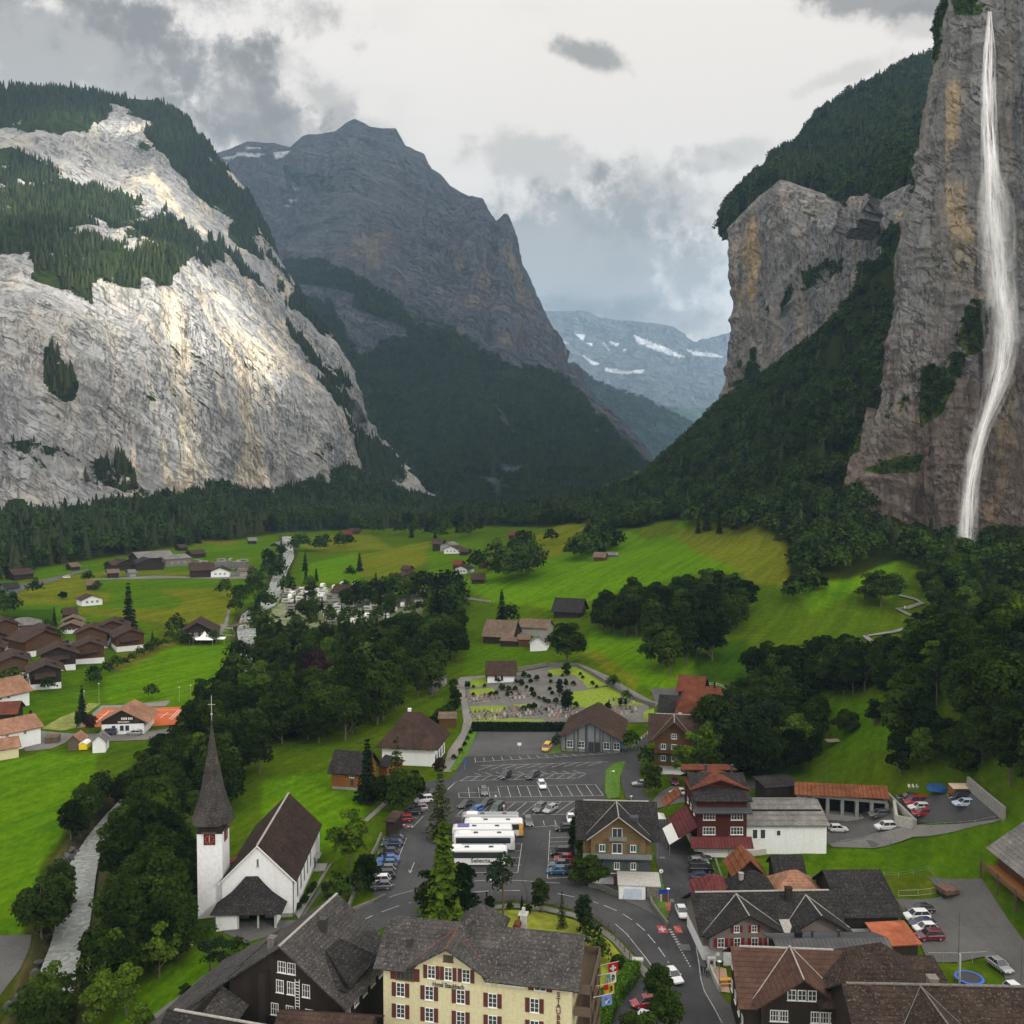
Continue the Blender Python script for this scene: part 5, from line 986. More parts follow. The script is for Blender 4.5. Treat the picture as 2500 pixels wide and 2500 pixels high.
#paved ground
road_pts_top=[(830,2240),(900,2206),(950,2190),(1030,2172)]
drape('car_park',Zm(1000,1450,(120,1480),(330,1440),(430,1300),(540,1080),(1230,1080),(1220,1120),(1190,1250),(1650,1240),(1740,1190),(1800,1230),(1700,1310),(1600,1380),(1540,1400),(1540,1620),(1500,1700),(1400,1800),(1330,1960),(1320,2100),(1400,2240),(1500,2330),(1000,2290),(500,2320),(150,2330),(-161,2410),(-290,2367),(-241,2157),(-150,1932),(-80,1739),(110,1530)),ASP,.03,4)
drape('road_main',[(640,2300),(700,2270),(832,2236),(900,2206),(950,2190),(1030,2168),(1150,2150),(1250,2149),(1400,2158),(1480,2182),(1530,2196),(1560,2170),(1580,2150),(1592,2180),(1612,2246),(1634,2266),(1632,2240),(1618,2170),(1600,2100),(1596,2050),(1586,1975),(1560,1956),(1528,1950),(1516,1910),(1516,1890),(1530,1850),(1560,1812),(1575,1796),(1592,1800),(1575,1840),(1562,1880),(1562,1910),(1580,1945),(1600,1965),(1620,2005),(1662,2020),(1680,2095),(1692,2150),(1700,2210),(1712,2300),(1730,2370),(1760,2440),(1800,2490),(1860,2580),(1640,2640),(1440,2640),(1420,2540),(1455,2500),(1480,2460),(1510,2420),(1560,2390),(1600,2380),(1570,2350),(1540,2320),(1500,2280),(1450,2243),(1400,2222),(1330,2207),(1250,2199),(1160,2209),(1020,2238),(950,2258),(900,2285),(830,2330),(760,2340)],ASP,.045,4)
drape('lane_upper',[(1600,1975),(1660,1960),(1700,1960),(1760,1950),(1770,1925),(1640,1920),(1610,1935),(1590,1960)],ASP2,.06,3);drape('yard_chalet',[(1630,1935),(1700,1915),(1850,1905),(1860,1925),(1720,1945),(1640,1950)],ASP,.075,3)
drape('driveway_balcony_chalet',Zm(1400,1900,(200,800),(420,830),(570,830),(600,900),(610,1020),(700,1120),(560,1030),(420,970),(380,930),(250,870)),ASP2,.07,2.5)
drape('pavement_curve',[(940,2275),(1020,2246),(1160,2216),(1250,2206),(1330,2214),(1400,2229),(1450,2250),(1500,2287),(1540,2327),(1570,2357),(1600,2387),(1580,2395),(1552,2364),(1530,2340),(1495,2300),(1446,2262),(1398,2240),(1330,2225),(1250,2216),(1160,2226),(1022,2256),(945,2285)],GRV,.075,3)
drape('pavement_lane',Zm(1400,1900,(965,1330),(1000,1330),(1030,1450),(1090,1590),(1150,1690),(1330,1900),(1420,2000),(1180,2000),(1120,1840),(1020,1660),(990,1540),(975,1400)),ASP2,.075,2)
drape('terrace_shop',Zm(1400,1900,(1010,1200),(1090,1200),(1120,1480),(1200,1500),(1230,1690),(1150,1680),(1060,1480)),simple('terrace_paving',(.40,.27,.18),.9,var=.15),.08,2)
drape('footpath_churchyard',Zm(1000,1450,(355,700),(395,800),(425,1000),(405,1090),(300,1240),(260,1400),(330,1400),(375,1280),(455,1100),(495,1010),(440,800),(440,700),(600,655),(600,640),(400,655)),PATHM,.06,3)
drape('graveyard_gravel',Zm(1000,1450,(440,700),(600,690),(850,620),(1060,580),(1170,560),(1180,570),(1300,640),(1480,720),(1640,760),(1880,880),(1900,1010),(1290,1015),(495,1015),(450,860)),asphalt('graveyard_path_gravel',(.19,.185,.17),(.27,.26,.24)),.05,4)
for i,pl in enumerate([((1080,600),(1330,570),(1560,720),(1400,740),(1300,640),(1120,640)),((1220,780),(1560,730),(1880,870),(1560,890),(1280,895)),((470,680),(600,650),(610,730),(480,730)),((465,755),(660,740),(680,790),(480,800)),((475,885),(760,880),(770,915),(690,955),(500,955)),((1840,930),(1920,900),(1930,990),(1840,985)),((500,965),(1060,990),(1060,1003),(500,1003)),((810,870),(1000,865),(1000,880),(830,890))]):
 drape('lawn_graveyard',Zm(1000,1450,*pl),MATS['lawn']if 'lawn' in MATS else simple('lawn',(0.15,0.205,0.02),.95,.1,var=.3,scale=1.2),.08,4)
LAWN=MATS['lawn'];LG2=simple('deep_lawn',(0.06,0.125,0.014),.95,.1,var=.35,scale=1.0)
drape('lawn_lane_verge',Zm(1000,1450,(1540,1390),(1610,1330),(1700,1315),(1690,1340),(1655,1440),(1650,1600),(1560,1615),(1535,1560)),LG2,.10,3);drape('lawn_traffic_wedge',Zm(1400,1900,(585,760),(690,755),(720,900),(745,1100),(700,1130),(640,1060),(600,960)),LG2,.12,2)
drape('lawn_path_verge',Zm(1000,1450,(470,1090),(535,1085),(455,1260),(360,1390),(310,1390),(390,1270)),LG2,.09,3);drape('lawn_hall',Zm(1000,1450,(1090,1260),(1160,1190),(1190,1180),(1190,1250)),LG2,.09,3)
drape('lawn_island',[(945,2290),(1022,2262),(1160,2234),(1250,2222),(1330,2229),(1398,2246),(1446,2266),(1490,2300),(1522,2340),(1535,2362),(1500,2400),(1400,2440),(1300,2420),(1000,2400)],simple('dry_lawn',(0.17,0.19,0.022),.95,.1,var=.35,scale=.5),.06,3)
drape('plaza_gravel_pitch',Zm(1000,1450,(545,1085),(1225,1085),(1180,1180),(1100,1260),(440,1280)),asphalt('gravel_pitch',(.135,.135,.14),(.175,.175,.178)),.055,4)
drape('forecourt_church',Zm(400,1900,(420,1060),(450,1130),(1060,1120),(1200,900),(1240,850),(1260,860),(1100,1090),(1000,1150),(800,1250),(640,1300),(480,1220),(380,1120)),ASP2,.06,3);drape('path_church_side',Zm(400,1900,(1060,1110),(1030,1060),(1200,830),(1290,690),(1330,660),(1270,760)),PATHM,.08,2.5)
drape('path_school',Zm(400,1900,(1570,330),(1745,170),(1775,185),(1600,345)),PATHM,.07,2.5);drape('path_hotel_lawn',Zm(0,1900,(1180,1930),(1220,1850),(1370,1740),(1480,1660),(1600,1550),(1640,1560),(1500,1690),(1400,1780),(1260,1880),(1230,1935)),GRV,.07,2)
drape('forecourt_left_edge',Zm(0,1900,(-100,1240),(250,1230),(235,1330),(160,1500),(0,1710),(-200,1900)),ASP2,.07,3)
drape('lot_right',Zm(1900,1900,(1180,780),(1600,790),(1800,1100),(2100,1500),(2100,1900),(1860,1900),(1780,1560),(1640,1400),(1400,1450),(1180,1450),(1130,1330),(1000,1080),(930,950),(1200,950),(1290,930)),ASP2,.07,3)
drape('yard_garages',Zm(1900,1900,(360,500),(440,250),(900,230),(920,360),(1060,400),(1020,470),(420,540)),ASP2,.09,2.5)
drape('lane_hillside',Zm(1900,1900,(400,520),(760,440),(1060,370),(1550,350),(1700,330),(1780,320),(1700,350),(1560,378),(1060,465),(430,545)),GRV,.14,2.5)
drape('parking_deck_floor',Zm(1900,1900,(870,140),(1400,130),(1500,70),(1740,320),(1560,350),(1080,350)),ASP,.13,2.5)
#left side of the valley
drape('lane_clubhouse',Zm(0,1350,(310,1400),(560,1420),(760,1420),(1120,1410),(1400,1370),(1560,1270),(1590,1280),(1480,1440),(1150,1470),(860,1480),(720,1500),(540,1480),(400,1540),(200,1560),(180,1520),(320,1500)),GRV,.06,4)
drape('tennis_court_clay',Zm(0,1350,(640,1370),(820,1225),(1505,1207),(1390,1350),(1100,1372)),simple('red_clay',(0.42,0.105,0.04),.95,.1,var=.08,scale=.5),.10,4);drape('court_border',Zm(0,1350,(600,1380),(800,1200),(1000,1195),(1330,1160),(1340,1170),(1300,1205),(820,1222),(660,1372)),PATHM,.07,3)
drape('minigolf_paths',Zm(0,1350,(330,1380),(480,1290),(620,1240),(700,1180),(800,1180),(700,1250),(620,1300),(590,1380),(480,1400)),simple('minigolf_lawn',(.17,.19,.05),.95,.1,var=.5,scale=.35),.06,3)
drape('estate_street',Zm(0,1350,(450,780),(480,700),(590,690),(560,760),(440,900),(300,1000),(150,1060),(30,1040),(-100,1020),(-100,960),(200,900),(330,830)),GRV,.06,4)
drape('road_farms',Zm(0,1350,(-100,330),(60,270),(300,220),(480,180),(690,125),(700,135),(560,180),(480,205),(300,260),(100,310),(-60,370)),ASP2,.12,6);drape('yard_farms',Zm(0,1350,(730,208),(730,212),(1400,200),(1940,205),(1940,160),(1700,150),(1650,190),(1200,180),(740,206)),GRV,.15,6)
drape('track_river',Zm(0,1350,(1730,560),(1760,560),(1790,450),(1810,450),(1790,560),(1850,640),(1840,660),(1480,640),(1480,632),(1730,640)),GRV,.12,5)
drape('road_slope_farm',Zm(1000,1450,(-60,-60),(40,-20),(200,50),(350,10),(640,55),(640,68),(350,28)),GRV,.2,6,block=False);drape('road_graveyard_wall',Zm(1000,1450,(850,590),(1100,545),(1330,550),(1500,620),(1700,730),(1900,840),(1960,860),(1940,880),(1700,770),(1480,650),(1320,565),(1100,565),(860,610)),GRV,.12,4)
drape('loop_yard',Zm(1500,1450,(280,750),(480,740),(560,745),(700,738),(830,745),(860,765),(800,800),(700,812),(520,850),(400,870),(320,850)),ASP2,.1,4);drape('path_loop',Zm(1500,1450,(790,795),(970,792),(970,808),(790,810)),PATHM,.12,4)
drape('campsite_gravel',Zm(500,1350,(560,300),(700,260),(1000,280),(1300,290),(1700,300),(1720,420),(1700,520),(1200,560),(800,600),(500,560)),simple('campsite_ground',(.16,.18,.10),.95,.1,var=.5,scale=.2),.12,6,block=False)
drape('lake_gravel_works',Zm(0,1350,(1500,110),(1700,75),(1930,80),(1930,130),(1500,125)),GRV,.2,6,block=False)
zig=GG([(2195,1455),(2235,1465),(2251,1474),(2215,1487),(2190,1488),(2224,1505)]);zig2=GG([(2224,1533),(2180,1545),(2112,1555),(2155,1587),(2172,1592)]);zig3=GG([(2190,1605),(2222,1622)])
for zp in(zig,zig2,zig3):drape('footpath_zigzag',[p[:2]for p in strip_pts(zp,2.2)],PATHM,.5,2.5,world=True)
#painted markings
seg=[]
for i in range(17):seg.append(Zm(1000,1450,(512+69*i,1292-3*i),(520+72*i,1323-4.4*i)))
seg.append(Zm(1000,1450,(500,1325),(1660,1250)))
for i in range(10):seg.append(Zm(1000,1450,(540+96*i,1388-4*i),(650+96*i,1350-3*i)))
seg.append(Zm(1000,1450,(555,1352),(1560,1322)))
for i in range(10):seg.append(Zm(1000,1450,(505+87*i,1408-2*i),(560+87*i,1430-2*i)))
for i in range(12):seg.append(Zm(1000,1450,(398+84*i,1472-2*i),(465+84*i,1437-2*i)))
seg+=[Zm(1000,1450,(455,1440),(1380,1408)),Zm(1000,1450,(390,1472),(1310,1450))]
for i in range(15):seg.append(Zm(1000,1450,(385+77*i,1567-4*i if i<1 else 1525-1.5*i),(390+81*i,1605-1.2*i)))
seg+=[Zm(1000,1450,(385,1567),(690,1560)),Zm(1000,1450,(390,1605),(1525,1588)),Zm(1000,1450,(690,1515),(1470,1500))]
for i in range(11):seg.append(Zm(1000,1450,(375+86*i,1742-1.5*i),(470+90*i,1648-1.5*i)))
seg+=[Zm(1000,1450,(590,1642),(1400,1632)),Zm(1000,1450,(360,1750),(1240,1735)),Zm(1000,1450,(900,1842),(1290,1815)),Zm(1000,1450,(1050,1785),(1060,1825)),Zm(1000,1450,(1140,1782),(1152,1820)),Zm(1000,1450,(965,1790),(978,1830)),Zm(1000,1450,(300,1535),(365,1480))]
seg+=[Zm(900,1900,(1205,515),(1172,745),(780,745)),Zm(900,1900,(1425,415),(1405,790),(1610,780)),Zm(900,1900,(298,472),(215,680),(140,878)),Zm(900,1900,(430,300),(345,390)),Zm(900,1900,(690,28),(620,95))]
for y in(520,575,630,687):seg.append(Zm(900,1900,(1090,y),(1195,y-2)))
for y in(470,505,538,570,602,640,680):seg.append(Zm(900,1900,(1420,y),(1590,y-4)))
for k in range(9):seg.append(Zm(900,1900,(60+20*(8-k)*0.9,840-45*k),(152+17*k,838-45*k)))
for k in range(3):seg.append(Zm(900,1900,(250+55*k,365-52*k),(345+50*k,368-52*k)))
seg+=[Zm(900,1900,(360,664),(325,745)),Zm(900,1900,(315,725),(325,747),(342,730))]
lines_mesh('parking_markings',seg,.13,WPAINT,.10)
lines_mesh('road_centre_dashes',[Zm(900,1900,(-25,1110),(35,1082)),Zm(900,1900,(100,1056),(240,1006)),Zm(900,1900,(315,985),(335,980)),Zm(900,1900,(815,900),(945,890)),Zm(900,1900,(1030,886),(1190,886)),Zm(900,1900,(1270,889),(1415,900)),Zm(900,1900,(1487,910),(1617,937)),Zm(900,1900,(1680,950),(1806,987)),Zm(900,1900,(1848,1002),(1950,1045)),Zm(1400,1900,(388,1070),(462,1118)),Zm(1400,1900,(495,1145),(562,1203)),Zm(1400,1900,(585,1232),(643,1300)),Zm(1400,1900,(668,1333),(720,1408)),Zm(1400,1900,(742,1445),(750,1455))],.16,WPAINT,.10)
lines_mesh('road_edge_lines',[Zm(1400,1900,(965,1335),(985,1450),(1003,1590),(1030,1680),(1100,1800),(1170,1930)),Zm(1400,1900,(330,1150),(420,1230),(500,1330),(580,1430),(632,1507)),Zm(900,1900,(790,812),(1000,803),(1200,808),(1400,822),(1500,828)),Zm(900,1900,(160,940),(250,910),(380,880))],.12,WPAINT,.10)
lines_mesh('crossing_dashes',[Zm(1400,1900,(745+12*k,1195+19*k),(770+12*k,1193+19*k))for k in range(7)],.42,WPAINT,.10);lines_mesh('give_way_dashes',[Zm(1400,1900,(808,1290),(925,1497))],.22,WPAINT,.10,dash=(.42,.42))
lines_mesh('court_lines',[Zm(0,1350,(885,1245),(765,1345)),Zm(0,1350,(860,1247),(735,1350)),Zm(0,1350,(785,1275),(880,1273)),Zm(0,1350,(1235,1238),(1185,1275)),Zm(0,1350,(1210,1240),(1160,1276)),Zm(0,1350,(1425,1236),(1350,1315)),Zm(0,1350,(1405,1237),(1330,1312)),Zm(0,1350,(1185,1240),(1425,1236)),Zm(0,1350,(1320,1258),(1260,1300)),Zm(0,1350,(1190,1275),(1390,1272))],.22,simple('court_tape',(.75,.62,.55),.8),.2)
#emblems painted on the road
def flat_emblem(name,label,u,v,w,d,base,shapes,rz=0.0):
 p=G(u,v);r=thing(name,label,'road marking',(p[0],p[1],p[2]+.095),rz);part('painted_field',[bx(-w/2,w/2,-d/2,d/2,0,.004)],base,r)
 for nm,sh,mt in shapes:part(nm,sh,mt,r)
REDP=simple('red_road_paint',(.36,.05,.06),.85,var=.15);YELP=simple('yellow_road_paint',(.62,.38,.14),.85,var=.1)
flat_emblem('painted_flag','red square with a white cross painted on the road junction',1617,2270,1.55,2.6,REDP,[('white_cross',[bx(-.16,.16,-.95,.95,.005,.008),bx(-.55,-.161,-.3,.3,.005,.008),bx(.161,.55,-.3,.3,.005,.008)],WPAINT)])
el=[]
for k in range(26):
 a0,a1=2*math.pi*k/26,2*math.pi*(k+1)/26;f=lambda a,s:(s*(.30*math.cos(a)*.86-.95*math.sin(a)*.45),s*(.30*math.cos(a)*.5+.95*math.sin(a)*1.0),.0055)
 q=[f(a0,1),f(a1,1),f(a1,.8),f(a0,.8)];el.append((q,[(0,1,2,3)]))
for k in(-.45,-.15,.15,.45):el.append(([(-.16-k*.3,k,.0055),(.16-k*.3,k+.05,.0055),(.16-k*.3,k+.13,.0055),(-.16-k*.3,k+.08,.0055)],[(0,1,2,3)]))
flat_emblem('painted_crest','red square with a yellow oval ring painted on the lane',1655,2270,1.25,2.5,REDP,[('yellow_ring',el,YELP)])
for(u,v,w,d)in[(1617,2095,1.1,.9),(1638,2200,1.2,1.4),(1673,2314,1.6,2.0)]:
 p=G(u,v);tag(part('manhole_patch',[bx(-w/2,w/2,-d/2,d/2,0,.01)],GRV,None),kind='structure').location=(p[0],p[1],p[2]+.10)
TW=dict(bars=(0,0))
chA=np.array([-50.6,162.6,-.3]);chB=np.array([-38.2,163.0,-.3])
church=house('church','white church with steep brown tiled roof beside its slender tower',chA,chB,26.5,6.9,13.0,kind='front',ov=.55,ov_side=.35,wall=WH,roof=roof_mat('church_tile_roof',(.055,.038,.032),(.10,.065,.05),speck=.15),z=-.3,cat='church',base=(.9,PW),wins=[('r',y,2.4,1.05,3.0,dict(arch=True))for y in(3.4,6.6,9.8,13.0,16.2)]+[('f',6.2,9.3,.35,1.3,dict(bars=(0,0),frm=PW))],flash=GUT,drop=1.5,fascia=FRM)
part('side_porch',[bx(12.4,13.6,19.4,22.0,2.6,2.8),bx(12.4,14.6,19.0,22.4,-.5,.35),bx(12.4,15.4,19.0,22.4,-.5,.15)],PW,church);part('side_door',[bx(12.38,12.46,20.1,21.3,.3,2.4)],DRK,church)
part('downpipe',[tube([(12.36,-.12,-.2),(12.36,-.12,6.6)],[.07,.07],6)],BLACKM,church)
#entrance porch with swept hip roof
pr=[(-.2,-4.6,2.9),(11.2,-4.6,2.9),(11.2,.1,2.9),(-.2,.1,2.9)]
def swept(levels):
 V=[];Fc=[]
 for(x0,x1,y0,y1,z)in levels:V+=[(x0,y0,z),(x1,y0,z),(x1,y1,z),(x0,y1,z)]
 for i in range(len(levels)-1):
  a=4*i
  for k in range(4):Fc.append((a+k,a+(k+1)%4,a+4+(k+1)%4,a+4+k))
 n=4*(len(levels)-1);Fc+=[(n,n+1,n+2,n+3),(3,2,1,0)];return V,Fc
porch=part('porch_roof',[swept([(-.9,11.3,-5.0,-.02,3.0),(-.4,10.8,-4.6,-.02,3.35),(1.6,8.8,-3.0,-.02,4.8),(2.9,7.4,-1.6,-.02,6.2),(4.1,6.2,-.5,-.02,7.6)])],R_DK,church)
part('porch_walls',[bx(0,.25,-4.2,-.02,-1.2,3.0),bx(0,3.6,-4.25,-4.0,-1.2,3.0),bx(9.9,10.1,-4.2,-.02,-.4,2.9)],WH,church)
[part('porch_post',[bx(x,x+.28,-4.25,-3.97,-1.0,3.0)],CONC,church)for x in(3.62,7.0,10.0)];part('porch_steps',[bx(3.4,10.8,-5.0,-.02,-1.4,-.75),bx(3.2,11.0,-5.4,-.02,-1.5,-1.0)],CONC,church);part('entrance_door',[bx(4.6,7.4,-.06,-.01,-.75,2.2)],DRK,church)
#tower, a part of the same building
tw=part('tower',[bx(-4.75,-.35,1.6,6.3,-2.5,14.6)],WH,church);part('tower_plinth',[bx(-4.82,-.28,1.53,6.37,-2.5,-.6)],PW,church)
part('bell_chamber',[bx(-4.7,-.40,1.65,6.25,14.6,17.2),bx(-4.85,-.25,1.5,1.62,14.55,14.8),bx(-4.85,-.25,6.28,6.4,14.55,14.8)]+[tube([(x,1.55,14.8),(x+s*.9,1.55,17.0)],[.09,.09],4)for x,s in((-4.5,1),(-2.6,-1),(-2.5,1),(-.6,-1))]+[tube([(-.33,y,14.8),(-.33,y+s*1.1,17.0)],[.09,.09],4)for y,s in((1.9,1),(6.0,-1))],DT,church)
lv=[];cxx,cyy_=-2.55,3.95;V=[];Fc=[];NS=8
prof_=[(3.75,16.2),(3.5,16.9),(3.0,18.3),(2.45,20.0),(1.95,22.0),(1.45,24.6),(1.0,27.2),(.62,29.8),(.3,32.0),(.1,33.4),(.05,34.2)]
for r_,z_ in prof_:
 for k in range(NS):a=2*math.pi*(k+.5)/NS;V.append((cxx+r_*math.cos(a)*1.04,cyy_+r_*math.sin(a),z_))
for i in range(len(prof_)-1):
 for k in range(NS):Fc.append((i*NS+k,i*NS+(k+1)%NS,(i+1)*NS+(k+1)%NS,(i+1)*NS+k))
Fc.append(tuple(range(NS))[::-1]);sp_=part('spire',[(V,Fc)],R_SP,church)
part('cross',[bx(cxx-.05,cxx+.05,cyy_-.05,cyy_+.05,34.0,38.6),bx(cxx-.65,cxx+.65,cyy_-.04,cyy_+.04,36.9,37.0),([(cxx+.22*math.cos(a)*math.cos(b__),cyy_+.22*math.sin(a)*math.cos(b__),35.2+.22*math.sin(b__))for b__ in np.linspace(-1.57,1.57,6)for a in np.linspace(0,5.5,8)],[(i*8+k,i*8+(k+1)%8,(i+1)*8+(k+1)%8,(i+1)*8+k)for i in range(5)for k in range(8)])],STEEL,sp_)
def clock(x,y,rz):
 c_=part('clock_face',[bx(-1.0,1.0,-.10,0,-1.0,1.0)],simple('dark_red_dial',(.07,.012,.010),.7,var=.3),church);c_.location=(x,y,13.6);c_.rotation_euler=(0,0,rz);mk=simple('orange_gold',(.55,.13,.04),.5,var=0)
 part('numerals',[(*[np.array(vv)for vv in[bx(-.045,.045,-.12,-.103,.62,.86)[0]]],bx(0,1,0,1,0,1)[1])for _ in(0,)]+[([(x_*math.cos(a)-z_*math.sin(a),y_,x_*math.sin(a)+z_*math.cos(a))for x_,y_,z_ in bx(-.045,.045,-.12,-.103,.6,.86)[0]],bx(0,1,0,1,0,1)[1])for a in np.linspace(0,2*math.pi,13)[1:-1]],mk,c_)
 part('hands',[bx(-.04,.04,-.15,-.125,-.1,.72),bx(-.04,.04,-.15,-.125,-.5,-.1)],simple('pale_gold',(.7,.55,.4),.5,var=0),c_)
 part('clock_canopy',[bx(-1.25,1.25,-.6,0,1.15,1.3)],POSTW,c_)
clock(-2.55,1.6,0);clock(-.35,3.9,math.pi/2)
part('link_roof',[slab([(-2.2,6.9,6.4),(.4,6.9,7.4),(.4,9.6,7.4),(-2.2,9.6,6.4)],.2)],R_RD,church)
#hotel
hA=np.array([-16.4,118.2,0]);hB=np.array([7.3,113.2,0])
shm=dict(sh=SHR,bars=(1,2))
hw_=[('f',2.9,13.5,2.3,1.6,dict(sh=SHR,bars=(3,1),frm=WOODF,sw=.75))]
for z_ in(11.3,8.5,5.7,2.9):hw_+=row('f',z_,(2.3,6.1,10.2,14.3,19.6),1.15,1.8,**shm)
hw_+=row('f',14.1,(6.4,8.6,10.9),1.05,1.7,**shm)+[('f',16.7,14.3,3.3,.8,dict(bars=(4,0))),('f',13.8,14.3,.5,.8,dict(bars=(0,0))),('f',20.3,14.1,1.5,1.0,dict(sh=SHR,bars=(1,0))),('f',8.6,16.5,1.3,.85,dict(bars=(1,0),frm=WOODF))]
hotel=house('hotel','pale yellow hotel with maroon shutters and a broad grey slate roof',hA,hB,10.5,15.7,19.0,kind='side',ov=1.1,ov_side=1.0,wall=CR,roof=R_SL,cat='hotel',wins=hw_,cross=[(8.6,4.9,18.5,.02,15.6)],flash=COPR,z=0)
text_part(hotel,'Hotel Staubbach',.86,(8.6,-.09,13.45),(math.pi/2,0,0),simple('sign_lettering',(.02,.015,.012),.6,var=0),sx=.72);part('sign_panel',[bx(6.0,11.2,-.05,-.005,13.1,13.85)],simple('sign_cream',(.50,.48,.36),.8),hotel)
for i,ch in enumerate('STAUBBACH'):text_part(hotel,ch,.85,(22.6,-.08,13.9-i*.72),(math.pi/2,0,0),SHR,name='sign_letter')
part('chimney',[bx(16.3,17.1,7.2,8.0,16,19.8),bx(16.1,17.3,7.0,8.2,19.82,20.0),bx(16.5,16.9,7.4,7.8,20.0,20.7)],CONC,hotel);part('chimney',[bx(2.5,3.2,1.6,2.3,15.5,18.0)],BLACKM,hotel)
part('roof_lantern',[swept([(7.9,14.5,3.4,10.0,17.9),(11.1,11.3,7.0,7.2,21.0)])],R_SL,hotel)
for x_ in(15.3,11.5+8):part('barrel_vent',[cyl(.5,0,1.4,10,0,0)],R_RD,hotel).matrix_local=Matrix.Translation((x_-3.4,6.9,18.9))@Matrix.Rotation(math.pi/2,4,'X')
bal=part('balconies',[bx(24.4,26.6,.5,10.2,z_,z_+.18)for z_ in(5.0,8.1,11.2,14.0)]+[bx(26.45,26.6,.5,10.2,z_+.18,z_+1.15)for z_ in(5.0,8.1,11.2,14.0)]+[bx(24.4,26.6,y_,y_+.12,z_+.18,z_+1.15)for z_ in(5.0,8.1,11.2,14.0)for y_ in(.5,10.1)]+[bx(26.4,26.55,y_,y_+.15,0,15)for y_ in(.55,3.8,7.1,10.0)],POSTW,hotel)
#flags on the balcony rail
def flag(name,label,i,base,shapes,ang=.5):
 y=9.8-2.6*i;c,s=math.cos(math.atan2(hB[1]-hA[1],hB[0]-hA[0])),math.sin(math.atan2(hB[1]-hA[1],hB[0]-hA[0]))
 px=hA[0]+26.6*c-y*s;py=hA[1]+26.6*s+y*c;zf=12.9
 r=thing(name,label,'flag',(px,py,zf),math.atan2(s,c)-.15,None);r.scale=(.62,.62,.62);part('pole',[tube([(0,0,0),(4.1,0,1.7)],[.05,.035],6)],FRM,r)
 V=[];Fc=[];nx,nz=9,8;off=1.7
 for a in range(nx):
  for b__ in range(nz):
   x=off+2.1*a/(nx-1);z=(x*1.7/4.1)-.05-2.15*b__/(nz-1);V.append((x+.10*b__/(nz-1),.09*math.sin(a*1.3+b__*.5)*b__/(nz-1),z))
 for a in range(nx-1):
  for b__ in range(nz-1):Fc.append((a*nz+b__,(a+1)*nz+b__,(a+1)*nz+b__+1,a*nz+b__+1))
 part('cloth',[(V,Fc)],base,r)
 def P2(x,z,d=.14):X=off+x;return(X+.1*(-z)/2.15,-d,X*1.7/4.1-.05+z)
 for nm,polys,mt in shapes:
  part(nm,[([P2(*q)for q in pl]+[P2(q[0],q[1],.13)for q in pl],[tuple(range(len(pl))),tuple(range(len(pl),2*len(pl)))[::-1]])for pl in polys],mt,r)
fc=lambda n,c:simple(n,c,.8,.1,var=.05)
flag('flag','red flag with white cross on the hotel balcony',0,fc('flag_red',(.33,.012,.016)),[('cross',[[(.85,-.45),(1.25,-.45),(1.25,-1.75),(.85,-1.75)],[(.4,-.9),(.85,-.9),(.85,-1.3),(.4,-1.3)],[(1.25,-.9),(1.7,-.9),(1.7,-1.3),(1.25,-1.3)]],fc('flag_white',(.5,.5,.5)))])
flag('flag','white and green flag with a dark emblem on the hotel balcony',1,fc('flag_white',(.5,.5,.5)),[('green_field',[[(.05,-.1),(.9,-.1),(.9,-.9),(.05,-.9)],[(.1,-1.2),(.3,-.95),(.5,-1.9),(.3,-2.1)],[(.6,-.95),(.9,-.95),(.9,-2.1),(.75,-2.1)]],fc('flag_green',(.07,.22,.17))),('emblem',[[(1.3,-.3),(1.9,-.6),(1.8,-1.5),(1.5,-1.3),(1.7,-.9),(1.3,-.9)],[(1.2,-1.1),(1.45,-1.0),(1.5,-1.6),(1.3,-1.7)]],fc('flag_dark',(.02,.04,.05)))])
flag('flag','red and yellow flag with a black animal on the hotel balcony',2,fc('flag_yellow',(.45,.30,.02)),[('red_field',[[(0,0),(1.0,-.02),(1.0,-1.0),(.5,-1.25),(.1,-.9)]],fc('flag_red',(.33,.012,.016))),('animal',[[(1.3,-.45),(1.8,-.5),(1.85,-1.5),(1.5,-1.6),(1.45,-1.1),(1.15,-1.0),(1.4,-.85)],[(1.15,-1.45),(1.5,-1.35),(1.45,-1.6),(1.15,-1.6)]],fc('flag_dark',(.02,.04,.05)))])
flag('flag','light blue flag with a small white figure on the hotel balcony',3,fc('flag_blue',(.12,.19,.42)),[('figure',[[(.8,-1.3),(1.4,-1.0),(1.7,-.8),(1.6,-1.0),(1.2,-1.3),(1.1,-1.8),(.9,-1.7)]],fc('flag_white',(.5,.5,.5))),('detail',[[(.7,-.6),(1.1,-.5),(1.2,-.9),(.8,-1.0)],[(1.3,-1.3),(1.7,-1.2),(1.6,-1.7),(1.3,-1.6)]],fc('flag_navy',(.05,.08,.30)))])
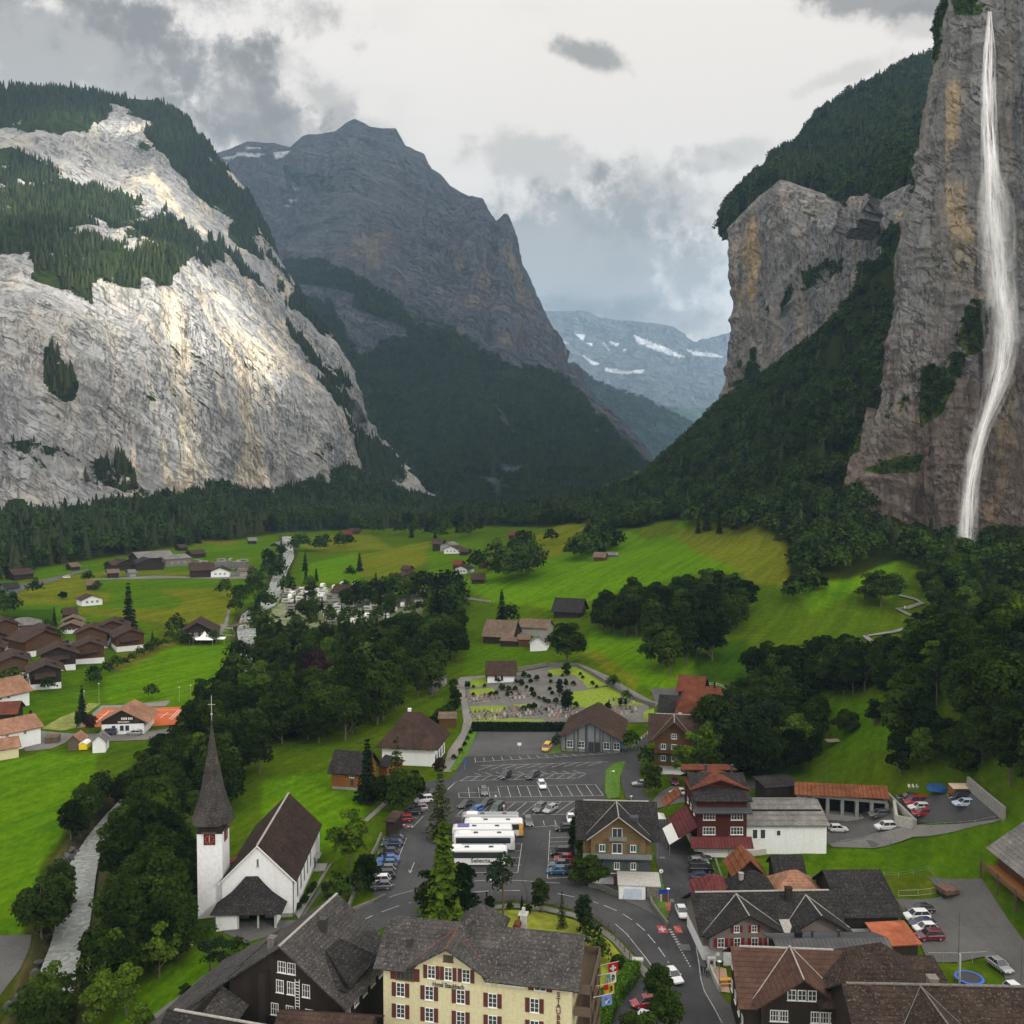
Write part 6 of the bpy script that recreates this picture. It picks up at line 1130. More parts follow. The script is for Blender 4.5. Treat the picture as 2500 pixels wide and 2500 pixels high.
#hotel annexe: sprawling dark timber house with slate roofs
TW_=dict(bars=(2,1))
aA=np.array([-37.4,122.6,-1]);aB=np.array([-21.6,117.8,-1])
annex=house('timber_house','sprawling dark timber house with big grey slate gable next to the hotel',aA,aB,13.5,12.0,18.0,kind='front',ov=1.3,ov_side=1.2,wall=DT,roof=R_SL,flash=GUT,chim=[(5.0,2.5,1.4,.9,ST),(10.2,7,1.6,.8,BLACKM)],z=-1,wins=row('f',14.0,(7.9,9.3),1.2,1.5,bars=(2,1))+row('f',11.3,(7.6,9.2,11.4),1.1,1.7,bars=(2,1))+row('f',8.2,(6.8,9.0,11.8),1.1,1.6,bars=(2,1))+row('r',8.9,(1.5,4.0,6.5,9,11.5),1.3,1.8,bars=(2,1)))
part('side_wing',[prism([(-7.0,5),(-1.0,5),(-1.0,10.8),(-7.0,7.0)],-6.0,9.5)],DT,annex);part('wing_roof',[slab([(-9.5,-7.5,6.2),(-3.4,-7.5,10.2),(1.0,3.0,12.9),(-9.5,3.0,6.6)],.25),slab([(-3.4,-7.5,10.2),(3.0,-7.5,6.9),(3.0,0,8.9),(-1.5,0,11.0)],.25),slab([(-10,3.02,6.2),(-.9,3.02,11.7),(-.9,13.5,11.7),(-10,13.5,6.2)],.25)],R_SL,annex)
part('ladder',[tube([(9.95+dx,-.25,7),(9.95+dx,-.25,13.6)],[.05,.05],4)for dx in(0,.6)]+[bx(9.95,10.55,-.29,-.22,7.2+.4*k,7.27+.4*k)for k in range(16)],FRM,annex)
part('timber_shaft',[bx(5.0,6.0,-1.0,-.05,0,14.0)],DT,annex);part('cross_wing_roof',[slab([(12.0,4.0,15.6),(17.2,1.0,12.9),(17.2,9.5,12.9),(12.4,7.5,15.6)],.3),slab([(12.0,4.0,15.65),(16.8,.6,12.6),(14.8,.2,12.9)],.3)],R_DK,annex)
house('timber_shed','low brown roofed outbuilding at the bottom edge below the timber house',np.array([-28.3,109.6,-1]),np.array([-17.9,108.4,-1]),8,10.6,12.8,kind='side',ov=.8,wall=DT,roof=R_BR,cat='building',wins=row('f',4.3,(3.2,),1.8,1.9,bars=(3,1)))
house('timber_shed','dark low roof at the bottom left corner of the timber house',np.array([-42.5,111.5,-2]),np.array([-30.0,108.0,-2]),6,11.0,13.4,kind='side',ov=1.0,wall=DT,roof=R_DK,cat='building',flash=GUT)
house('outbuilding','small red tiled roof squeezed between timber house and hotel',np.array([-19.5,108.0,0]),np.array([-17.0,107.4,0]),6,6.6,7.6,kind='mono',ov=.3,wall=WH,roof=R_RD,cat='building')
#houses round the car park
G_=dict(sh=SHG,bars=(1,0))
bc=house('chalet','timber balcony chalet with scalloped gable beside the lane',np.array([13.6,176.5,0]),np.array([26.2,175.8,0]),11.5,9.7,13.8,kind='side',ov=1.4,ov_side=1.6,wall=YT,roof=R_DK,base=(5.2,GS),flash=GUT,z=0,cross=[(6.4,5.6,13.6,1.0,9.6)],wins=row('f',6.6,(3.4,),1.1,1.35,off=1.05,**G_)+row('f',6.3,(6.2,),1.9,1.9,off=1.05,bars=(1,0))+row('f',6.6,(9.2,),1.1,1.35,off=1.05,**G_)+row('f',9.3,(6.2,),1.9,1.8,off=1.05,bars=(1,0))+row('f',2.9,(2.8,6.2,9.3),1.0,1.35,off=.25,**G_))
part('slate_storey',[bx(-.2,12.7,-.25,11.6,2.2,5.3)],GS,bc);part('balcony',[bx(-.2,12.7,-1.6,-.2,5.35,5.5),bx(-.2,12.7,-1.62,-1.55,5.5,6.35),bx(4.6,7.9,-1.9,-1.0,8.9,9.0),bx(4.6,7.9,-1.95,-1.88,9.0,9.75)],GB,bc)
part('white_plinth',[bx(1.6,12.5,-.4,0,-2.5,2.2)],WH,bc);part('cellar_door',[bx(5.6,6.6,-.46,-.41,-1,1.9)],WOODF,bc);part('door_canopy',[bx(5.0,7.4,-1.3,-.41,1.9,2.1)],GS,bc);part('dormer',[bx(8.8,10.4,1.8,3.4,10,12.1)],GS,bc)
part('bargeboard',[tube([(.5,-2.45,9.15),(6.4,-2.45,13.65),(12.3,-2.45,9.15)],[.12,.12,.12],4)],GUT,bc)
gar=thing('garage','white garage with pale door at the foot of the balcony chalet','garage',(24.0-2.2,171.0,0),-.08);part('walls',[bx(-2.2,2.6,-1.5,4.5,-1,2.5)],WH,gar);part('terrace',[bx(-2.4,5.4,-1.6,4.5,2.503,2.7)],CONC,gar);part('garage_door',[bx(-1.3,1.9,-1.58,-1.51,-.4,2.1)],simple('pale_blue_door',(.42,.50,.60),.6),gar);part('side_wall',[bx(2.8,5.3,-1.5,4.5,-1,2.5)],ST,gar)
hall=house('community_hall','grey boarded hall with low wide brown roof beside the graveyard hedge',np.array([13.8,262.0,0]),np.array([29.8,259.0,0]),22,3.8,8.4,kind='front',ov=.9,ov_side=.9,wall=GB,roof=R_BR,cat='hall',flash=None,fascia=BLACKM,wins=[('f',x,1.0,1.7,1.9,dict(bars=(1,1)))for x in(2.4,5.6,12.6,15.4)]+[('f',8.3,.2,1.5,2.6,dict(bars=(1,1),frm=BLACKM)),('f',10.0,.2,1.3,2.6,dict(bars=(0,1),frm=BLACKM))])
part('facade_battens',[bx(x-.12,x+.12,-.1,-.01,0,3.8+(8.1-abs(x-8.2)-.0)*.55 if False else 3.9+4.3*(1-abs(x-8.1)/8.2))for x in(1.3,3.6,4.7,6.8,7.2,9.4,10.8,11.6,13.6,14.4)],BLACKM,hall)
school=house('schoolhouse','white villa with a tall hipped brown roof and white chimney',np.array([-34.6,249.5,0]),np.array([-20.6,247.4,0]),13,6.2,12.6,kind='hip',ov=1.5,wall=WH,roof=R_BR,chim=[(5.6,7.5,1.6,.8,WH)],hip_in=5.0,wins=row('f',4.2,(1.6,7.6,11.4),1.7,1.5,sh=BLACKM,bars=(2,1),sw=.5)+row('r',4.3,(2.5,5.5,8.5,11.5),1.3,1.5,bars=(2,1))+[('r',y,0.2,1.8,2.6,dict(arch=True))for y in(2,5,8,11)])
house('barn','orange timber barn with dark roof behind the tall spruce',G(810,1925),G(890,1930),9,4.6,8.2,kind='side',ov=.9,wall=OT,roof=R_DK,cat='barn',base=(.6,PW),wins=row('f',1.0,(5.2,),.9,1.6,bars=(0,0),frm=WOODF)+row('f',3.0,(5.2,),1.2,.8,bars=(1,0)))
house('shed','orange plank shed between spruce and school',G(925,1900),G(945,1905),6,3.6,5.2,kind='side',ov=.5,wall=OT,roof=R_DK,cat='shed');house('shed','flat brown roofed garden shed beside the footpath',G(1072,1778),G(1112,1778),5,3.0,3.6,kind='mono',ov=.4,wall=BT,roof=R_TN,cat='shed')
house('kiosk_shed','dark timber ticket shed at the left edge of the car park',G(942,2040),G(962,2042),5.0,3.2,3.5,kind='mono',ov=.4,wall=DT,roof=R_BR,cat='shed')
bch=house('chalet','brown chalet with two balconies facing the lane, above the round tree',G(1598,1888),G(1696,1893),12,9.4,14.0,kind='side',ov=1.3,ov_side=1.8,wall=BT,roof=R_BR,base=(2.6,WH),z=0,cross=[(4.9,5.4,13.8,.6,9.0)],flash=GUT,chim=[(6.5,8,1.4,.7,CONC)],wins=row('f',3.6,(2.2,4.9),1.2,1.4,off=.65,bars=(1,0),sh=SHG)+row('f',6.6,(2.2,4.9),1.2,1.4,off=.65,bars=(1,0),sh=SHG)+row('f',9.4,(4.9,),1.2,1.3,off=.65,sh=SHG)+row('f',6.6,(8.0,),.8,1.3,off=.65))
part('balcony',[bx(-.2,10.6,-1.7,-.6,z_,z_+.12)for z_ in(2.7,5.8)]+[bx(-.2,10.6,-1.75,-1.66,z_+.12,z_+1.0)for z_ in(2.7,5.8)],BT,bch)
house('house','large red tiled hip house half hidden behind the tall trees',G(1655,1818),G(1775,1822),13,10,15.5,kind='hip',ov=1.0,wall=BT,roof=R_RD,hip_in=2.0,cross=[(8.5,2.6,14.2,.3,10.5),(14.5,2.6,14.2,.3,10.5)],wins=row('f',7.2,(3,6,9,12,15),1.1,1.4)+row('f',4.2,(3,6,9,12,15),1.1,1.4),chim=[(10,6.5,1.5,.7,DT)])
house('barn','dark roofed barn left of the red tiled hip house',G(1610,1790),G(1662,1792),11,6.8,10.2,kind='side',ov=.8,wall=DT,roof=R_DK,cat='barn')
house('chalet','small chalet with red tiled roof beside the gravel turning loop',G(1656,1712),G(1712,1716),8.5,4.2,7.8,kind='side',ov=.9,wall=DT,roof=R_RD,base=(1.6,WH))
rdh=house('inn','dark red shingled inn with white windows and bright red roof',np.array([37.4,188.6,0]),np.array([47.4,188.6,0]),14,12.2,15.0,kind='side',ov=1.2,ov_side=.9,wall=RS_,roof=R_DK,base=(2.4,WH),z=0,cat='inn',chim=[(3.5,9,1.8,.5,BLACKM),(9,9,1.8,.5,BLACKM)],wins=row('f',4.6,(2.4,8.0),2.5,1.6,bars=(3,1))+row('f',7.6,(2.4,8.0),2.4,1.6,bars=(3,1))+row('f',11.4,(1.6,3.0,5.9,8.2),1.1,1.2,off=-2.8)+row('l',7.6,(3,6.5,10),1.4,1.5,bars=(1,1)))
part('roof_storey',[prism([(-.4,9.5),(10.4,9.5),(10.4,13.3),(5,14.9),(-.4,13.3)],2.9,9.0)],RS_,rdh);part('red_roof',[slab([(-1.2,1.7,13.2),(5,1.7,15.3),(5,9.6,15.3),(-1.2,9.6,13.2)],.2),slab([(5,1.7,15.3),(11.2,1.7,13.2),(11.2,9.6,13.2),(5,9.6,15.3)],.2)],R_RD,rdh)
part('skirt_roof',[slab([(-.8,-1.7,9.6),(10.8,-1.7,9.6),(10.8,2.9,11.4),(-.8,2.9,11.4)],.25)],GS,rdh);part('roof_balcony',[bx(-.4,10.6,1.0,1.1,10.9,11.7)],simple('blue_rail',(.10,.15,.25),.6),rdh);part('rear_red_roof',[slab([(-1.5,10.5,14.6),(10.5,10.5,14.6),(9.5,15.5,14.2),(-.5,15.5,14.2)],.2)],R_RD,rdh)
part('canopy_roof',[slab([(-4.0,.8,3.2),(0,-.2,6.4),(0,12,6.4),(-4.0,13,3.2)],.2),slab([(-1.5,-2.0,2.6),(11,-2.0,2.6),(11,0,4.2),(-1.5,0,4.2)],.2)],R_PK,rdh);part('left_lean_to',[slab([(-4.5,13.0,5.5),(-.8,13.0,8.5),(-.8,18,8.5),(-4.5,18,5.5)],.2)],R_RU,rdh)
aw=thing('awning','white sloping market awning beside the red inn','awning',(33.5,194,0));part('cloth',[slab([(-1.6,-4.8,2.3),(.9,-4.8,3.9),(.9,4.0,3.9),(-1.6,4.0,2.3)],.05)],FRM,aw);part('posts',[bx(-1.5,-1.42,y,y+.08,-.2,2.3)for y in(-4.5,-1,2.5)],STEEL,aw)
tn=thing('market_tent','small white square market tent on the lane','tent',(31.8,204.5,.2));part('canopy',[swept([(-1.7,1.7,-1.7,1.7,2.3),(-.05,.05,-.05,.05,3.2)])],FRM,tn);part('posts',[bx(x-.04,x+.04,y-.04,y+.04,-.3,2.3)for x in(-1.6,1.6)for y in(-1.6,1.6)],STEEL,tn)
lw=house('workshop','long white workshop with weathered grey shingle roof right of the red inn',np.array([46.6,190.5,0]),np.array([64.2,190.5,0]),15,6.2,8.5,kind='side',ov=.9,ov_side=.5,wall=WH,roof=R_GR,cat='building',z=0,wins=row('f',3.0,(3.0,4.6),1.1,2.0,bars=(0,0))+row('f',3.6,(7.8,),.9,1.2,bars=(0,0)))
part('roof_step',[bx(.2,17.6,3.6,3.75,7.3,7.75)],DRK,lw);part('flue',[bx(2.5,3.1,10.5,11.1,7,10.6)],CONC,lw)
house('shed','black flat roofed shed behind the grey shingle roof',G(1870,1965),G(1950,1960),6,4.2,4.6,kind='mono',ov=.5,wall=DT,roof=R_DK,cat='shed')
#garages with rusted roof, and the parking deck
gA,gB=G(1950,1995),G(2165,1982);gz=1.5
gr_=thing('garage_row','row of open garages under a long rusted metal roof','garage',(gA[0],gA[1],gz),math.atan2(gB[1]-gA[1],gB[0]-gA[0]));W_=float(np.hypot(*(gB-gA)[:2]))
part('back_wall',[bx(0,W_,6,6.3,-2,4.0),bx(0,W_,.0,6,-2,-.3)],PW,gr_);nb=6;part('piers',[bx(W_*k/nb-.35,W_*k/nb+.35,-.1,6,-1,3.3)for k in range(nb+1)]+[bx(0,W_,-.05,.25,3.3,3.95)],PW,gr_);part('roof',[slab([(-1,-1.2,4.0),(W_+.5,-1.2,4.9),(W_+.5,5,5.8),(-1,5,4.9)],.15)],R_RU,gr_);part('dark_interiors',[bx(W_*k/nb+.4,W_*(k+1)/nb-.4,3.0,3.1,-.3,3.2)for k in range(nb)],DRK,gr_)
BLOCKS.append([tuple(gA[:2]),tuple(gB[:2]),(gB[0]+1,gB[1]+9),(gA[0],gA[1]+9)])
low_wall('deck_wall','long concrete edge wall of the upper parking deck',Zm(1900,1900,(840,130),(1080,365)),1.1,.5,CONC);low_wall('retaining_wall','weathered concrete wall along the right side of the parking deck',Zm(1900,1900,(1490,75),(1620,190),(1780,325)),2.4,.5,wall_mat('stained_concrete',(.36,.35,.33),amt=.8,var=.3))
low_wall('deck_face','grey concrete support wall below the parking deck',Zm(1900,1900,(910,250),(930,370),(1060,400)),2.2,.6,CONC)
#right foreground chalets
dgA,dgB=np.array([30.4,148.0,0]),np.array([52.8,148.8,0])
dg=house('double_gable_chalet','long dark roofed chalet with two beige gables and red shutters',dgA,dgB,11.5,5.0,8.4,kind='side',ov=1.1,ov_side=.8,wall=BB,roof=R_DK,z=0,cat='house',cross=[(6.8,6.5,8.1,1.2,4.7),(18.3,5.0,7.9,1.2,5.0)],flash=GUT,base=(2.4,WH),chim=[(15.2,4.5,1.9,1.0,DT)],wins=row('f',2.75,(2.6,5.2,8.0,10.6),1.1,1.45,off=1.22,sh=RED,bars=(1,1))+row('f',5.1,(5.1,7.9),.9,1.1,off=1.22,sh=RED)+row('f',2.9,(15.2,16.4,18.0,19.2),.9,.8,off=1.22,bars=(1,0)))
part('valley_tray',[slab([(12.5,-2.2,5.1),(14.1,-2.2,5.1),(14.1,.8,6.1),(12.5,.8,6.1)],.05)],GUT,dg);part('mural_panel',[bx(3.0,6.2,-1.32,-1.22,-.2,2.7)],simple('mural_white',(.70,.74,.76),.8),dg);part('porch_roof',[slab([(14.5,-4.0,2.7),(24.5,-4.0,2.7),(24.5,-1.3,3.3),(14.5,-1.3,3.3)],.15)],R_RD,dg)
pkr=house('shop','maroon metal roofed shop front along the lane',np.array([33.2,163.5,0]),np.array([39.4,163.5,0]),7,3.4,5.8,kind='hip',ov=.7,wall=DT,roof=R_PK,hip_in=3.0,cat='shop');part('front_canopy',[slab([(-1.4,-6.5,2.6),(.2,-6.5,3.4),(.2,6.5,3.4),(-1.0,6.5,2.6)],.12)],R_PK,pkr)
house('hut','small hut with rust coloured ribbed roof below the green slope',G(1795,2180),G(1862,2180),6,4.0,6.4,kind='front',ov=.9,ov_side=.8,wall=DT,roof=R_RU,cat='hut');house('house','dark tiled pyramid roof behind the double gable chalet',np.array([38.2,160.5,0]),np.array([46.6,160.5,0]),7.5,4.4,7.6,kind='hip',ov=.7,wall=DT,roof=R_DK,hip_in=3.7,chim=[(2.0,3.0,.5,.7,GUT)])
house('house','bright orange tiled hip roof between dark roofs',np.array([45.6,161.0,0]),np.array([53.8,161.0,0]),7,4.8,7.6,kind='hip',ov=.6,wall=DT,roof=R_OR,hip_in=3.5);house('shed','small black roofed shed left of the orange roof',np.array([48.5,171.0,0.5]),np.array([53.5,171.0,0.5]),5,4.0,6.0,kind='side',ov=.5,wall=DT,roof=R_DK,cat='shed')
house('barn','big black roofed barn behind the row of parked cars',np.array([55.2,153.6,0]),np.array([63.9,153.9,0]),14,4.8,8.4,kind='side',ov=.8,wall=DT,roof=R_DK,cat='barn',ridge_off=2.0,base=(2.4,WH),wins=row('f',.8,(2.4,),1.4,.9,bars=(0,0)))
house('shed','flat shed with a bright rust red roof beside the maroon car',np.array([58.9,147.2,0]),np.array([64.6,147.8,0]),4.8,3.0,3.9,kind='mono',ov=.5,wall=DT,roof=roof_mat('plain_rust_roof',(.27,.075,.035),(.36,.12,.06),speck=.25,rows=0,dk=.7),cat='shed');house('shed','narrow shed with mossy brown roof beside the trampoline garden',np.array([58.5,133.5,0]),np.array([63.0,133.5,0]),6,3.4,4.8,kind='mono',ov=.5,wall=DT,roof=R_MOSS,cat='shed')
house('annex_building','long building with standing seam grey metal roof',np.array([39.5,132.5,0]),np.array([55.0,133.0,0]),9.5,7.2,8.8,kind='side',ov=.8,wall=DT,roof=R_MG,cat='building',chim=[(3.4,6,.9,.9,DRK),(5.5,6,1.0,.3,BLACKM),(9.5,6,1.0,.3,BLACKM)])
house('chalet','dark chalet with ribbed red brown roof and white framed windows at the lower right',np.array([30.9,122.0,0]),np.array([43.6,121.0,0]),13,8.3,12.2,kind='side',ov=1.1,ov_side=1.2,wall=DT,roof=R_MB,z=0,flash=GUT,cross=[(6.9,5.7,12.4,1.0,8.5)],wins=row('f',9.2,(5.6,6.9,8.2),1.1,1.4,off=1.02,bars=(1,1))+row('f',6.3,(3.4,4.6,8.6,9.8,11.0),1.1,1.5,off=1.02,bars=(2,1))+row('f',3.3,(2.6,4.8,7.2,9.6,11.6),1.8,1.6,off=1.02,bars=(3,1))+row('l',6.4,(3,6,9,12),1.3,1.5,bars=(1,1))+row('l',3.0,(3,6,9,12),1.3,1.5,bars=(1,1)))
br=house('farmhouse','great mottled brown hipped roof at the bottom right',np.array([41.0,107.0,0]),np.array([62.5,106.2,0]),15,9.8,14.7,kind='side',ov=1.4,ov_side=.6,wall=DT,roof=R_MOSS,cat='house',flash=ST,cross=[(9.0,6.5,14.5,2.5,9.6)],wins=row('l',6,(3,6,9),1.3,1.5)+row('f',5.5,(3,5),1.3,1.6),chim=[(11.0,8.8,1.2,1.1,BB)])
part('rear_wing',[bx(-.6,12.8,15.1,24.0,0,9.1)],DT,br);part('rear_wing_roof',[swept([(-2.0,13.8,11.5,25.0,9.2),(7.9,8.1,18.4,18.6,14.5)])],R_MOSS,br);part('flue',[tube([(14.4,9.0,12),(14.4,9.0,18.0)],[.15,.15],8)],STEEL,br)
big=house('stable_house','long balcony house with fish scale roof and red wall at the right edge',np.array([88.6,134.0,2]),np.array([106.0,134.0,2]),36,7.4,13.6,kind='front',ov=1.3,ov_side=2.0,wall=BT,roof=R_GR,base=(3.4,simple('red_painted_wall',(.20,.02,.03),.8,var=.2)),z=2.0)
part('balcony',[bx(-3.0,-.1,0,36,4.0,4.2)],OT,big);part('balcony_rail',[bx(-3.05,-2.95,0,36,4.2+.32*k,4.36+.32*k)for k in range(3)]+[bx(-3.2,-2.9,y,y+.2,0,5.2)for y in range(0,37,6)],POSTW,big)
part('white_doors',[bx(-.1,-.01,y,y+1.6,.2,3.0)for y in(6,9,20,23,32)],FRM,big)
#tents, trampoline, bits of furniture
p=G(2366,2400)+np.array([0,0,.0]);tr_=thing('trampoline','round trampoline with bright blue rim in the small garden','trampoline',(p[0],p[1],p[2]));BLU=simple('blue_pad',(.03,.10,.50),.6,var=.05)
rim=[];
for k in range(28):
 a0,a1=2*math.pi*k/28,2*math.pi*(k+1)/28;rim.append(([(r_*math.cos(a),r_*math.sin(a),z_)for a in(a0,a1)for r_,z_ in((2.1,.9),(1.75,.93),(1.75,.87),(2.1,.84))],[(0,1,5,4),(1,2,6,5),(2,3,7,6),(3,0,4,7)]))
part('pad',rim,BLU,tr_);part('mat',[cyl(1.74,.86,.88,28)],BLACKM,tr_);part('legs',[tube([(1.95*math.cos(a),1.95*math.sin(a),.88),(1.95*math.cos(a),1.95*math.sin(a),-.1)],[.04,.04],5)for a in np.linspace(0,5.2,6)],STEEL,tr_)
#graveyard chapel and farm sheds
house('chapel','white graveyard building with dark roof and open porch',G(1190,1668),G(1255,1665),8,3.6,7.2,kind='side',ov=.9,wall=WH,roof=R_BR,cat='building',wins=row('f',1.0,(3,5.2),.9,1.6,frm=BLACKM,bars=(0,0)))
house('barn','barn with large pale tan roof above the graveyard meadow',G(1180,1570),G(1250,1570),14,3.6,9.4,kind='side',ov=.8,wall=DT,roof=R_TN,cat='barn');house('barn','long tan roofed shed right of the pale barn',G(1268,1552),G(1335,1552),9,4.4,7.2,kind='side',ov=.8,wall=PW,roof=R_TN,cat='barn')
house('shed','low open lean-to in front of the pale barn',G(1222,1578),G(1262,1578),4,2.6,3.4,kind='mono',ov=.5,wall=DT,roof=R_TN,cat='shed');house('shed','little ochre roofed hut between the farm sheds',G(1265,1578),G(1293,1577),5,3.2,4.8,kind='side',ov=.5,wall=BT,roof=R_TN,cat='shed');house('house','grey roofed cottage by the huge round tree',G(1294,1590),G(1335,1588),8,3.8,6.6,kind='front',ov=.9,wall=WH,roof=R_GR,cat='house')
house('farmhouse','dark roofed farmhouse half hidden above the orchard',G(1352,1508),G(1415,1508),12,4.0,9,kind='side',ov=1.2,wall=DT,roof=R_DK,cat='house');house('shed','tiny grey hut beside the footpath bend',G(1046,1690),G(1072,1688),5,2.8,3.6,kind='mono',ov=.4,wall=ST,roof=R_TN,cat='shed');house('shed','second grey hut at the footpath bend',G(1065,1676),G(1085,1676),4,3.0,3.4,kind='mono',ov=.4,wall=PW,roof=R_GR,cat='shed')
#left: estate chalets
CHS=[((62,1605),(150,1592),15,R_BR,'brown chalet with three window rows at the estate centre'),((0,1660),(70,1655),15,R_BR,'brown chalet with a pale roof strip at the left edge'),((75,1685),(150,1680),13,R_BR,'dark chalet with stacked balcony roofs nearest the minigolf'),((100,1640),(185,1635),13,R_BR,'dark reddish roofed chalet behind the stacked balcony chalet'),((185,1622),(255,1618),14,R_BR,'chalet with orange side wall and white base above the green field'),((185,1585),(262,1582),13,R_BR,'chalet behind the orange sided chalet'),((285,1592),(352,1586),13,R_BR,'rightmost estate chalet with white ground floor'),((240,1568),(310,1565),12,R_BR,'chalet tucked behind the rightmost one'),((90,1580),(140,1575),12,R_BR,'chalet behind the three row brown chalet'),((-30,1595),(20,1590),14,R_BR,'chalet cut by the left edge, lower'),((-20,1565),(45,1560),14,R_BR,'tall chalet at the left edge with roof window'),((-60,1625),(5,1622),12,R_BR,'half visible chalet between two edge chalets'),((148,1548),(200,1546),9,R_TN,'chalet with a small round gable window'),((155,1532),(200,1530),8,R_TN,'small chalet behind the round window chalet')]
for i,(a,b_,d,rf,lab)in enumerate(CHS):
 small=i>=12;A_=G(*a);B_=G(*b_);W_=float(np.hypot(*(B_-A_)[:2]));e=3.4 if small else 7.2
 wins_=[]if i in(2,3)else row('f',e*.55,tuple(W_*f for f in(.22,.42,.62)),1.5,1.3,frm=WOODF)+(row('f',e*.85,(W_*.35,W_*.6),1.3,1.2,frm=WOODF)if not small else[])
 hh=house('chalet',lab,A_,B_,d,e,e+W_*.21,kind='front',ov=1.6,ov_side=1.5,wall=BT if i not in(2,3)else DT,roof=rf,base=(2.3,WH),wins=wins_+(row('r',3.2,(3,6,9),1.4,1.4,frm=WOODF)if not small else[]),group='estate chalets')
 if not small:
  if i in(2,4,6,3):part('balcony_roofs',[slab([(W_*.12,-2.6,4.6),(W_*.55,-2.6,4.6),(W_*.55,0,6.2),(W_*.12,0,6.2)],.2),slab([(W_*.5,-2.4,5.0),(W_*.82,-2.4,5.0),(W_*.82,0,6.4),(W_*.5,0,6.4)],.2)],R_BR,hh)
  part('dormer',[bx(W_*.72,W_*.86,d*.45,d*.7,e+W_*.05,e+W_*.16),slab([(W_*.70,d*.42,e+W_*.15),(W_*.9,d*.42,e+W_*.12),(W_*.9,d*.73,e+W_*.12),(W_*.70,d*.73,e+W_*.15)],.1)],R_BR,hh)
house('lodge','low lodge with pale grey metal roof and blue windows',G(20,1552),G(98,1548),13,5.0,7.5,kind='hip',ov=1.0,wall=simple('blue_grey_wall',(.04,.06,.09),.5,var=.3),roof=R_GR,hip_in=5,wins=row('f',3.0,(2,4,6,8,10,12,14),1.2,1.2));house('house','reddish tiled house behind the estate trees',G(158,1515),G(188,1513),8,3.4,6,kind='side',ov=.8,wall=DT,roof=R_BR)
house('house','white house with terracotta hip roof and grey windows',G(-12,1738),G(72,1720),12,5.4,9.4,kind='side',ov=1.1,wall=WH,roof=R_OR,wins=row('f',3.6,(2.0,4.8),1.1,1.3)+row('r',2.2,(2,5,8),1.0,1.3));house('barn','old barn with dark red tiles at the left edge',G(-40,1775),G(38,1772),9,4.2,6.8,kind='side',ov=.8,wall=DT,roof=R_RD,cat='barn')
house('house','white house with peach coloured tile roof',G(4,1838),G(100,1815),11,5.6,8.2,kind='side',ov=.8,wall=WH,roof=R_OR,wins=row('f',4.0,(1.6,6.6),1.0,1.0));house('outbuilding','cream annexe with peach roof in front of the white house',G(-20,1860),G(46,1848),6.5,3.4,5.4,kind='side',ov=.7,wall=CR,roof=R_OR,cat='building')
house('shed','weathered plank shed with reddish roof',G(166,1832),G(196,1832),4.5,3.0,4.6,kind='front',ov=.5,wall=POSTW,roof=R_OR,cat='shed');house('hut','small white pump house with grey slate roof',G(226,1838),G(258,1836),5,3.4,5.2,kind='front',ov=.5,wall=WH,roof=R_GR,cat='hut')
yw=thing('yellow_wagon','bright yellow round roofed wagon between shed and pump house','wagon',G(206,1830),.1);part('body',[prism([(-1.1,.3),(1.1,.3),(1.15,1.8),(.7,2.3),(0,2.45),(-.7,2.3),(-1.15,1.8)],-1.2,2.2)],simple('signal_yellow',(.65,.48,.01),.6,var=.1),yw);part('roof',[prism([(1.2,1.85),(.75,2.42),(0,2.58),(-.75,2.42),(-1.2,1.85),(-1.1,1.85),(0,2.47),(1.1,1.85)][::-1],-1.3,2.3)],FRM,yw)
for k,(u,v)in enumerate([(117,1816),(132,1815)]):house('crate_stack',['brown timber store','dark frame trailer'][k]+' on the gravel beside the peach roofed house',G(u-8,v),G(u+8,v),2.5,1.8,2.2,kind='mono',ov=.1,wall=POSTW,roof=R_TN,cat='store')
club=house('clubhouse','tennis clubhouse with terracotta gable roof and white ground floor',G(248,1794),G(352,1792),12,4.4,7.8,kind='front',ov=1.5,ov_side=1.0,wall=DT,roof=R_OR,base=(3.3,WH),cat='clubhouse',wins=row('f',1.3,(3.6,6.0,7.6),1.1,1.5,frm=BLACKM)+row('f',3.7,(10.5,),1.2,1.6,frm=BLACKM),fascia=WOODF)
LET=simple('pale_letters',(.72,.70,.66),.6,var=0);text_part(club,'RESTAURANT',.62,(6.6,-.08,3.9),(math.pi/2,0,0),LET,sx=.9);part('gable_emblems',[bx(5.9+.62*k,6.3+.62*k,-.08,-.02,4.6,5.3)for k in range(3)]+[bx(7.9+.5*k,8.2+.5*k,-.08,-.02,4.6,5.3)for k in range(3)],LET,club);part('stair',[bx(8.6+.35*k,9.0+.35*k,-1.0,-.02,0,.5+.32*k)for k in range(6)],FRM,club)
house('restaurant','dark timber restaurant with grey roof and white tents',G(440,1570),G(525,1568),16,5.2,9.6,kind='front',ov=1.6,wall=DT,roof=R_BR,cat='restaurant',wins=row('f',3.2,(4,7,10,13),1.6,1.4,frm=FRM))
p=G(500,1573);tt=thing('pointed_tent','white pointed pavilion tent in front of the dark restaurant','tent',p);part('canopy',[swept([(-4.5,4.5,-2.8,2.8,2.4),(-2.2,2.2,-1.4,1.4,3.4),(-.9,.9,-.6,.6,4.6),(-.05,.05,-.05,.05,6.0)])],FRM,tt);part('posts',[bx(x-.05,x+.05,y-.05,y+.05,-.4,2.4)for x in(-4.4,4.4)for y in(-2.7,2.7)],STEEL,tt)
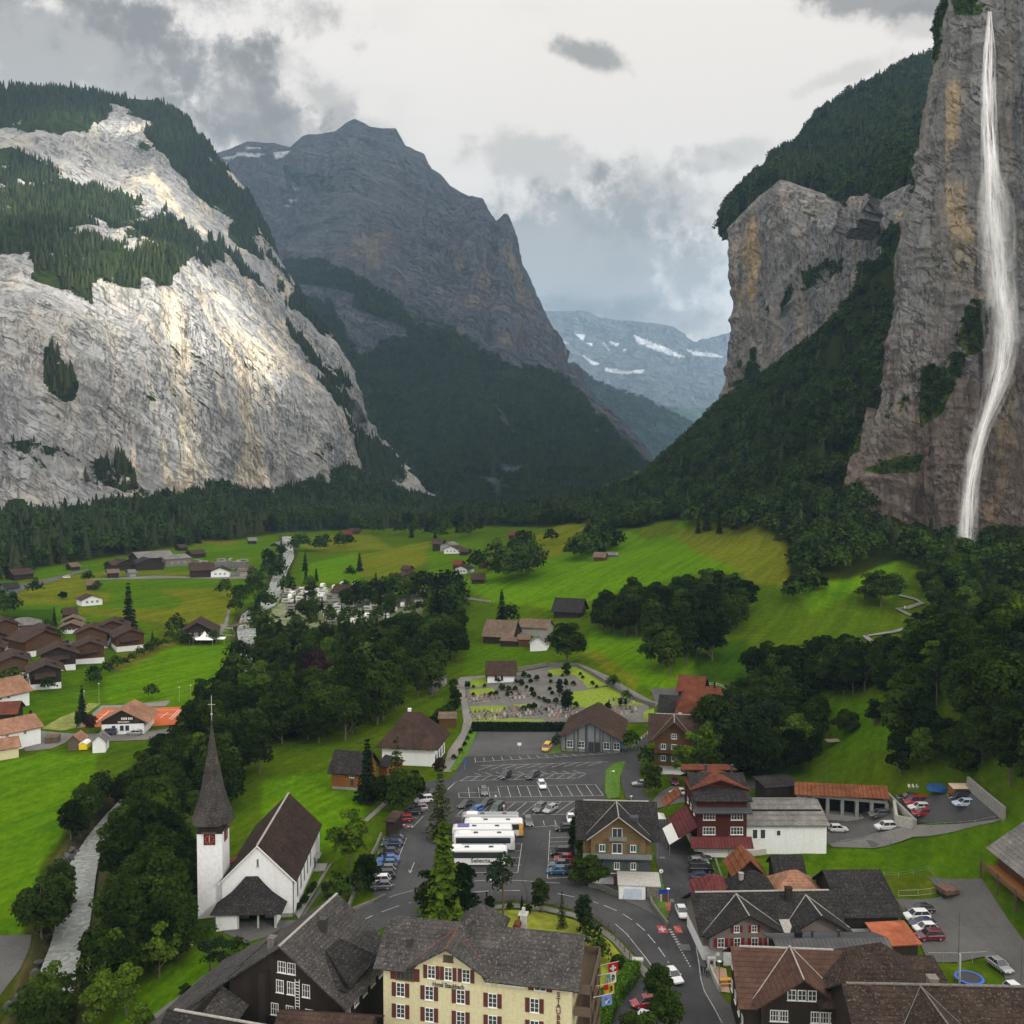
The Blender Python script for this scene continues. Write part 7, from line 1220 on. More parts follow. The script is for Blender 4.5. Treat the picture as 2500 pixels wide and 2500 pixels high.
for lab,u,w_ in(('white sun awning left of the pointed tent',478,2.5),('white sun awning right of the pointed tent',535,2.8)):
 q=G(u,1572);t2=thing('sun_awning',lab,'awning',q);part('cloth',[slab([(-w_,-1.5,2.4),(w_,-1.5,2.4),(w_,1.5,3.0),(-w_,1.5,3.0)],.06)],FRM,t2);part('posts',[bx(x-.04,x+.04,-1.4,-1.32,-.4,2.4)for x in(-w_+.1,w_-.1)],STEEL,t2)
def bridge(name,label,u0,v0,u1,v1,w_,mat,arch=0.0,cov=False):
 A_=G(u0,v0);B_=G(u1,v1);z=max(A_[2],B_[2])+.5;L=float(np.hypot(*(B_-A_)[:2]));r=thing(name,label,'bridge',(A_[0],A_[1],z),math.atan2(B_[1]-A_[1],B_[0]-A_[0]));n=8;sh=[]
 for k in range(n):
  x0,x1=L*k/n,L*(k+1)/n;h0,h1=arch*math.sin(math.pi*k/n),arch*math.sin(math.pi*(k+1)/n);sh.append(([(x0,-w_/2,h0-.5),(x1,-w_/2,h1-.5),(x1,w_/2,h1-.5),(x0,w_/2,h0-.5),(x0,-w_/2,h0),(x1,-w_/2,h1),(x1,w_/2,h1),(x0,w_/2,h0)],bx(0,1,0,1,0,1)[1]))
 part('deck',sh,mat,r);part('railings',[tube([(L*k/n,s*w_/2,arch*math.sin(math.pi*k/n)+1.0)for k in range(n+1)],[.09]*(n+1),4)for s in(-1,1)]+[bx(L*k/n-.08,L*k/n+.08,s*w_/2-.08,s*w_/2+.08,arch*math.sin(math.pi*k/n)-.3,arch*math.sin(math.pi*k/n)+1.0)for k in range(n+1)for s in(-1,1)],mat,r);part('abutments',[bx(-1.5,.8,-w_/2-.3,w_/2+.3,-4,-.51),bx(L-.8,L+1.5,-w_/2-.3,w_/2+.3,-4,-.51)],CONC,r)
bridge('footbridge','grey arched wooden bridge across the pale river',560,1532,632,1526,3.2,POSTW,.8);
#farms further up the valley
FARM=[((275,1394),(316,1391),12,4.5,7,R_BR,DT,'side','brown farm shed at the left end of the farm row'),((288,1393),(330,1390),14,5,8.5,R_DK,DT,'front','dark gabled barn in the farm row'),((333,1393),(400,1390),16,5,9,R_DK,DT,'front','wide dark gabled barn in the middle of the farm row'),((340,1384),(425,1380),22,7,11,R_GR,DT,'side','farm hall with large pale metal roof'),((405,1384),(466,1380),20,6,8.5,R_GR,BB,'side','beige farm hall with pale roof at the right end'),((465,1411),(522,1409),13,5.5,10,R_BR,DT,'side','brown roofed inn beside the gravel works'),((515,1410),(560,1409),12,4.4,7.6,R_DK,WH,'front','white fronted house right of the brown inn'),((586,1408),(624,1405),10,4,5.6,R_TN,PW,'side','low grey shed near the river trees'),((470,1362),(502,1360),10,3.6,6.4,R_BR,DT,'side','small farmhouse on the upper meadow'),((358,1364),(385,1363),9,3.4,5.6,R_BR,DT,'side','tiny brown barn above the farm hall'),((36,1418),(82,1412),12,4.2,7.4,R_BR,DT,'side','brown roofed farmhouse on the left road'),((176,1393),(195,1391),7,3,5.4,R_TN,DT,'side','small barn beside the bend of the farm road'),((14,1452),(46,1448),9,4.0,6.8,R_DK,simple('slate_blue_wall',(.10,.13,.18),.7),'side','slate blue hut at the left edge meadow'),((212,1440),(232,1440),7,3.4,5.8,R_TN,DT,'side','small brown barn between two trees'),((200,1480),(250,1476),10,3.6,6.6,R_BR,WH,'front','white chalet with wide brown gable on the yellow meadow'),((265,1412),(290,1411),8,4,6,R_TN,DT,'side','small dark house by the farm road'),((318,1409),(332,1408),7,3.2,5,R_GR,PW,'side','little grey shed by the farm road'),((440,1345),(458,1344),8,3.2,5.6,R_BR,DT,'side','far small barn on the upper field'),((608,1328),(626,1328),9,3.4,6,R_GR,DT,'side','far grey roofed barn'),((682,1334),(700,1334),9,3.2,5.6,R_GR,DT,'side','far barn near the tree line'),((835,1312),(858,1311),10,3.6,6.4,R_RD,BT,'side','far red roofed farmhouse near the wood'),((852,1305),(876,1304),10,3.6,6.4,R_BR,BT,'side','far brown farmhouse near the wood'),((972,1418),(996,1416),9,3.2,5.8,R_BR,BT,'side','lower of two brown barns on the yellow hill'),((980,1400),(996,1399),8,3,5.2,R_BR,BT,'side','upper of two brown barns on the yellow hill'),((1056,1346),(1078,1344),14,6,9,R_BR,DT,'side','dark barn of the hillside farm'),((1075,1346),(1104,1344),14,5,9,R_GR,PW,'front','grey gabled barn of the hillside farm'),((1084,1352),(1118,1351),10,3.8,6.6,R_BR,WH,'front','white fronted house of the hillside farm'),((1122,1356),(1140,1355),8,3,5,R_BR,DT,'side','brown shed right of the hillside farm'),((1106,1388),(1122,1387),7,3,5.4,R_RD,BT,'side','little red roofed hut below the hillside farm'),((1112,1402),(1140,1400),9,3.8,6.4,R_DK,WH,'front','white house with dark gable below the hillside farm'),((1168,1388),(1180,1388),7,3,5,R_BR,BT,'side','small brown hut beside the dark slope tree'),((1152,1426),(1182,1424),8,3,5.6,R_BR,DT,'side','dark barn under the dark slope tree'),((1242,1316),(1268,1315),10,3.6,6.4,R_RD,DT,'side','red roofed farmhouse high on the far meadow'),((1450,1370),(1475,1369),8,3,5.6,R_TN,BT,'side','weathered hut alone on the bright slope'),((1480,1362),(1506,1360),5,2.2,3.4,R_GR,ST,'side','low grey stone shelter beside the weathered hut'),((1458,1252),(1476,1251),9,3,5.6,R_BR,BT,'side','hut at the edge of the wood on the ridge'),((810,1463),(878,1463),10,4.6,8.4,R_BR,PW,'side','long campsite service house with brown roof'),((683,1612),(702,1612),5,2.8,4.2,R_TN,DT,'side','small hut on the campsite lane')]
for(a,b_,d,e,rg,rf,wl,kd,lab)in FARM:
 A_,B_=G(*a),G(*b_);W_=float(np.hypot(*(B_-A_)[:2]));house('barn' if 'barn' in lab or 'shed' in lab or 'hut' in lab else 'farmhouse',lab,A_,B_,d,e,rg if kd=='side' else e+W_*.2,kind=kd,ov=.9,wall=wl,roof=rf,cat='barn' if 'barn' in lab else('hut' if 'hut' in lab or 'shed' in lab else 'house'),wins=row('f',e*.4,tuple(W_*f for f in(.25,.5,.75)),1.4,1.3)if wl in(WH,PW,BB)else())
def paint(name,col,metallic=0.0):
 if name in MATS:return MATS[name]
 m,nt,b=new_mat(name,.28,.5,metallic);b.inputs['Base Color'].default_value=(*col,1);b.inputs['Coat Weight'].default_value=.4;return m
PAINTS={'white':paint('car_white',(.62,.63,.64)),'silver':paint('car_silver',(.33,.34,.35),.5),'grey':paint('car_grey',(.11,.115,.12),.4),'black':paint('car_black',(.012,.012,.014)),'navy':paint('car_navy',(.012,.02,.06)),'blue':paint('car_blue',(.02,.09,.34)),'red':paint('car_red',(.28,.012,.018)),'maroon':paint('car_maroon',(.10,.01,.02)),'green':paint('car_green',(.01,.05,.03)),'petrol':paint('car_petrol',(.02,.10,.20)),'yellow':paint('vehicle_yellow',(.60,.33,.01)),'ice':paint('car_ice_blue',(.45,.52,.62))}
CARGL=simple('car_glass',(.025,.03,.035),.06,.7,var=0);TYRE=simple('tyre_rubber',(.015,.015,.015),.85,.2,var=0);LAMP=simple('headlight_lens',(.7,.72,.75),.1,.6,var=0);TAIL=simple('tail_light',(.35,.01,.01),.2,.5,var=0)
CAR={'sedan':(4.6,1.80,.86,1.42,(1.25,2.0,3.35,4.2),.95),'hatch':(4.0,1.74,.92,1.50,(.95,1.75,3.35,3.95),.95),'suv':(4.5,1.85,1.02,1.68,(1.1,1.8,3.9,4.42),.98),'wagon':(4.7,1.80,.90,1.47,(1.25,2.05,4.1,4.62),.96),'van':(4.9,1.92,1.10,1.95,(.75,1.45,4.6,4.85),1.0)}
_cm={}
def loops(st):
 V=[];Fc=[];n=len(st[0])
 for s in st:V+=s
 for i in range(len(st)-1):
  for k in range(n):Fc.append((i*n+k,i*n+(k+1)%n,(i+1)*n+(k+1)%n,(i+1)*n+k))
 Fc+=[tuple(range(n))[::-1],tuple(range((len(st)-1)*n,len(st)*n))];return V,Fc
def car_meshes(kind,col):
 if(kind,col)in _cm:return _cm[kind,col]
 L,Wd,hb,hr,(a,b_,c,d),_=CAR[kind];w=Wd/2;st=[]
 for x,wf,z0,z1 in((0,.78,.42,.60),(.06,.90,.30,hb-.24),(.45,.97,.24,hb-.14),(a,1.0,.2,hb-.03),((a+d)/2,1.0,.2,hb),(L-.5,.99,.22,hb-.0),(L-.08,.93,.30,hb-.04),(L,.84,.42,hb-.14)):
  ww=w*wf;st.append([(x,-ww*.94,z0),(x,-ww,z0+.12),(x,-ww,z1-.12),(x,-ww*.90,z1),(x,ww*.90,z1),(x,ww,z1-.12),(x,ww,z0+.12),(x,ww*.94,z0)])
 body=loops(st);t=w*.74;s=w*.90
 gl=([(a,-s,hb-.05),(a,s,hb-.05),(d,s,hb-.03),(d,-s,hb-.03),(b_,-t,hr-.04),(b_,t,hr-.04),(c,t,hr-.04),(c,-t,hr-.04)],[(0,1,2,3),(4,7,6,5),(0,4,5,1),(1,5,6,2),(2,6,7,3),(3,7,4,0)])
 rf=loops([[(b_-.05,-t*.9,hr-.035),(b_-.05,t*.9,hr-.035),(b_-.05,t*.9,hr-.01),(b_-.05,-t*.9,hr-.01)],[(b_+.35,-t*1.02,hr-.05),(b_+.35,t*1.02,hr-.05),(b_+.35,t*.9,hr+.015),(b_+.35,-t*.9,hr+.015)],[(c-.3,-t*1.02,hr-.05),(c-.3,t*1.02,hr-.05),(c-.3,t*.9,hr+.015),(c-.3,-t*.9,hr+.015)],[(c+.06,-t*.95,hr-.05),(c+.06,t*.95,hr-.05),(c+.06,t*.9,hr-.01),(c+.06,-t*.9,hr-.01)]])
 pil=[]
 for sg in(-1,1):
  for(x0,x1)in((a,b_),((a+d)/2,(b_+c)/2),(d,c)):pil.append(tube([(x0,sg*(s+.01),hb-.04),(x1,sg*(t+.012),hr-.03)],[.045,.035],4))
 V,Fc=merge([body,rf]+pil);M=PAINTS[col]
 out={'body':mesh_obj('body',V,Fc,M,link=False).data,'windows':mesh_obj('windows',*gl,CARGL,link=False).data}
 wh=cyl(.33,-.1,.1,14);Vw=[(x,z,y)for x,y,z in wh[0]];rim=cyl(.19,-.115,.115,10);Vr=[(x,z,y)for x,y,z in rim[0]]
 me=merge([(Vw,wh[1])]);out['wheel']=mesh_obj('wheel',*me,TYRE,link=False).data;out['rim']=mesh_obj('rim',Vr,rim[1],STEEL,link=False).data
 out['headlight']=mesh_obj('headlight',*bx(-.02,.22,-.2,.2,-.07,.07),LAMP,link=False).data;out['tail_light']=mesh_obj('tail_light',*bx(-.1,.02,-.16,.16,-.1,.1),TAIL,link=False).data
 out['number_plate']=mesh_obj('number_plate',*bx(-.03,.0,-.26,.26,-.06,.06),FRM,link=False).data;out['mirror']=mesh_obj('mirror',*bx(-.08,.1,-.1,.1,-.07,.07),M,link=False).data
 _cm[kind,col]=out;return out
def car(u,v,head,kind,col,label,dz=.06,group=None):
 """head: degrees, 0 = nose to the left of the photo, 90 = nose towards the viewer"""
 p=G(u,v);L,Wd,hb=CAR[kind][0],CAR[kind][1],CAR[kind][2];me=car_meshes(kind,col);h=math.radians(head)
 r=thing('parked_car' if 'parked' in label or 'van' not in label else 'parked_van',label,'van' if kind=='van' else 'car',(p[0]-math.cos(h)*0+0,p[1]+.9,p[2]+dz+.05),h,group)
 def o(n,loc,rz=0.0,par=None):return put(me[n],n,par or r,loc,rz)
 X=lambda x:x-L/2
 o('body',(-L/2,0,0));o('windows',(-L/2,0,0))
 for x in(.85,L-.85):
  for s in(-1,1):wq=o('wheel',(X(x),s*(Wd/2-.11),.33));put(me['rim'],'rim',wq)
 for s in(-1,1):o('headlight',(X(.04),s*Wd*.33,hb-.32));o('tail_light',(X(L-.02),s*Wd*.38,hb-.2));o('mirror',(X(CAR[kind][4][0]+.3),s*(Wd/2+.06),hb+.03))
 o('number_plate',(X(.0),0,.45));return r
E='parked in the left edge column'
CARS=[(985,2010,12,'hatch','red','red hatchback parked behind the dark ticket shed'),(1006,1992,12,'wagon','black','black estate parked next to the red hatchback'),(1022,1983,12,'hatch','silver','silver hatchback parked beyond the black estate'),(1034,1962,12,'suv','white','white SUV parked by the lawn at the top of the left column'),(1052,1944,12,'sedan','black','black saloon parked last in the left column'),(962,2058,5,'sedan','black','black saloon '+E+' nearest the barrier'),(958,2070,5,'sedan','navy','navy saloon '+E),(946,2093,5,'hatch','black','black hatchback '+E+' above the blue car'),(947,2110,5,'sedan','blue','bright blue car '+E),(944,2122,5,'hatch','petrol','grey blue hatchback '+E),(940,2135,5,'hatch','grey','grey hatchback '+E),(936,2150,5,'suv','black','black SUV '+E+' above the white one'),(922,2163,5,'suv','white','white SUV '+E),(930,2176,5,'hatch','grey','grey hatchback at the near end of the left column, parked'),(1136,1973,55,'sedan','black','black saloon parked leftmost in the slanted row'),(1162,1988,50,'hatch','blue','blue hatchback parked in the slanted row'),(1187,1970,55,'sedan','black','black saloon parked behind the green van'),(1214,1986,65,'van','green','dark green van parked in the slanted row'),(1318,1983,62,'suv','grey','dark grey SUV parked beside the silver estate'),(1344,1985,55,'wagon','silver','silver estate parked in the slanted row'),(1181,1941,97,'wagon','grey','grey estate parked nose out in the middle row'),(1323,1925,97,'wagon','white','white estate parked alone in the middle row'),(1234,1902,62,'suv','black','black SUV parked left of two in the far row'),(1301,1903,55,'suv','black','black SUV parked right of two in the far row'),(1290,2016,97,'wagon','grey','grey estate parked right of the coaches'),(1394,2008,90,'sedan','white','white saloon parked half behind the tall conifer'),(1378,2032,8,'hatch','black','small black hatchback parked in the right bays'),(1375,2095,0,'van','black','black van parked topmost of the four beside the balcony chalet'),(1378,2108,0,'hatch','red','red hatchback parked below the black van'),(1367,2122,0,'sedan','grey','dark grey saloon parked above the blue hatchback'),(1361,2138,0,'hatch','petrol','blue hatchback parked last in the right bays'),(1711,2106,180,'sedan','black','black saloon parked by the red inn'),(1708,2116,180,'hatch','silver','silver hatchback parked squeezed between dark cars on the lane'),(1713,2134,180,'van','black','black van parked on the lane'),(1717,2152,180,'sedan','navy','navy saloon parked nearest the maroon shop roof'),(1667,2240,91,'sedan','white','white saloon driving down the lane towards the junction'),(1645,2398,107,'sedan','white','white saloon driving on the main road'),(1575,2466,12,'hatch','red','red hatchback parked under the rounded tree'),(1622,2460,-20,'hatch','red','second red hatchback mostly hidden by the rounded trees'),(1568,2512,60,'hatch','white','white hatchback cut by the bottom edge'),(2254,2233,3,'sedan','black','black saloon parked first of five by the black barn'),(2243,2251,3,'suv','white','white SUV parked second of five by the black barn'),(2258,2268,3,'sedan','navy','navy saloon parked between two white cars'),(2264,2281,3,'hatch','white','white hatchback parked next to the maroon SUV'),(2276,2301,3,'suv','maroon','maroon SUV parked beside the rust red shed roof'),(2447,2372,103,'sedan','silver','silver saloon driving past the trampoline garden'),(2492,2444,100,'suv','white','white SUV at the right edge'),(2152,1999,5,'suv','grey','dark grey SUV in front of the open garages'),(2166,2029,5,'suv','white','white SUV in the garage yard'),(2050,2034,180,'hatch','white','small white hatchback half behind the workshop'),(2222,1957,0,'wagon','black','black estate parked on the upper deck'),(2241,1969,0,'van','red','red van parked on the upper deck'),(2249,1981,0,'wagon','white','white estate parked between two red vehicles'),(2256,1996,0,'hatch','red','small red car parked at the deck edge'),(2360,1972,0,'wagon','ice','pale blue estate parked by the stained wall'),(2352,1958,0,'van','black','black van parked behind the pale blue estate'),(1656,1944,5,'hatch','white','white hatchback left of the red inn'),(1648,1916,90,'hatch','maroon','maroon hatchback below the brown chalet'),(1733,1906,85,'hatch','white','white car in the shade of the tall trees'),(1567,1922,0,'sedan','silver','silver saloon behind the round verge tree'),(264,1796,0,'van','navy','blue van with pale roof before the clubhouse'),(325,1796,0,'wagon','silver','silver estate before the clubhouse'),(161,1412,0,'van','white','white van on the farm road'),(153,1574,60,'suv','maroon','maroon SUV parked between the estate chalets'),(1335,1834,75,'van','yellow','small yellow delivery van beside the hall'),(1051,1793,5,'hatch','white','white car beside the little grey huts'),(1400,1560,10,'hatch','white','white car in the farm shed yard')]
for c_ in CARS:car(*c_)
#coaches
def coach(x1,yN,col,label,stripe=None,roofc=None,front=None,wtext=None):
 L,Wd,Hh=12.6,2.55,3.45;r=thing('coach',label,'coach',(x1-L/2,yN+Wd/2,.1),0,None);w=Wd/2;st=[]
 for x,wf,z1 in((-L/2,.86,Hh-.5),(-L/2+.12,.96,Hh-.16),(-L/2+.5,1,Hh-.03),(L/2-.7,1,Hh),(L/2-.2,.97,Hh-.12),(L/2,.88,Hh-.7)):
  ww=w*wf;st.append([(x,-ww,.32),(x,-ww,z1-.28),(x,-ww*.86,z1),(x,ww*.86,z1),(x,ww,z1-.28),(x,ww,.32)])
 part('body',[loops(st)],col,r);part('side_windows',[bx(-L/2+.5,L/2-.9,s*(w+.012)-.01,s*(w+.012)+.01,1.65,2.85)for s in(-1,1)],CARGL,r);part('windscreen',[bx(L/2-.02,L/2+.03,-w*.86,w*.86,1.3,2.75)],CARGL,r)
 part('roof_hatch',[bx(x,x+.9,-.4,.4,Hh,Hh+.05)for x in(-2.2,2.6)],BLACKM,r);part('air_conditioner',[bx(-5.2,-2.8,-.85,.85,Hh-.02,Hh+.16)],roofc or FRM,r)
 for x in(-L/2+2.9,L/2-2.6):
  for s in(-1,1):q=cyl(.5,-.14,.14,16);wq=part('wheel',[([(a,c,b_)for a,b_,c in q[0]],q[1])],TYRE,r);wq.location=(x,s*(w-.10),.5);rq=cyl(.27,-.16,.16,10);part('rim',[([(a,c,b_)for a,b_,c in rq[0]],rq[1])],STEEL,wq)
 for s in(-1,1):part('headlight',[bx(L/2-.03,L/2+.04,s*w*.7-.18,s*w*.7+.18,.6,.85)],LAMP,r);part('mirror',[bx(L/2+.02,L/2+.25,s*(w+.15)-.1,s*(w+.15)+.1,1.9,2.4)],BLACKM,r)
 if stripe:
  for nm,pl,mt in stripe:part(nm,[([(x,-w-.014,z)for x,z in pl]+[(x,-w-.004,z)for x,z in pl],[tuple(range(len(pl))),tuple(range(len(pl),2*len(pl)))[::-1]])],mt,r)
 if front:part('front_panel',[bx(L/2-.9,L/2-.0,s*(w+.02)-.012,s*(w+.02)+.012,.4,3.0)for s in(-1,)]+[bx(L/2+.005,L/2+.035,-w*.85,w*.85,.4,1.2)],front,r)
 if wtext:text_part(r,wtext[0],wtext[1],(wtext[2],-w-.02,wtext[3]),(math.pi/2,0,0),wtext[4],sx=wtext[5])
 return r
TEAL=simple('coach_teal',(.01,.29,.25),.35,.5,var=0);DBL=simple('coach_blue',(.01,.04,.25),.35,.5,var=0);ORG=simple('coach_orange',(.60,.30,.06),.4,.5,var=.2)
coach(-.9,183.8,PAINTS['white'],'white coach with dark lettering along its side, nearest of the five',wtext=('Selecta',1.15,1.0,1.15,BLACKM,1.2))
coach(.6,191.2,PAINTS['white'],'white coach with a teal stripe and blue wedge',stripe=[('teal_stripe',[(-5.2,.75),(1.6,.75),(3.2,1.55),(-4.7,1.55)],TEAL),('blue_wedge',[(1.9,.75),(4.3,.85),(4.5,1.6),(3.6,1.55)],DBL)],wtext=('k u o i t s',.55,-2.2,1.15,simple('pale_teal',(.45,.75,.72),.5,var=0),1.2))
coach(.1,195.0,PAINTS['white'],'white coach with a purple roof hatch, middle of the five',roofc=simple('violet_hatch',(.12,.10,.28),.5));coach(2.4,198.6,PAINTS['white'],'white coach with an orange front',front=ORG);coach(1.6,202.2,PAINTS['silver'],'silver grey coach, furthest of the five')
#people
SK=simple('skin',(.45,.26,.18),.6,var=0);HR=simple('dark_hair',(.03,.02,.015),.7,var=0)
def body_mesh(pose):
 """one continuous figure, 1.75 m"""
 me=bpy.data.meshes.new('body');L={'hip':(0,0,.93),'ch':(0,-.02,1.28),'nk':(0,-.01,1.47),'hd0':(0,-.02,1.56),'hd1':(0,-.01,1.70)}
 if pose=='walk':lg=[((.09,0,.9),(.1,-.16,.5),(.1,-.26,.08),(.1,-.38,.04)),((-.09,0,.9),(-.1,.10,.50),(-.1,.34,.14),(-.1,.26,.05))];ar=[((.19,-.01,1.40),(.25,.12,1.13),(.25,.10,.90)),((-.19,-.01,1.40),(-.25,-.10,1.13),(-.25,-.22,.92))]
 else:lg=[((.09,0,.9),(.11,-.02,.5),(.12,0,.08),(.13,-.14,.04)),((-.09,0,.9),(-.11,-.02,.5),(-.12,0,.08),(-.13,-.14,.04))];ar=[((.19,-.01,1.40),(.25,.0,1.13),(.24,-.08,.90)),((-.19,-.01,1.40),(-.25,.0,1.13),(-.22,-.16,1.0))]
 V=[L['hip'],L['ch'],L['nk'],L['hd0'],L['hd1']];R=[(.15,.11),(.17,.12),(.06,.06),(.085,.095),(.08,.09)];Ed=[(0,1),(1,2),(2,3),(3,4)]
 for q in lg:n=len(V);V+=list(q);R+=[(.10,.10),(.062,.062),(.042,.045),(.035,.03)];Ed+=[(0,n),(n,n+1),(n+1,n+2),(n+2,n+3)]
 for q in ar:n=len(V);V+=list(q);R+=[(.058,.055),(.042,.042),(.034,.03)];Ed+=[(1,n),(n,n+1),(n+1,n+2)]
 me.from_pydata(V,Ed,[]);o=bpy.data.objects.new('body',me);C.objects.link(o);md=o.modifiers.new('skin','SKIN');
 for i,s in enumerate(me.skin_vertices[0].data):s.radius=R[i];s.use_root=(i==0)
 ss=o.modifiers.new('s','SUBSURF');ss.levels=1;ss.render_levels=1
 dg=bpy.context.evaluated_depsgraph_get();out=bpy.data.meshes.new_from_object(o.evaluated_get(dg));bpy.data.objects.remove(o);return out
BODY={p_:body_mesh(p_)for p_ in('walk','stand')};_pm={}
CLO={n:simple('cloth_'+n,c,.85,.1,var=0)for n,c in dict(white=(.6,.6,.6),black=(.02,.02,.022),red=(.30,.03,.03),navy=(.02,.03,.09),grey=(.2,.2,.21),denim=(.05,.08,.16),beige=(.4,.33,.25),brown=(.10,.05,.04)).items()}
def person(u,v,rz,pose,top,leg,label,dz=.08):
 k=(pose,top,leg)
 if k not in _pm:
  me=BODY[pose].copy();me.materials.clear()
  for m_ in(CLO[leg],CLO[top],SK,HR):me.materials.append(m_)
  for p_ in me.polygons:
   z=p_.center.z;x=abs(p_.center.x);p_.material_index=(3 if(z>1.66 or(z>1.56 and p_.center.y>.0))else 2)if z>1.50 else(1 if z>.98 and not(x>.2 and z<1.1)else(2 if x>.2 else 0));p_.use_smooth=True
  _pm[k]=me
 p=G(u,v);o=bpy.data.objects.new('person',_pm[k]);C.objects.link(o);o.location=(p[0],p[1],p[2]+dz-.0);o.rotation_euler=(0,0,rz);return tag(o,label,'person')
for a in[(1683,2270,2.8,'walk','white','denim','person in a white top walking up the lane behind the white car'),(1697,2275,3.1,'walk','black','beige','person in black with pale trousers walking up the lane'),(1703,2306,0.2,'stand','brown','black','person in brown by the shop terrace railing'),(1706,2312,.4,'walk','red','black','person in dark red just below the railing group'),(1713,2382,3.0,'walk','navy','black','person in navy walking on the pavement'),(1722,2384,3.2,'walk','black','black','person all in black walking beside the one in navy'),(1727,2387,2.9,'stand','grey','navy','person in grey nearest the terrace wall'),(1210,1957,0,'stand','white','grey','person in white standing alone in the car park'),(1230,1981,.5,'stand','white','beige','person in white beside the green van'),(1238,1978,2,'stand','red','grey','person in red beside the green van'),(1232,1975,1,'stand','black','black','person in black behind the green van'),(1188,2197,.3,'stand','black','black','person in black at the lawn rail'),(1270,2010,1.5,'stand','white','black','person in white at the front of the silver coach'),(1040,1976,1,'stand','red','black','person in red behind the white SUV'),(1036,1974,2,'stand','red','beige','second person in red behind the white SUV'),(2209,1488,0,'stand','white','white','hiker in white at the middle bend of the zigzag path'),(2243,1470,1,'stand','black','white','hiker in black at the upper bend of the zigzag path'),(2114,1556,1,'walk','black','navy','hiker in black at the lower left bend'),(2118,1554,1,'walk','red','navy','hiker in red at the lower left bend'),(2228,1455,1,'walk','red','black','hiker in red on the top leg of the zigzag path')]:person(*a)
#street furniture
def lamp(u,v,h,label,head=True,mat=None,name='street_lamp',arm=0.0,cat='street lamp'):
 p=G(u,v);r=thing(name,label,cat,p);m_=mat or STEEL;part('pole',[tube([(0,0,-.2),(0,0,h)],[.07,.05],6)]+([tube([(0,0,h),(arm,0,h+.1)],[.04,.04],5)]if arm else[]),m_,r)
 if head:part('lamp_shade',[cyl(.32,h,h+.12,12,arm,0,.05),cyl(.12,h-.12,h,8,arm)],FRM,r)
 return r
lamp(1200,2195,3.6,'street lamp at the rail of the lawn island');lamp(1631,2232,4.6,'tall street lamp at the tip of the grass wedge');lamp(1604,2096,4.4,'street lamp beside the steps of the balcony chalet');lamp(1541,1986,4,'street lamp behind the balcony chalet roof');lamp(1541,1828,3.6,'street lamp by the hall corner');lamp(1489,1948,6.5,'tall twin lamp on the verge above the car park',arm=.8);lamp(1756,2420,4.6,'street lamp beside the picnic table')
for(u,v,h,l_)in[(206,1742,7.5,'floodlight pole left of the tennis court'),(242,1722,7.5,'floodlight pole at the back corner of the tennis court'),(466,1722,7.0,'floodlight pole at the far right court corner'),(438,1712,5,'short floodlight behind the tennis court')]:lamp(u,v,h,l_,name='floodlight',cat='floodlight')
for(u,v,h,l_)in[(1538,2334,6.4,'dark thin pole at the right end of the curved rail'),(1779,2117,7.0,'dark pole on the green slope by the workshop'),(2173,2146,7.6,'wooden pole on the slope behind the black barn'),(2340,2354,8.4,'wooden pole beside the trampoline garden'),(2001,1790,5,'green post in the paddock'),(2493,2400,6,'thin pole at the right edge')]:lamp(u,v,h,l_,head=False,mat=POSTW,name='utility_pole',cat='pole')
p=G(1614,2165);s_=thing('road_sign','round white sign on a tall post in the grass wedge','sign',p);part('post',[tube([(0,0,0),(0,0,3.0)],[.04,.04],6)],STEEL,s_);q=cyl(.38,-.02,.02,16);part('disc',[([(a,c,b_+3.0)for a,b_,c in q[0]],q[1])],FRM,s_);q=cyl(.12,-.03,.0,10);part('centre',[([(a,c-.01,b_+3.0)for a,b_,c in q[0]],q[1])],BLACKM,s_)
p=G(1622,2228);s_=thing('direction_sign','stack of blue and brown direction boards at the road fork','sign',p);part('posts',[tube([(x,0,-.2),(x,0,4.2)],[.05,.05],6)for x in(-.9,.9)],STEEL,s_);part('blue_board',[bx(-1.05,.95,-.07,-.03,3.4,4.2)],DBL,s_)
for k in range(4):part('brown_board',[bx(-.9,.95,-.07,-.03,2.0+.34*k,2.28+.34*k)],simple('brown_sign',(.09,.03,.02),.6,var=0),s_);part('pale_mark',[bx(-.75,-.45,-.09,-.075,2.07+.34*k,2.22+.34*k)],FRM,s_)
part('orange_board',[bx(.2,1.1,-.07,-.03,.4,1.8)],simple('orange_board_paint',(.55,.16,.08),.6),s_)
p=G(1737,2370);s_=thing('poster_stand','white framed poster standing on the shop terrace','poster',p);part('frame',[bx(-.6,.6,-.05,.05,.2,2.2)],FRM,s_);part('picture',[bx(-.42,.42,-.07,-.052,.7,1.9),([(.25*math.cos(a),-.075,1.35+.32*math.sin(a))for a in np.linspace(0,6.0,12)]+[(.25*math.cos(a),-.072,1.35+.32*math.sin(a))for a in np.linspace(0,6.0,12)],[tuple(range(12)),tuple(range(12,24))[::-1]],1)],[simple('poster_grey',(.35,.35,.36),.6),BLACKM],s_)
p=G(1751,2362);s_=thing('round_sign','round white sign with a small panel on the lamp post by the terrace','sign',p+np.array([0,-.5,0]));part('post',[tube([(0,0,0),(0,0,2.4)],[.03,.03],6)],STEEL,s_);q=cyl(.32,-.02,.02,14);part('disc',[([(a,c,b_+2.4)for a,b_,c in q[0]],q[1])],FRM,s_)
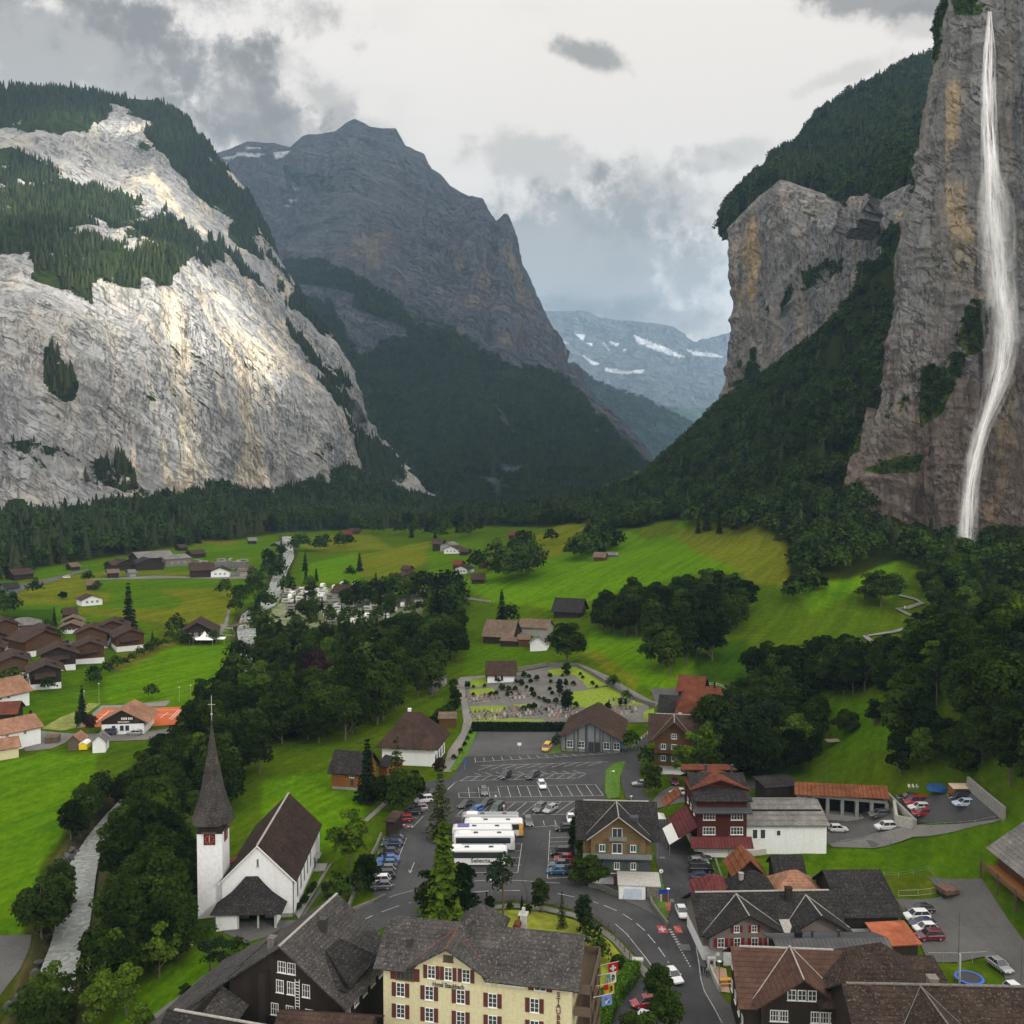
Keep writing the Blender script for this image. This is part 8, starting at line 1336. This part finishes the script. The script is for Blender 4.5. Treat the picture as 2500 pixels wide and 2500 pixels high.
p=G(1770,2402);t_=thing('picnic_table','yellow wooden picnic table on the shop terrace','table',p,.1);YW=simple('yellow_wood',(.55,.27,.05),.6,var=.1);part('tabletop',[bx(-.9,.9,-.4,.4,.72,.78)],YW,t_);part('bench',[bx(-.9,.9,-.9,-.62,.42,.47)],YW,t_);part('bench',[bx(-.9,.9,.62,.9,.42,.47)],YW,t_);part('legs',[tube([(x,-.75,0),(x,.1,.72)],[.05,.05],4)for x in(-.7,.7)]+[tube([(x+.07,.75,0),(x+.07,-.1,.72)],[.05,.05],4)for x in(-.7,.7)],YW,t_)
p=G(452,2314);b_n=thing('bench','pale wooden bench under the trees left of the church','bench',p,.15);part('seat',[bx(-1.3,1.3,-.2,.25,.42,.48)],simple('pale_bench_wood',(.50,.34,.20),.7,var=.1),b_n);part('backrest',[bx(-1.3,1.3,.3,.35,.62,.72),bx(-1.3,1.3,.3,.35,.8,.9)],MATS['pale_bench_wood'],b_n)
for s in(-1,1):part('leg',[bx(s*1.1-.05,s*1.1+.05,-.15,.3,-.1,.42),bx(s*1.1-.05,s*1.1+.05,.26,.3,.421,.9)],CONC,b_n)
p=G(1557,2367);cb=thing('utility_cabinet','grey blue utility cabinet with pale lid at the hedge end','cabinet',p,-.1);part('body',[bx(-.75,.75,-.4,.4,-.1,1.5)],simple('cabinet_blue_grey',(.26,.30,.36),.5),cb);part('lid',[bx(-.85,.85,-.5,.5,1.502,1.75)],CONC,cb)
for(u,v,l_)in[(980,2022,'red and white barrier at the car park entry'),(999,2026,'second red and white barrier beside the first')]:
 p=G(u,v);r=thing('barrier',l_,'barrier',p);part('board',[bx(-.8+.4*k,-.8+.4*k+.4,-.03,.03,.6,.9,)+((k%2),)for k in range(4)],[simple('barrier_orange',(.60,.10,.04),.6),FRM],r);part('feet',[bx(x-.05,x+.05,-.3,.3,0,.6)for x in(-.7,.7)],STEEL,r)
for(u,v,h,c_,l_)in[(1268,1832,2.2,FRM,'white square board on the gravel pitch'),(1520,1842,2.6,PAINTS['blue'],'blue parking sign by the hall lane'),(1135,1880,2.4,PAINTS['blue'],'blue parking sign at the left of the car park')]:
 p=G(u,v);r=thing('sign_board',l_,'sign',p);part('post',[tube([(0,0,-.1),(0,0,h)],[.05,.05],6)],STEEL,r);part('board',[bx(-.55,.55,-.06,-.02,h-.8,h)],c_,r)
cf=Zm(900,1900,(170,1170),(265,1130),(390,1098),(600,1040),(840,1000),(1000,980),(1140,968),(1240,972),(1400,992),(1560,1030),(1700,1080),(1830,1140),(1940,1215))+Zm(1400,1900,(440,1270),(480,1325),(560,1400),(600,1450))[2:]
fence('rail_fence','long curved timber rail around the lawn island',cf[:13],1.1,POSTW,2.2);fence('rail_fence','short timber rail running down to the utility cabinet',Zm(1400,1900,(10,1062),(150,1130),(300,1240),(400,1370),(485,1462)),1.1,POSTW,2.2)
fence('wire_fence','wire fence with pale posts along the hillside lane',Zm(1900,1900,(490,535),(760,475),(1050,420),(1200,398),(1550,375),(1700,345)),1.2,STEEL,3.2,(.95,),post=.035,rail=.02);fence('wire_fence','green wire fence around the small dry lawn',Zm(1900,1900,(230,800),(600,772),(1180,728),(1290,880)),1.0,simple('green_wire',(.10,.22,.14),.6),3.0,(.5,.95),post=.04,rail=.02);fence('wire_fence','grey wire fence above the row of parked cars',Zm(1900,1900,(945,930),(1100,925),(1290,895)),1.2,STEEL,2.5,(.1,.95),post=.04,rail=.025)
fence('wire_fence','wire fence between the lot and the trampoline garden',Zm(1900,1900,(1180,1450),(1410,1450),(1640,1440)),1.7,STEEL,2.4,(.95,),post=.035,rail=.02);fence('picket_fence','pale picket fence at the foot of the green slope',Zm(1400,1900,(1115,645),(1170,800),(1250,860)),1.0,simple('pale_wood',(.35,.33,.28),.8),1.2,(.3,.8),post=.05,rail=.04)
fence('paddock_fence','white topped fence of the riding ring',Zm(1500,1450,(700,725),(800,722),(860,745),(880,765)),1.1,FRM,2.5,(.5,.95),post=.06);fence('hand_rail','white handrail beside the hall',Zm(1000,1450,(1645,1235),(1750,1215),(1870,1105)),1.0,FRM,3,(.5,.95),post=.04,rail=.035)
low_wall('graveyard_wall','long grey wall along the upper edge of the graveyard',Zm(1000,1450,(850,605),(1080,565),(1310,570),(1480,665),(1640,770),(1800,850),(1935,890)),1.3,.5,ST);low_wall('lane_wall','low stone wall below the driveway of the balcony chalet',Zm(1400,1900,(120,850),(250,880),(400,950)),.8,.5,ST);low_wall('wedge_wall','stone edge wall around the grass wedge',Zm(1400,1900,(575,770),(590,900),(620,1010),(700,1120),(745,1175)),.9,.45,ST)
low_wall('terrace_wall','grey wall between lane pavement and the shop terrace',Zm(1400,1900,(985,1060),(1015,1250),(1050,1430),(1100,1580),(1150,1680)),1.0,.3,CONC);low_wall('churchyard_wall','low wall between the church garden and the parked cars',Zm(900,1900,(100,460),(60,560),(-100,860),(-160,1050)),1.0,.4,ST);low_wall('workshop_wall','curved grey wall between green slope and white workshop',Zm(1400,1900,(1340,615),(1500,590),(1700,545),(1930,490)),.9,.4,CONC)
low_wall('road_wall','dark kerb wall of the church garden along the main road',Zm(400,1900,(1370,1095),(1500,1040),(1620,990),(1740,935)),.6,.4,ST)
def hedge(name,label,pts,w_,h_,mat,dens=26,size=.16,px=True):
 P=GG(pts)if px else pts;o0=P[0];rng=np.random.default_rng(len(label));Cn=[];Nn=[]
 for a,b_ in zip(P[:-1],P[1:]):
  L=np.hypot(*(b_-a)[:2]);d=(b_-a)[:2]/L;nn=np.array([-d[1],d[0]]);n=int(L*(2*h_+w_)*dens);t=rng.random(n);s=rng.random(n)*(2*h_+w_)
  off=np.where(s<h_,-w_/2,np.where(s<h_+w_,s-h_-w_/2,w_/2));z=np.where(s<h_,s,np.where(s<h_+w_,h_,2*h_+w_-s));nx=np.where(s<h_,-1.,np.where(s<h_+w_,0,1.));nz=np.where((s>=h_)&(s<h_+w_),1.,0.2)
  q=a[:2]+(b_-a)[:2]*t[:,None]+nn*(off+rng.normal(0,.06,n))[:,None];zz=a[2]+(b_[2]-a[2])*t+z+rng.normal(0,.06,n)
  Cn.append(np.c_[q,zz]-o0);Nn.append(np.c_[nn*nx[:,None],nz])
 V,Fq=leaf_quads(rng,np.concatenate(Cn),np.concatenate(Nn),np.full(sum(len(c)for c in Cn),size));me=crown_mesh(name,V,Fq,np.repeat(rng.random(len(Fq)),4),mat);o=bpy.data.objects.new(name,me);C.objects.link(o);o.location=tuple(o0);tag(o,label,'hedge')
 inn=low_wall('core','x',P,h_-.12,w_-.25,L_CON if 'dark' in label else mat,world=True);inn.name='hedge_core';inn.parent=o;inn.location=(0,0,0);del inn['label'];del inn['category'];return o
L_HEDGE=leaf_mat('hedge_leaves',(.045,.105,.012),.2);hedge('hedge','long dark clipped hedge between graveyard and gravel pitch',Zm(1000,1450,(490,1075),(800,1078),(1290,1078)),1.6,2.4,L_CON,12,.3);hedge('hedge','curved bright green hedge beside the hotel driveway',[(1547,2373),(1535,2402),(1510,2430),(1488,2462),(1475,2500),(1462,2560)],2.2,1.9,L_HEDGE,30,.13)
#graveyard
gm=[]
for sc_,mt in((1,ST),(.8,CONC),(.9,simple('pink_granite',(.25,.15,.13),.7,var=.3)),(1,simple('dark_granite',(.07,.07,.075),.5,var=.2))):
 s=sc_;pl=[(-.32*s,0),(.32*s,0),(.32*s,.75*s),(.2*s,.98*s),(0,1.05*s),(-.2*s,.98*s),(-.32*s,.75*s)];P_=[(*prism(pl,-.09,.09),0),(*bx(-.38*s,.38*s,-.13,1.0,-.2,.10),1),(*bx(-.26*s,.26*s,.15,.85,.10,.26),2)]
 V,Fc,mi=[],[],[]
 for v,f,k in P_:n=len(V);V+=v;Fc+=[tuple(i+n for i in ff)for ff in f];mi+=[k]*len(f)
 gm.append(mesh_obj('gravestone',V,Fc,[mt,CONC,simple('grave_flowers',(.22,.09,.07),.9,var=.8,scale=4)],mat_idx=mi,link=False).data)
rngG=np.random.default_rng(5);ng=0
for(a,b_,rows_,step,lab)in[((490,860),(750,825),3,1.35,'small gravestone with flowers in the upper left block of rows'),((800,830),(990,815),3,1.35,'small gravestone with flowers in the upper middle block of rows'),((530,1000),(1070,955),4,1.4,'small gravestone with flowers in the rows just above the long hedge'),((1120,985),(1390,955),5,1.5,'grey gravestone in the crowded block left of the hall roof'),((1590,950),(1850,935),5,1.5,'grey gravestone in the crowded block right of the hall roof'),((830,900),(1000,890),1,1.8,'gravestone in the short single row among bushes')]:
 A_,B_=GG(Zm(1000,1450,a,b_));d=(B_-A_)[:2];L=np.hypot(*d);d=d/L;nn=np.array([-d[1],d[0]])
 for rr in range(rows_):
  for k in range(int(L/step)):
   q=A_[:2]+d*(k*step+.4*rngG.random())+nn*(rr*2.9);o=bpy.data.objects.new('gravestone',gm[rngG.integers(4)]);C.objects.link(o);o.location=(q[0],q[1],float(H(q[0],q[1]))+.05);s=.85+.5*rngG.random();o.scale=(s,s,s*(.85+.4*rngG.random()));o.rotation_euler=(0,0,math.atan2(d[1],d[0])+rngG.normal(0,.04));tag(o,lab,'gravestone',lab.replace('small gravestone','gravestones').replace('grey gravestone','gravestones'));ng+=1
SHB={k:KIND['shrub'][k%2]for k in range(2)};CYP=KIND['cypress'][0]
def small_plant(u,v,h,kind,label,group=None,wdt=1.0):
 p=G(u,v);r=thing('shrub' if kind=='s' else 'cypress_tree',label,'shrub' if kind=='s' else 'tree',p,rngG.random()*6,group);r.scale=(h*wdt,h*wdt,h);cm,tm=SHB[int(rngG.integers(2))]if kind=='s' else CYP
 for n_,me in(('crown',cm),('trunk',tm)):o=bpy.data.objects.new(n_,me);C.objects.link(o);o.parent=r
for(x,y)in[(500,800),(500,740),(590,735),(640,690),(700,695),(730,755),(780,770),(800,790),(830,760),(840,700),(880,720),(900,655),(940,660),(950,700),(920,745),(960,770),(975,810),(1020,830),(1060,850),(1095,860),(900,920),(940,900),(980,905),(1075,920),(1150,860),(1200,870),(1120,790),(1100,760),(1110,700),(1105,655),(1180,700),(1200,650),(1230,710),(1290,720),(1360,665),(1470,740),(1440,715),(1390,955),(1500,910),(1560,905),(1310,890),(860,800),(770,800),(640,805),(680,795),(620,670),(660,665),(690,670),(1000,680),(1240,640),(1340,640)]:
 u,v=Zm(1000,1450,(x,y))[0];small_plant(u,v,1.1+1.3*rngG.random(),'s','low clipped bush among the graves','low bushes among the graves')
for(x,y,h,l_)in[(1180,810,6.5,'dark cypress at the middle crossing of the graveyard'),(1225,925,7.5,'left one of the two tall cypresses by the graves'),(1248,925,8.0,'right one of the two tall cypresses by the graves'),(1660,885,3.2,'left small cypress on the graveyard lawn'),(1697,885,3.0,'right small cypress on the graveyard lawn'),(1228,735,3.4,'thin small cypress in the upper graves'),(445,745,3,'left small cypress by the graveyard path'),(465,745,3,'right small cypress by the graveyard path'),(885,725,2.8,'pointed bush in the middle of the graves')]:
 u,v=Zm(1000,1450,(x,y))[0];small_plant(u,v,h,'c',l_,None,1.5)
for(x,y,h)in[(345,735,3.4),(345,790,3.2),(360,840,4.0),(375,880,3.0),(300,960,4.2),(240,1000,4.6),(200,1030,3.6),(330,930,4.0),(350,1300,1.5),(400,1245,1.4),(430,1195,1.3),(455,1145,1.2),(480,1100,1.2)]:
 u,v=Zm(1000,1450,(x,y))[0];small_plant(u,v,h,'s','round bush along the left side of the graveyard path' if h>2 else 'small bush on the grass strip beside the footpath','bushes along the graveyard path' if h>2 else 'small bushes on the grass strip')
for k,(x,y)in enumerate([(1060,1030),(1100,985),(1120,960),(1150,900),(1170,875),(1180,860),(560,1120)]):
 u,v=Zm(400,1900,(x,y))[0];small_plant(u,v,1.3,'s','low round bush along the church wall','low bushes along the church wall')
cvm=[]
for L,col in((5.2,simple('grey_caravan',(.40,.41,.41),.6)),(6.0,simple('cream_caravan',(.19,.18,.16),.6)),(4.2,FRM)):
 st=loops([[(x,-1.1,.4),(x,-1.1,z1),(x,1.1,z1),(x,1.1,.4)]for x,z1 in((-L/2,1.7),(-L/2+.4,2.5),(L/2-.4,2.6),(L/2,1.8))]);P_=[(*st,0),(*bx(-L*.3,L*.2,-1.13,-1.11,1.3,1.9),1),(*bx(-.9,-.3,-1.15,-1.0,0,.42),1)]
 V,Fc,mi=[],[],[]
 for v,f,k in P_:n=len(V);V+=v;Fc+=[tuple(i+n for i in ff)for ff in f];mi+=[k]*len(f)
 cvm.append(mesh_obj('caravan',V,Fc,[col,CARGL],mat_idx=mi,link=False).data)
for p in in_world([(700,1440),(900,1445),(1010,1450),(1030,1490),(960,1530),(850,1535),(760,1510),(690,1480)],96,5.4)+in_world([(760,1440),(830,1425),(1010,1440),(900,1450)],6,6):
 o=bpy.data.objects.new('caravan',cvm[rngG.integers(3)]);C.objects.link(o);o.location=(p[0],p[1],p[2]+.1);o.rotation_euler=(0,0,rngG.choice([0,.15,1.6,-.2,1.4]));o.scale=(1,1,1);tag(o,'white caravan in the crowded campsite between the trees','caravan','white caravans on the campsite')
for p in in_world([(600,1380),(478,1383),(475,1372),(560,1371),(600,1374)],9,7):
 o=bpy.data.objects.new('parked_truck',cvm[1]);C.objects.link(o);o.location=(p[0],p[1],p[2]+.2);o.rotation_euler=(0,0,rngG.random()*3);o.scale=(1.2,1.1,1.1);tag(o,'pale truck on the gravel works yard','truck','trucks on the gravel works yard')
p=G(565,1386);gp=bpy.data.objects.new('gravel_heap',RK[1]);C.objects.link(gp);gp.location=tuple(p);gp.scale=(16,9,7);tag(gp,'broad grey gravel heap on the works yard','gravel heap')
#blue pool, wooden crate, plastic chairs above the deck
p=G(2296,1928);bl=thing('paddling_pool','oval blue pool behind the upper parking deck','pool',p);part('wall',[cyl(2.6,0,.8,20)],PAINTS['blue'],bl);part('water',[cyl(2.4,.803,.81,20)],simple('pool_cover',(.03,.08,.2),.3),bl);bl.scale=(1.1,.7,1)
p=G(2345,1940);wc=thing('wood_crate','open pale timber crate beside the stained wall','crate',p);part('box',[bx(-2,2,-1.2,1.2,0,1.7)],OT,wc);part('lid',[slab([(-2.2,-1.4,1.72),(2.2,-1.4,1.72),(2.0,1.3,2.0),(-2.0,1.3,2.0)],.06)],simple('pale_ply',(.5,.42,.3),.8),wc)
for k in range(3):
 p=G(2220+10*k,1925);r=thing('plastic_chair','white plastic chair behind the upper deck','chair',p,.3*k,'white plastic chairs');part('seat',[bx(-.25,.25,-.25,.25,.42,.46)],FRM,r);part('backrest',[bx(-.25,.25,.22,.26,.46,.95)],FRM,r);part('legs',[bx(x-.02,x+.02,y-.02,y+.02,0,.42)for x in(-.2,.2)for y in(-.2,.2)],FRM,r)
p=G(2045,1810);ps=thing('plank_stack','low stack of weathered planks in the paddock','plank stack',p,.15);part('planks',[bx(-3.2,3.2,-1.0+.4*k,-.66+.4*k,.2,.3+.06*(k%2))for k in range(6)],simple('weathered_planks',(.30,.25,.17),.9,var=.4,scale=5),ps)
p=G(2312,2185);tw2=thing('farm_trailer','brown farm trailer at the corner of the dry lawn','trailer',p,.2);part('bed',[bx(-1.4,1.4,-1.6,1.6,.7,1.5)],simple('rusty_brown',(.10,.06,.045),.9,var=.4),tw2);part('wheels',[bx(x-.1,x+.1,y-.3,y+.3,0,.6)for x in(-1.3,1.3)for y in(-.8,.8)],TYRE,tw2)
for k,(x,y)in enumerate([(915,1175),(940,1200)]):
 u,v=Zm(1900,1900,(x,y))[0];p=G(u,v);r=thing('barrel_tank',['upper','lower'][k]+' of two round grey tanks beside the black barn','tank',p);part('tank',[cyl(.9,0,1.1,16)],CONC,r);part('lid',[cyl(.75,1.103,1.16,16)],GUT,r)
def water_mat(name,dens,sc=1.0,edge=1.0):
 m=bpy.data.materials.new(name);m.use_nodes=True;nt=NT(m.node_tree);nt.n.clear();uv=nt.attr('across');lg=nt.attr('along')
 geo=nt.node('ShaderNodeNewGeometry');cmb=nt.node('ShaderNodeCombineXYZ');nt.lk(uv.outputs['Fac'],cmb.inputs[0]);nt.lk(lg.outputs['Fac'],cmb.inputs[1])
 n=nt.noise(nt.scalev(cmb.outputs[0],(7*sc,.045*sc,1)),1.0,7,.72,.4);n2=nt.noise(nt.scalev(cmb.outputs[0],(3*sc,.02*sc,1)),1.0,4,.6,.5)
 e=nt.math('SUBTRACT',1.0,nt.math('POWER',nt.math('ABSOLUTE',nt.math('SUBTRACT',nt.math('MULTIPLY',uv.outputs['Fac'],2.0),1.0)),1.6));a=nt.math('ADD',nt.math('MULTIPLY',nt.math('SUBTRACT',n,.5),3.6),nt.math('ADD',nt.math('MULTIPLY',nt.math('SUBTRACT',n2,.5),3.6),.50));a=nt.math('MULTIPLY',nt.math('MULTIPLY',a,e),dens,clamp=True)
 d=nt.node('ShaderNodeBsdfDiffuse');d.inputs[0].default_value=(.93,.94,.95,1);t=nt.node('ShaderNodeBsdfTranslucent');t.inputs[0].default_value=(.93,.94,.95,1);ms=nt.node('ShaderNodeMixShader');ms.inputs[0].default_value=.35;nt.lk(d.outputs[0],ms.inputs[1]);nt.lk(t.outputs[0],ms.inputs[2])
 tr=nt.node('ShaderNodeBsdfTransparent');m2=nt.node('ShaderNodeMixShader');nt.lk(a,m2.inputs[0]);nt.lk(tr.outputs[0],m2.inputs[1]);nt.lk(ms.outputs[0],m2.inputs[2]);out=nt.node('ShaderNodeOutputMaterial');nt.lk(m2.outputs[0],out.inputs[0]);return m
def fall(name,label,path,mat,layers=3,seed=0,obj=None):
 root=obj or thing(name,label,'waterfall',(0,0,0));path=np.array(path,float);t=np.linspace(0,len(path)-1,140);Q=np.stack([np.interp(t,np.arange(len(path)),path[:,k])for k in range(4)],-1)
 for L_ in range(layers):
  V=[];AC=[];AL=[];n=11
  for i,(u,v,D,wpx)in enumerate(Q):
   p=PD(u,v,D-L_*1.6);ww=wpx*.68/F_PX*D*(1.0-.22*L_)/2
   for k in range(n):a=math.pi*(k/(n-1));V.append((p[0]-ww*math.cos(a)+.6*math.sin(i*.11+L_*2),p[1]-ww*.5*math.sin(a),p[2]));AC.append(k/(n-1));AL.append(p[2]+L_*37+seed)
  ii=np.arange(len(Q)*n).reshape(len(Q),n);o=mesh_obj('water_veil',V,np.stack([ii[:-1,:-1],ii[:-1,1:],ii[1:,1:],ii[1:,:-1]],-1).reshape(-1,4),mat,root,smooth=True);set_attr(o,'across',AC);set_attr(o,'along',AL)
 return root
WM1=water_mat('falling_water',1.0);WM2=water_mat('thin_spray',.34)
fp=[(2416,28,517,10),(2412,120,515,44),(2410,240,513,60),(2415,360,511,66),(2422,500,509,70),(2432,630,507,70),(2444,740,505,72),(2450,830,504,72),(2442,900,503,62),(2424,965,502,46),(2398,1040,501,36),(2380,1110,500,34),(2366,1180,499,38),(2358,1260,498,42),(2354,1345,497,44)]
wf=fall('waterfall','tall white waterfall plunging down the ochre cliff',fp,WM1,3)
sp2=[(u,v,D-4,w_*2.1)for u,v,D,w_ in fp[3:]];sp2[0]=(*sp2[0][:3],18);fall('spray',None,sp2,WM2,2,500,obj=wf)
fall('waterfall','thin double waterfall in the dark notch of the far cliff',[(2148,608,985,3),(2140,650,980,6),(2128,690,975,10),(2112,730,970,14)],WM1,1,90);fall('waterfall','faint water veil sliding down the grey rock left of the main fall',[(2318,420,548,6),(2312,560,545,14),(2320,700,542,22),(2330,850,540,26),(2332,960,538,22)],WM2,1,40)
rest=flush_trees(BLOCKS if 'BLOCKS' in globals()else[])
if rest:
 R_=np.array([(t[0],t[1],t[2]-.3)for t in rest]);con_=np.array([t[4]in('spruce','larch','pine')for t in rest])
 scatter('trees_scattered',R_,np.array([t[3]for t in rest]),np.where(con_,4,0)+rngT.integers(0,4,len(rest)),LOB+LOC,'smaller trees of the valley groves')
print('TREES',len(TREES),'rest',len(rest))
#unseen cloud sheet added to block the sun, holes aimed at left cliff
BLOCKER_Z=3000.0
gx=np.linspace(-2500,9500,60);gy=np.linspace(-9000,4200,66);GX,GY=np.meshgrid(gx,gy)
Pd=np.stack([GX,GY,GX*0],-1);lump=160*fbm(Pd/900,4,seed=77)
top=np.stack([GX,GY,BLOCKER_Z+380+lump*1.3],-1).reshape(-1,3);bot=np.stack([GX,GY,BLOCKER_Z+0*lump],-1).reshape(-1,3)
nr,nc=GX.shape;ii=np.arange(nr*nc).reshape(nr,nc)
deck=mesh_obj('unseen_sun_blocker',bot,np.stack([ii[:-1,:-1],ii[:-1,1:],ii[1:,1:],ii[1:,:-1]],-1).reshape(-1,4),smooth=True)
tag(deck,kind='structure')
m=bpy.data.materials.new('sun_blocker_cloud');m.use_nodes=True;nt=NT(m.node_tree);nt.n.clear()
geo=nt.node('ShaderNodeNewGeometry');pos=geo.outputs['Position']
wrp=nt.node('ShaderNodeTexNoise');wrp.inputs['Scale'].default_value=0.006;wrp.inputs['Detail'].default_value=3
nt.lk(pos,wrp.inputs['Vector'])
pw=nt.vmath('ADD',pos,nt.vmath('SCALE',nt.vmath('SUBTRACT',wrp.outputs['Color'],(0.5,0.5,0.5)),scale=90.0))
gap=None
for(u,v,D,r,s)in[(490,670,1480,70,2.0),(450,840,1400,74,2.0),(500,770,1440,50,1.0),(400,720,1380,50,.8),(540,900,1480,34,.6),(210,365,1900,55,1.2),(330,680,1400,50,.6),(230,720,1250,65,.50),(90,540,1600,120,.85),(190,480,1650,95,.8),(420,1080,1230,34,.55),(350,930,1230,44,.35),(560,760,1500,40,.15)]:
 p=PD(u,v,D);t=(BLOCKER_Z-p[2])/SUN_DIR.z
 cx,cyy=p[0]+SUN_DIR.x*t,p[1]+SUN_DIR.y*t
 d=nt.vmath('LENGTH',nt.vmath('SUBTRACT',pw,(cx,cyy,BLOCKER_Z)))
 e=nt.math('EXPONENT',nt.math('MULTIPLY',nt.math('MULTIPLY',d,d),-1.0/(3.8*r*r)))
 e=nt.math('MULTIPLY',e,s);gap=e if gap is None else nt.math('ADD',gap,e)
thin=nt.map(nt.noise(pos,0.0009,4,0.55),0.4,0.65,0.06,0.13)
fac=nt.math('MINIMUM',nt.math('ADD',thin,gap),1.0)
tr=nt.node('ShaderNodeBsdfTransparent');tl=nt.node('ShaderNodeBsdfTranslucent');tl.inputs['Color'].default_value=(0.62,0.63,0.65,1)
df=nt.node('ShaderNodeBsdfDiffuse');df.inputs['Color'].default_value=(0.8,0.8,0.8,1)
ms=nt.node('ShaderNodeMixShader');ms.inputs[0].default_value=0.15;nt.lk(tl.outputs[0],ms.inputs[1]);nt.lk(df.outputs[0],ms.inputs[2])
m2=nt.node('ShaderNodeMixShader');nt.lk(fac,m2.inputs[0]);nt.lk(ms.outputs[0],m2.inputs[1]);nt.lk(tr.outputs[0],m2.inputs[2])
out=nt.node('ShaderNodeOutputMaterial');nt.lk(m2.outputs[0],out.inputs['Surface']);deck.data.materials.append(m)
#haze
hx=[(-5200,-60,-90),(5200,10600,2050)]
(x0,y0,z0),(x1,y1,z1)=hx
Vh=[(x,y,z)for x in(x0,x1)for y in(y0,y1)for z in(z0,z1)]
haze=mesh_obj('haze',Vh,[(0,1,3,2),(4,6,7,5),(0,4,5,1),(2,3,7,6),(0,2,6,4),(1,5,7,3)])
m=bpy.data.materials.new('valley_haze');m.use_nodes=True;nt=NT(m.node_tree);nt.n.clear()
pv=nt.node('ShaderNodeVolumePrincipled');pv.inputs['Color'].default_value=(0.42,0.67,0.97,1);pv.inputs['Density'].default_value=8.5e-5;pv.inputs['Anisotropy'].default_value=0.0
out=nt.node('ShaderNodeOutputMaterial');nt.lk(pv.outputs[0],out.inputs['Volume']);haze.data.materials.append(m);tag(haze,kind='stuff');haze['label']='pale blue haze filling the valley'
m.volume_intersection_method='FAST' if False else m.volume_intersection_method
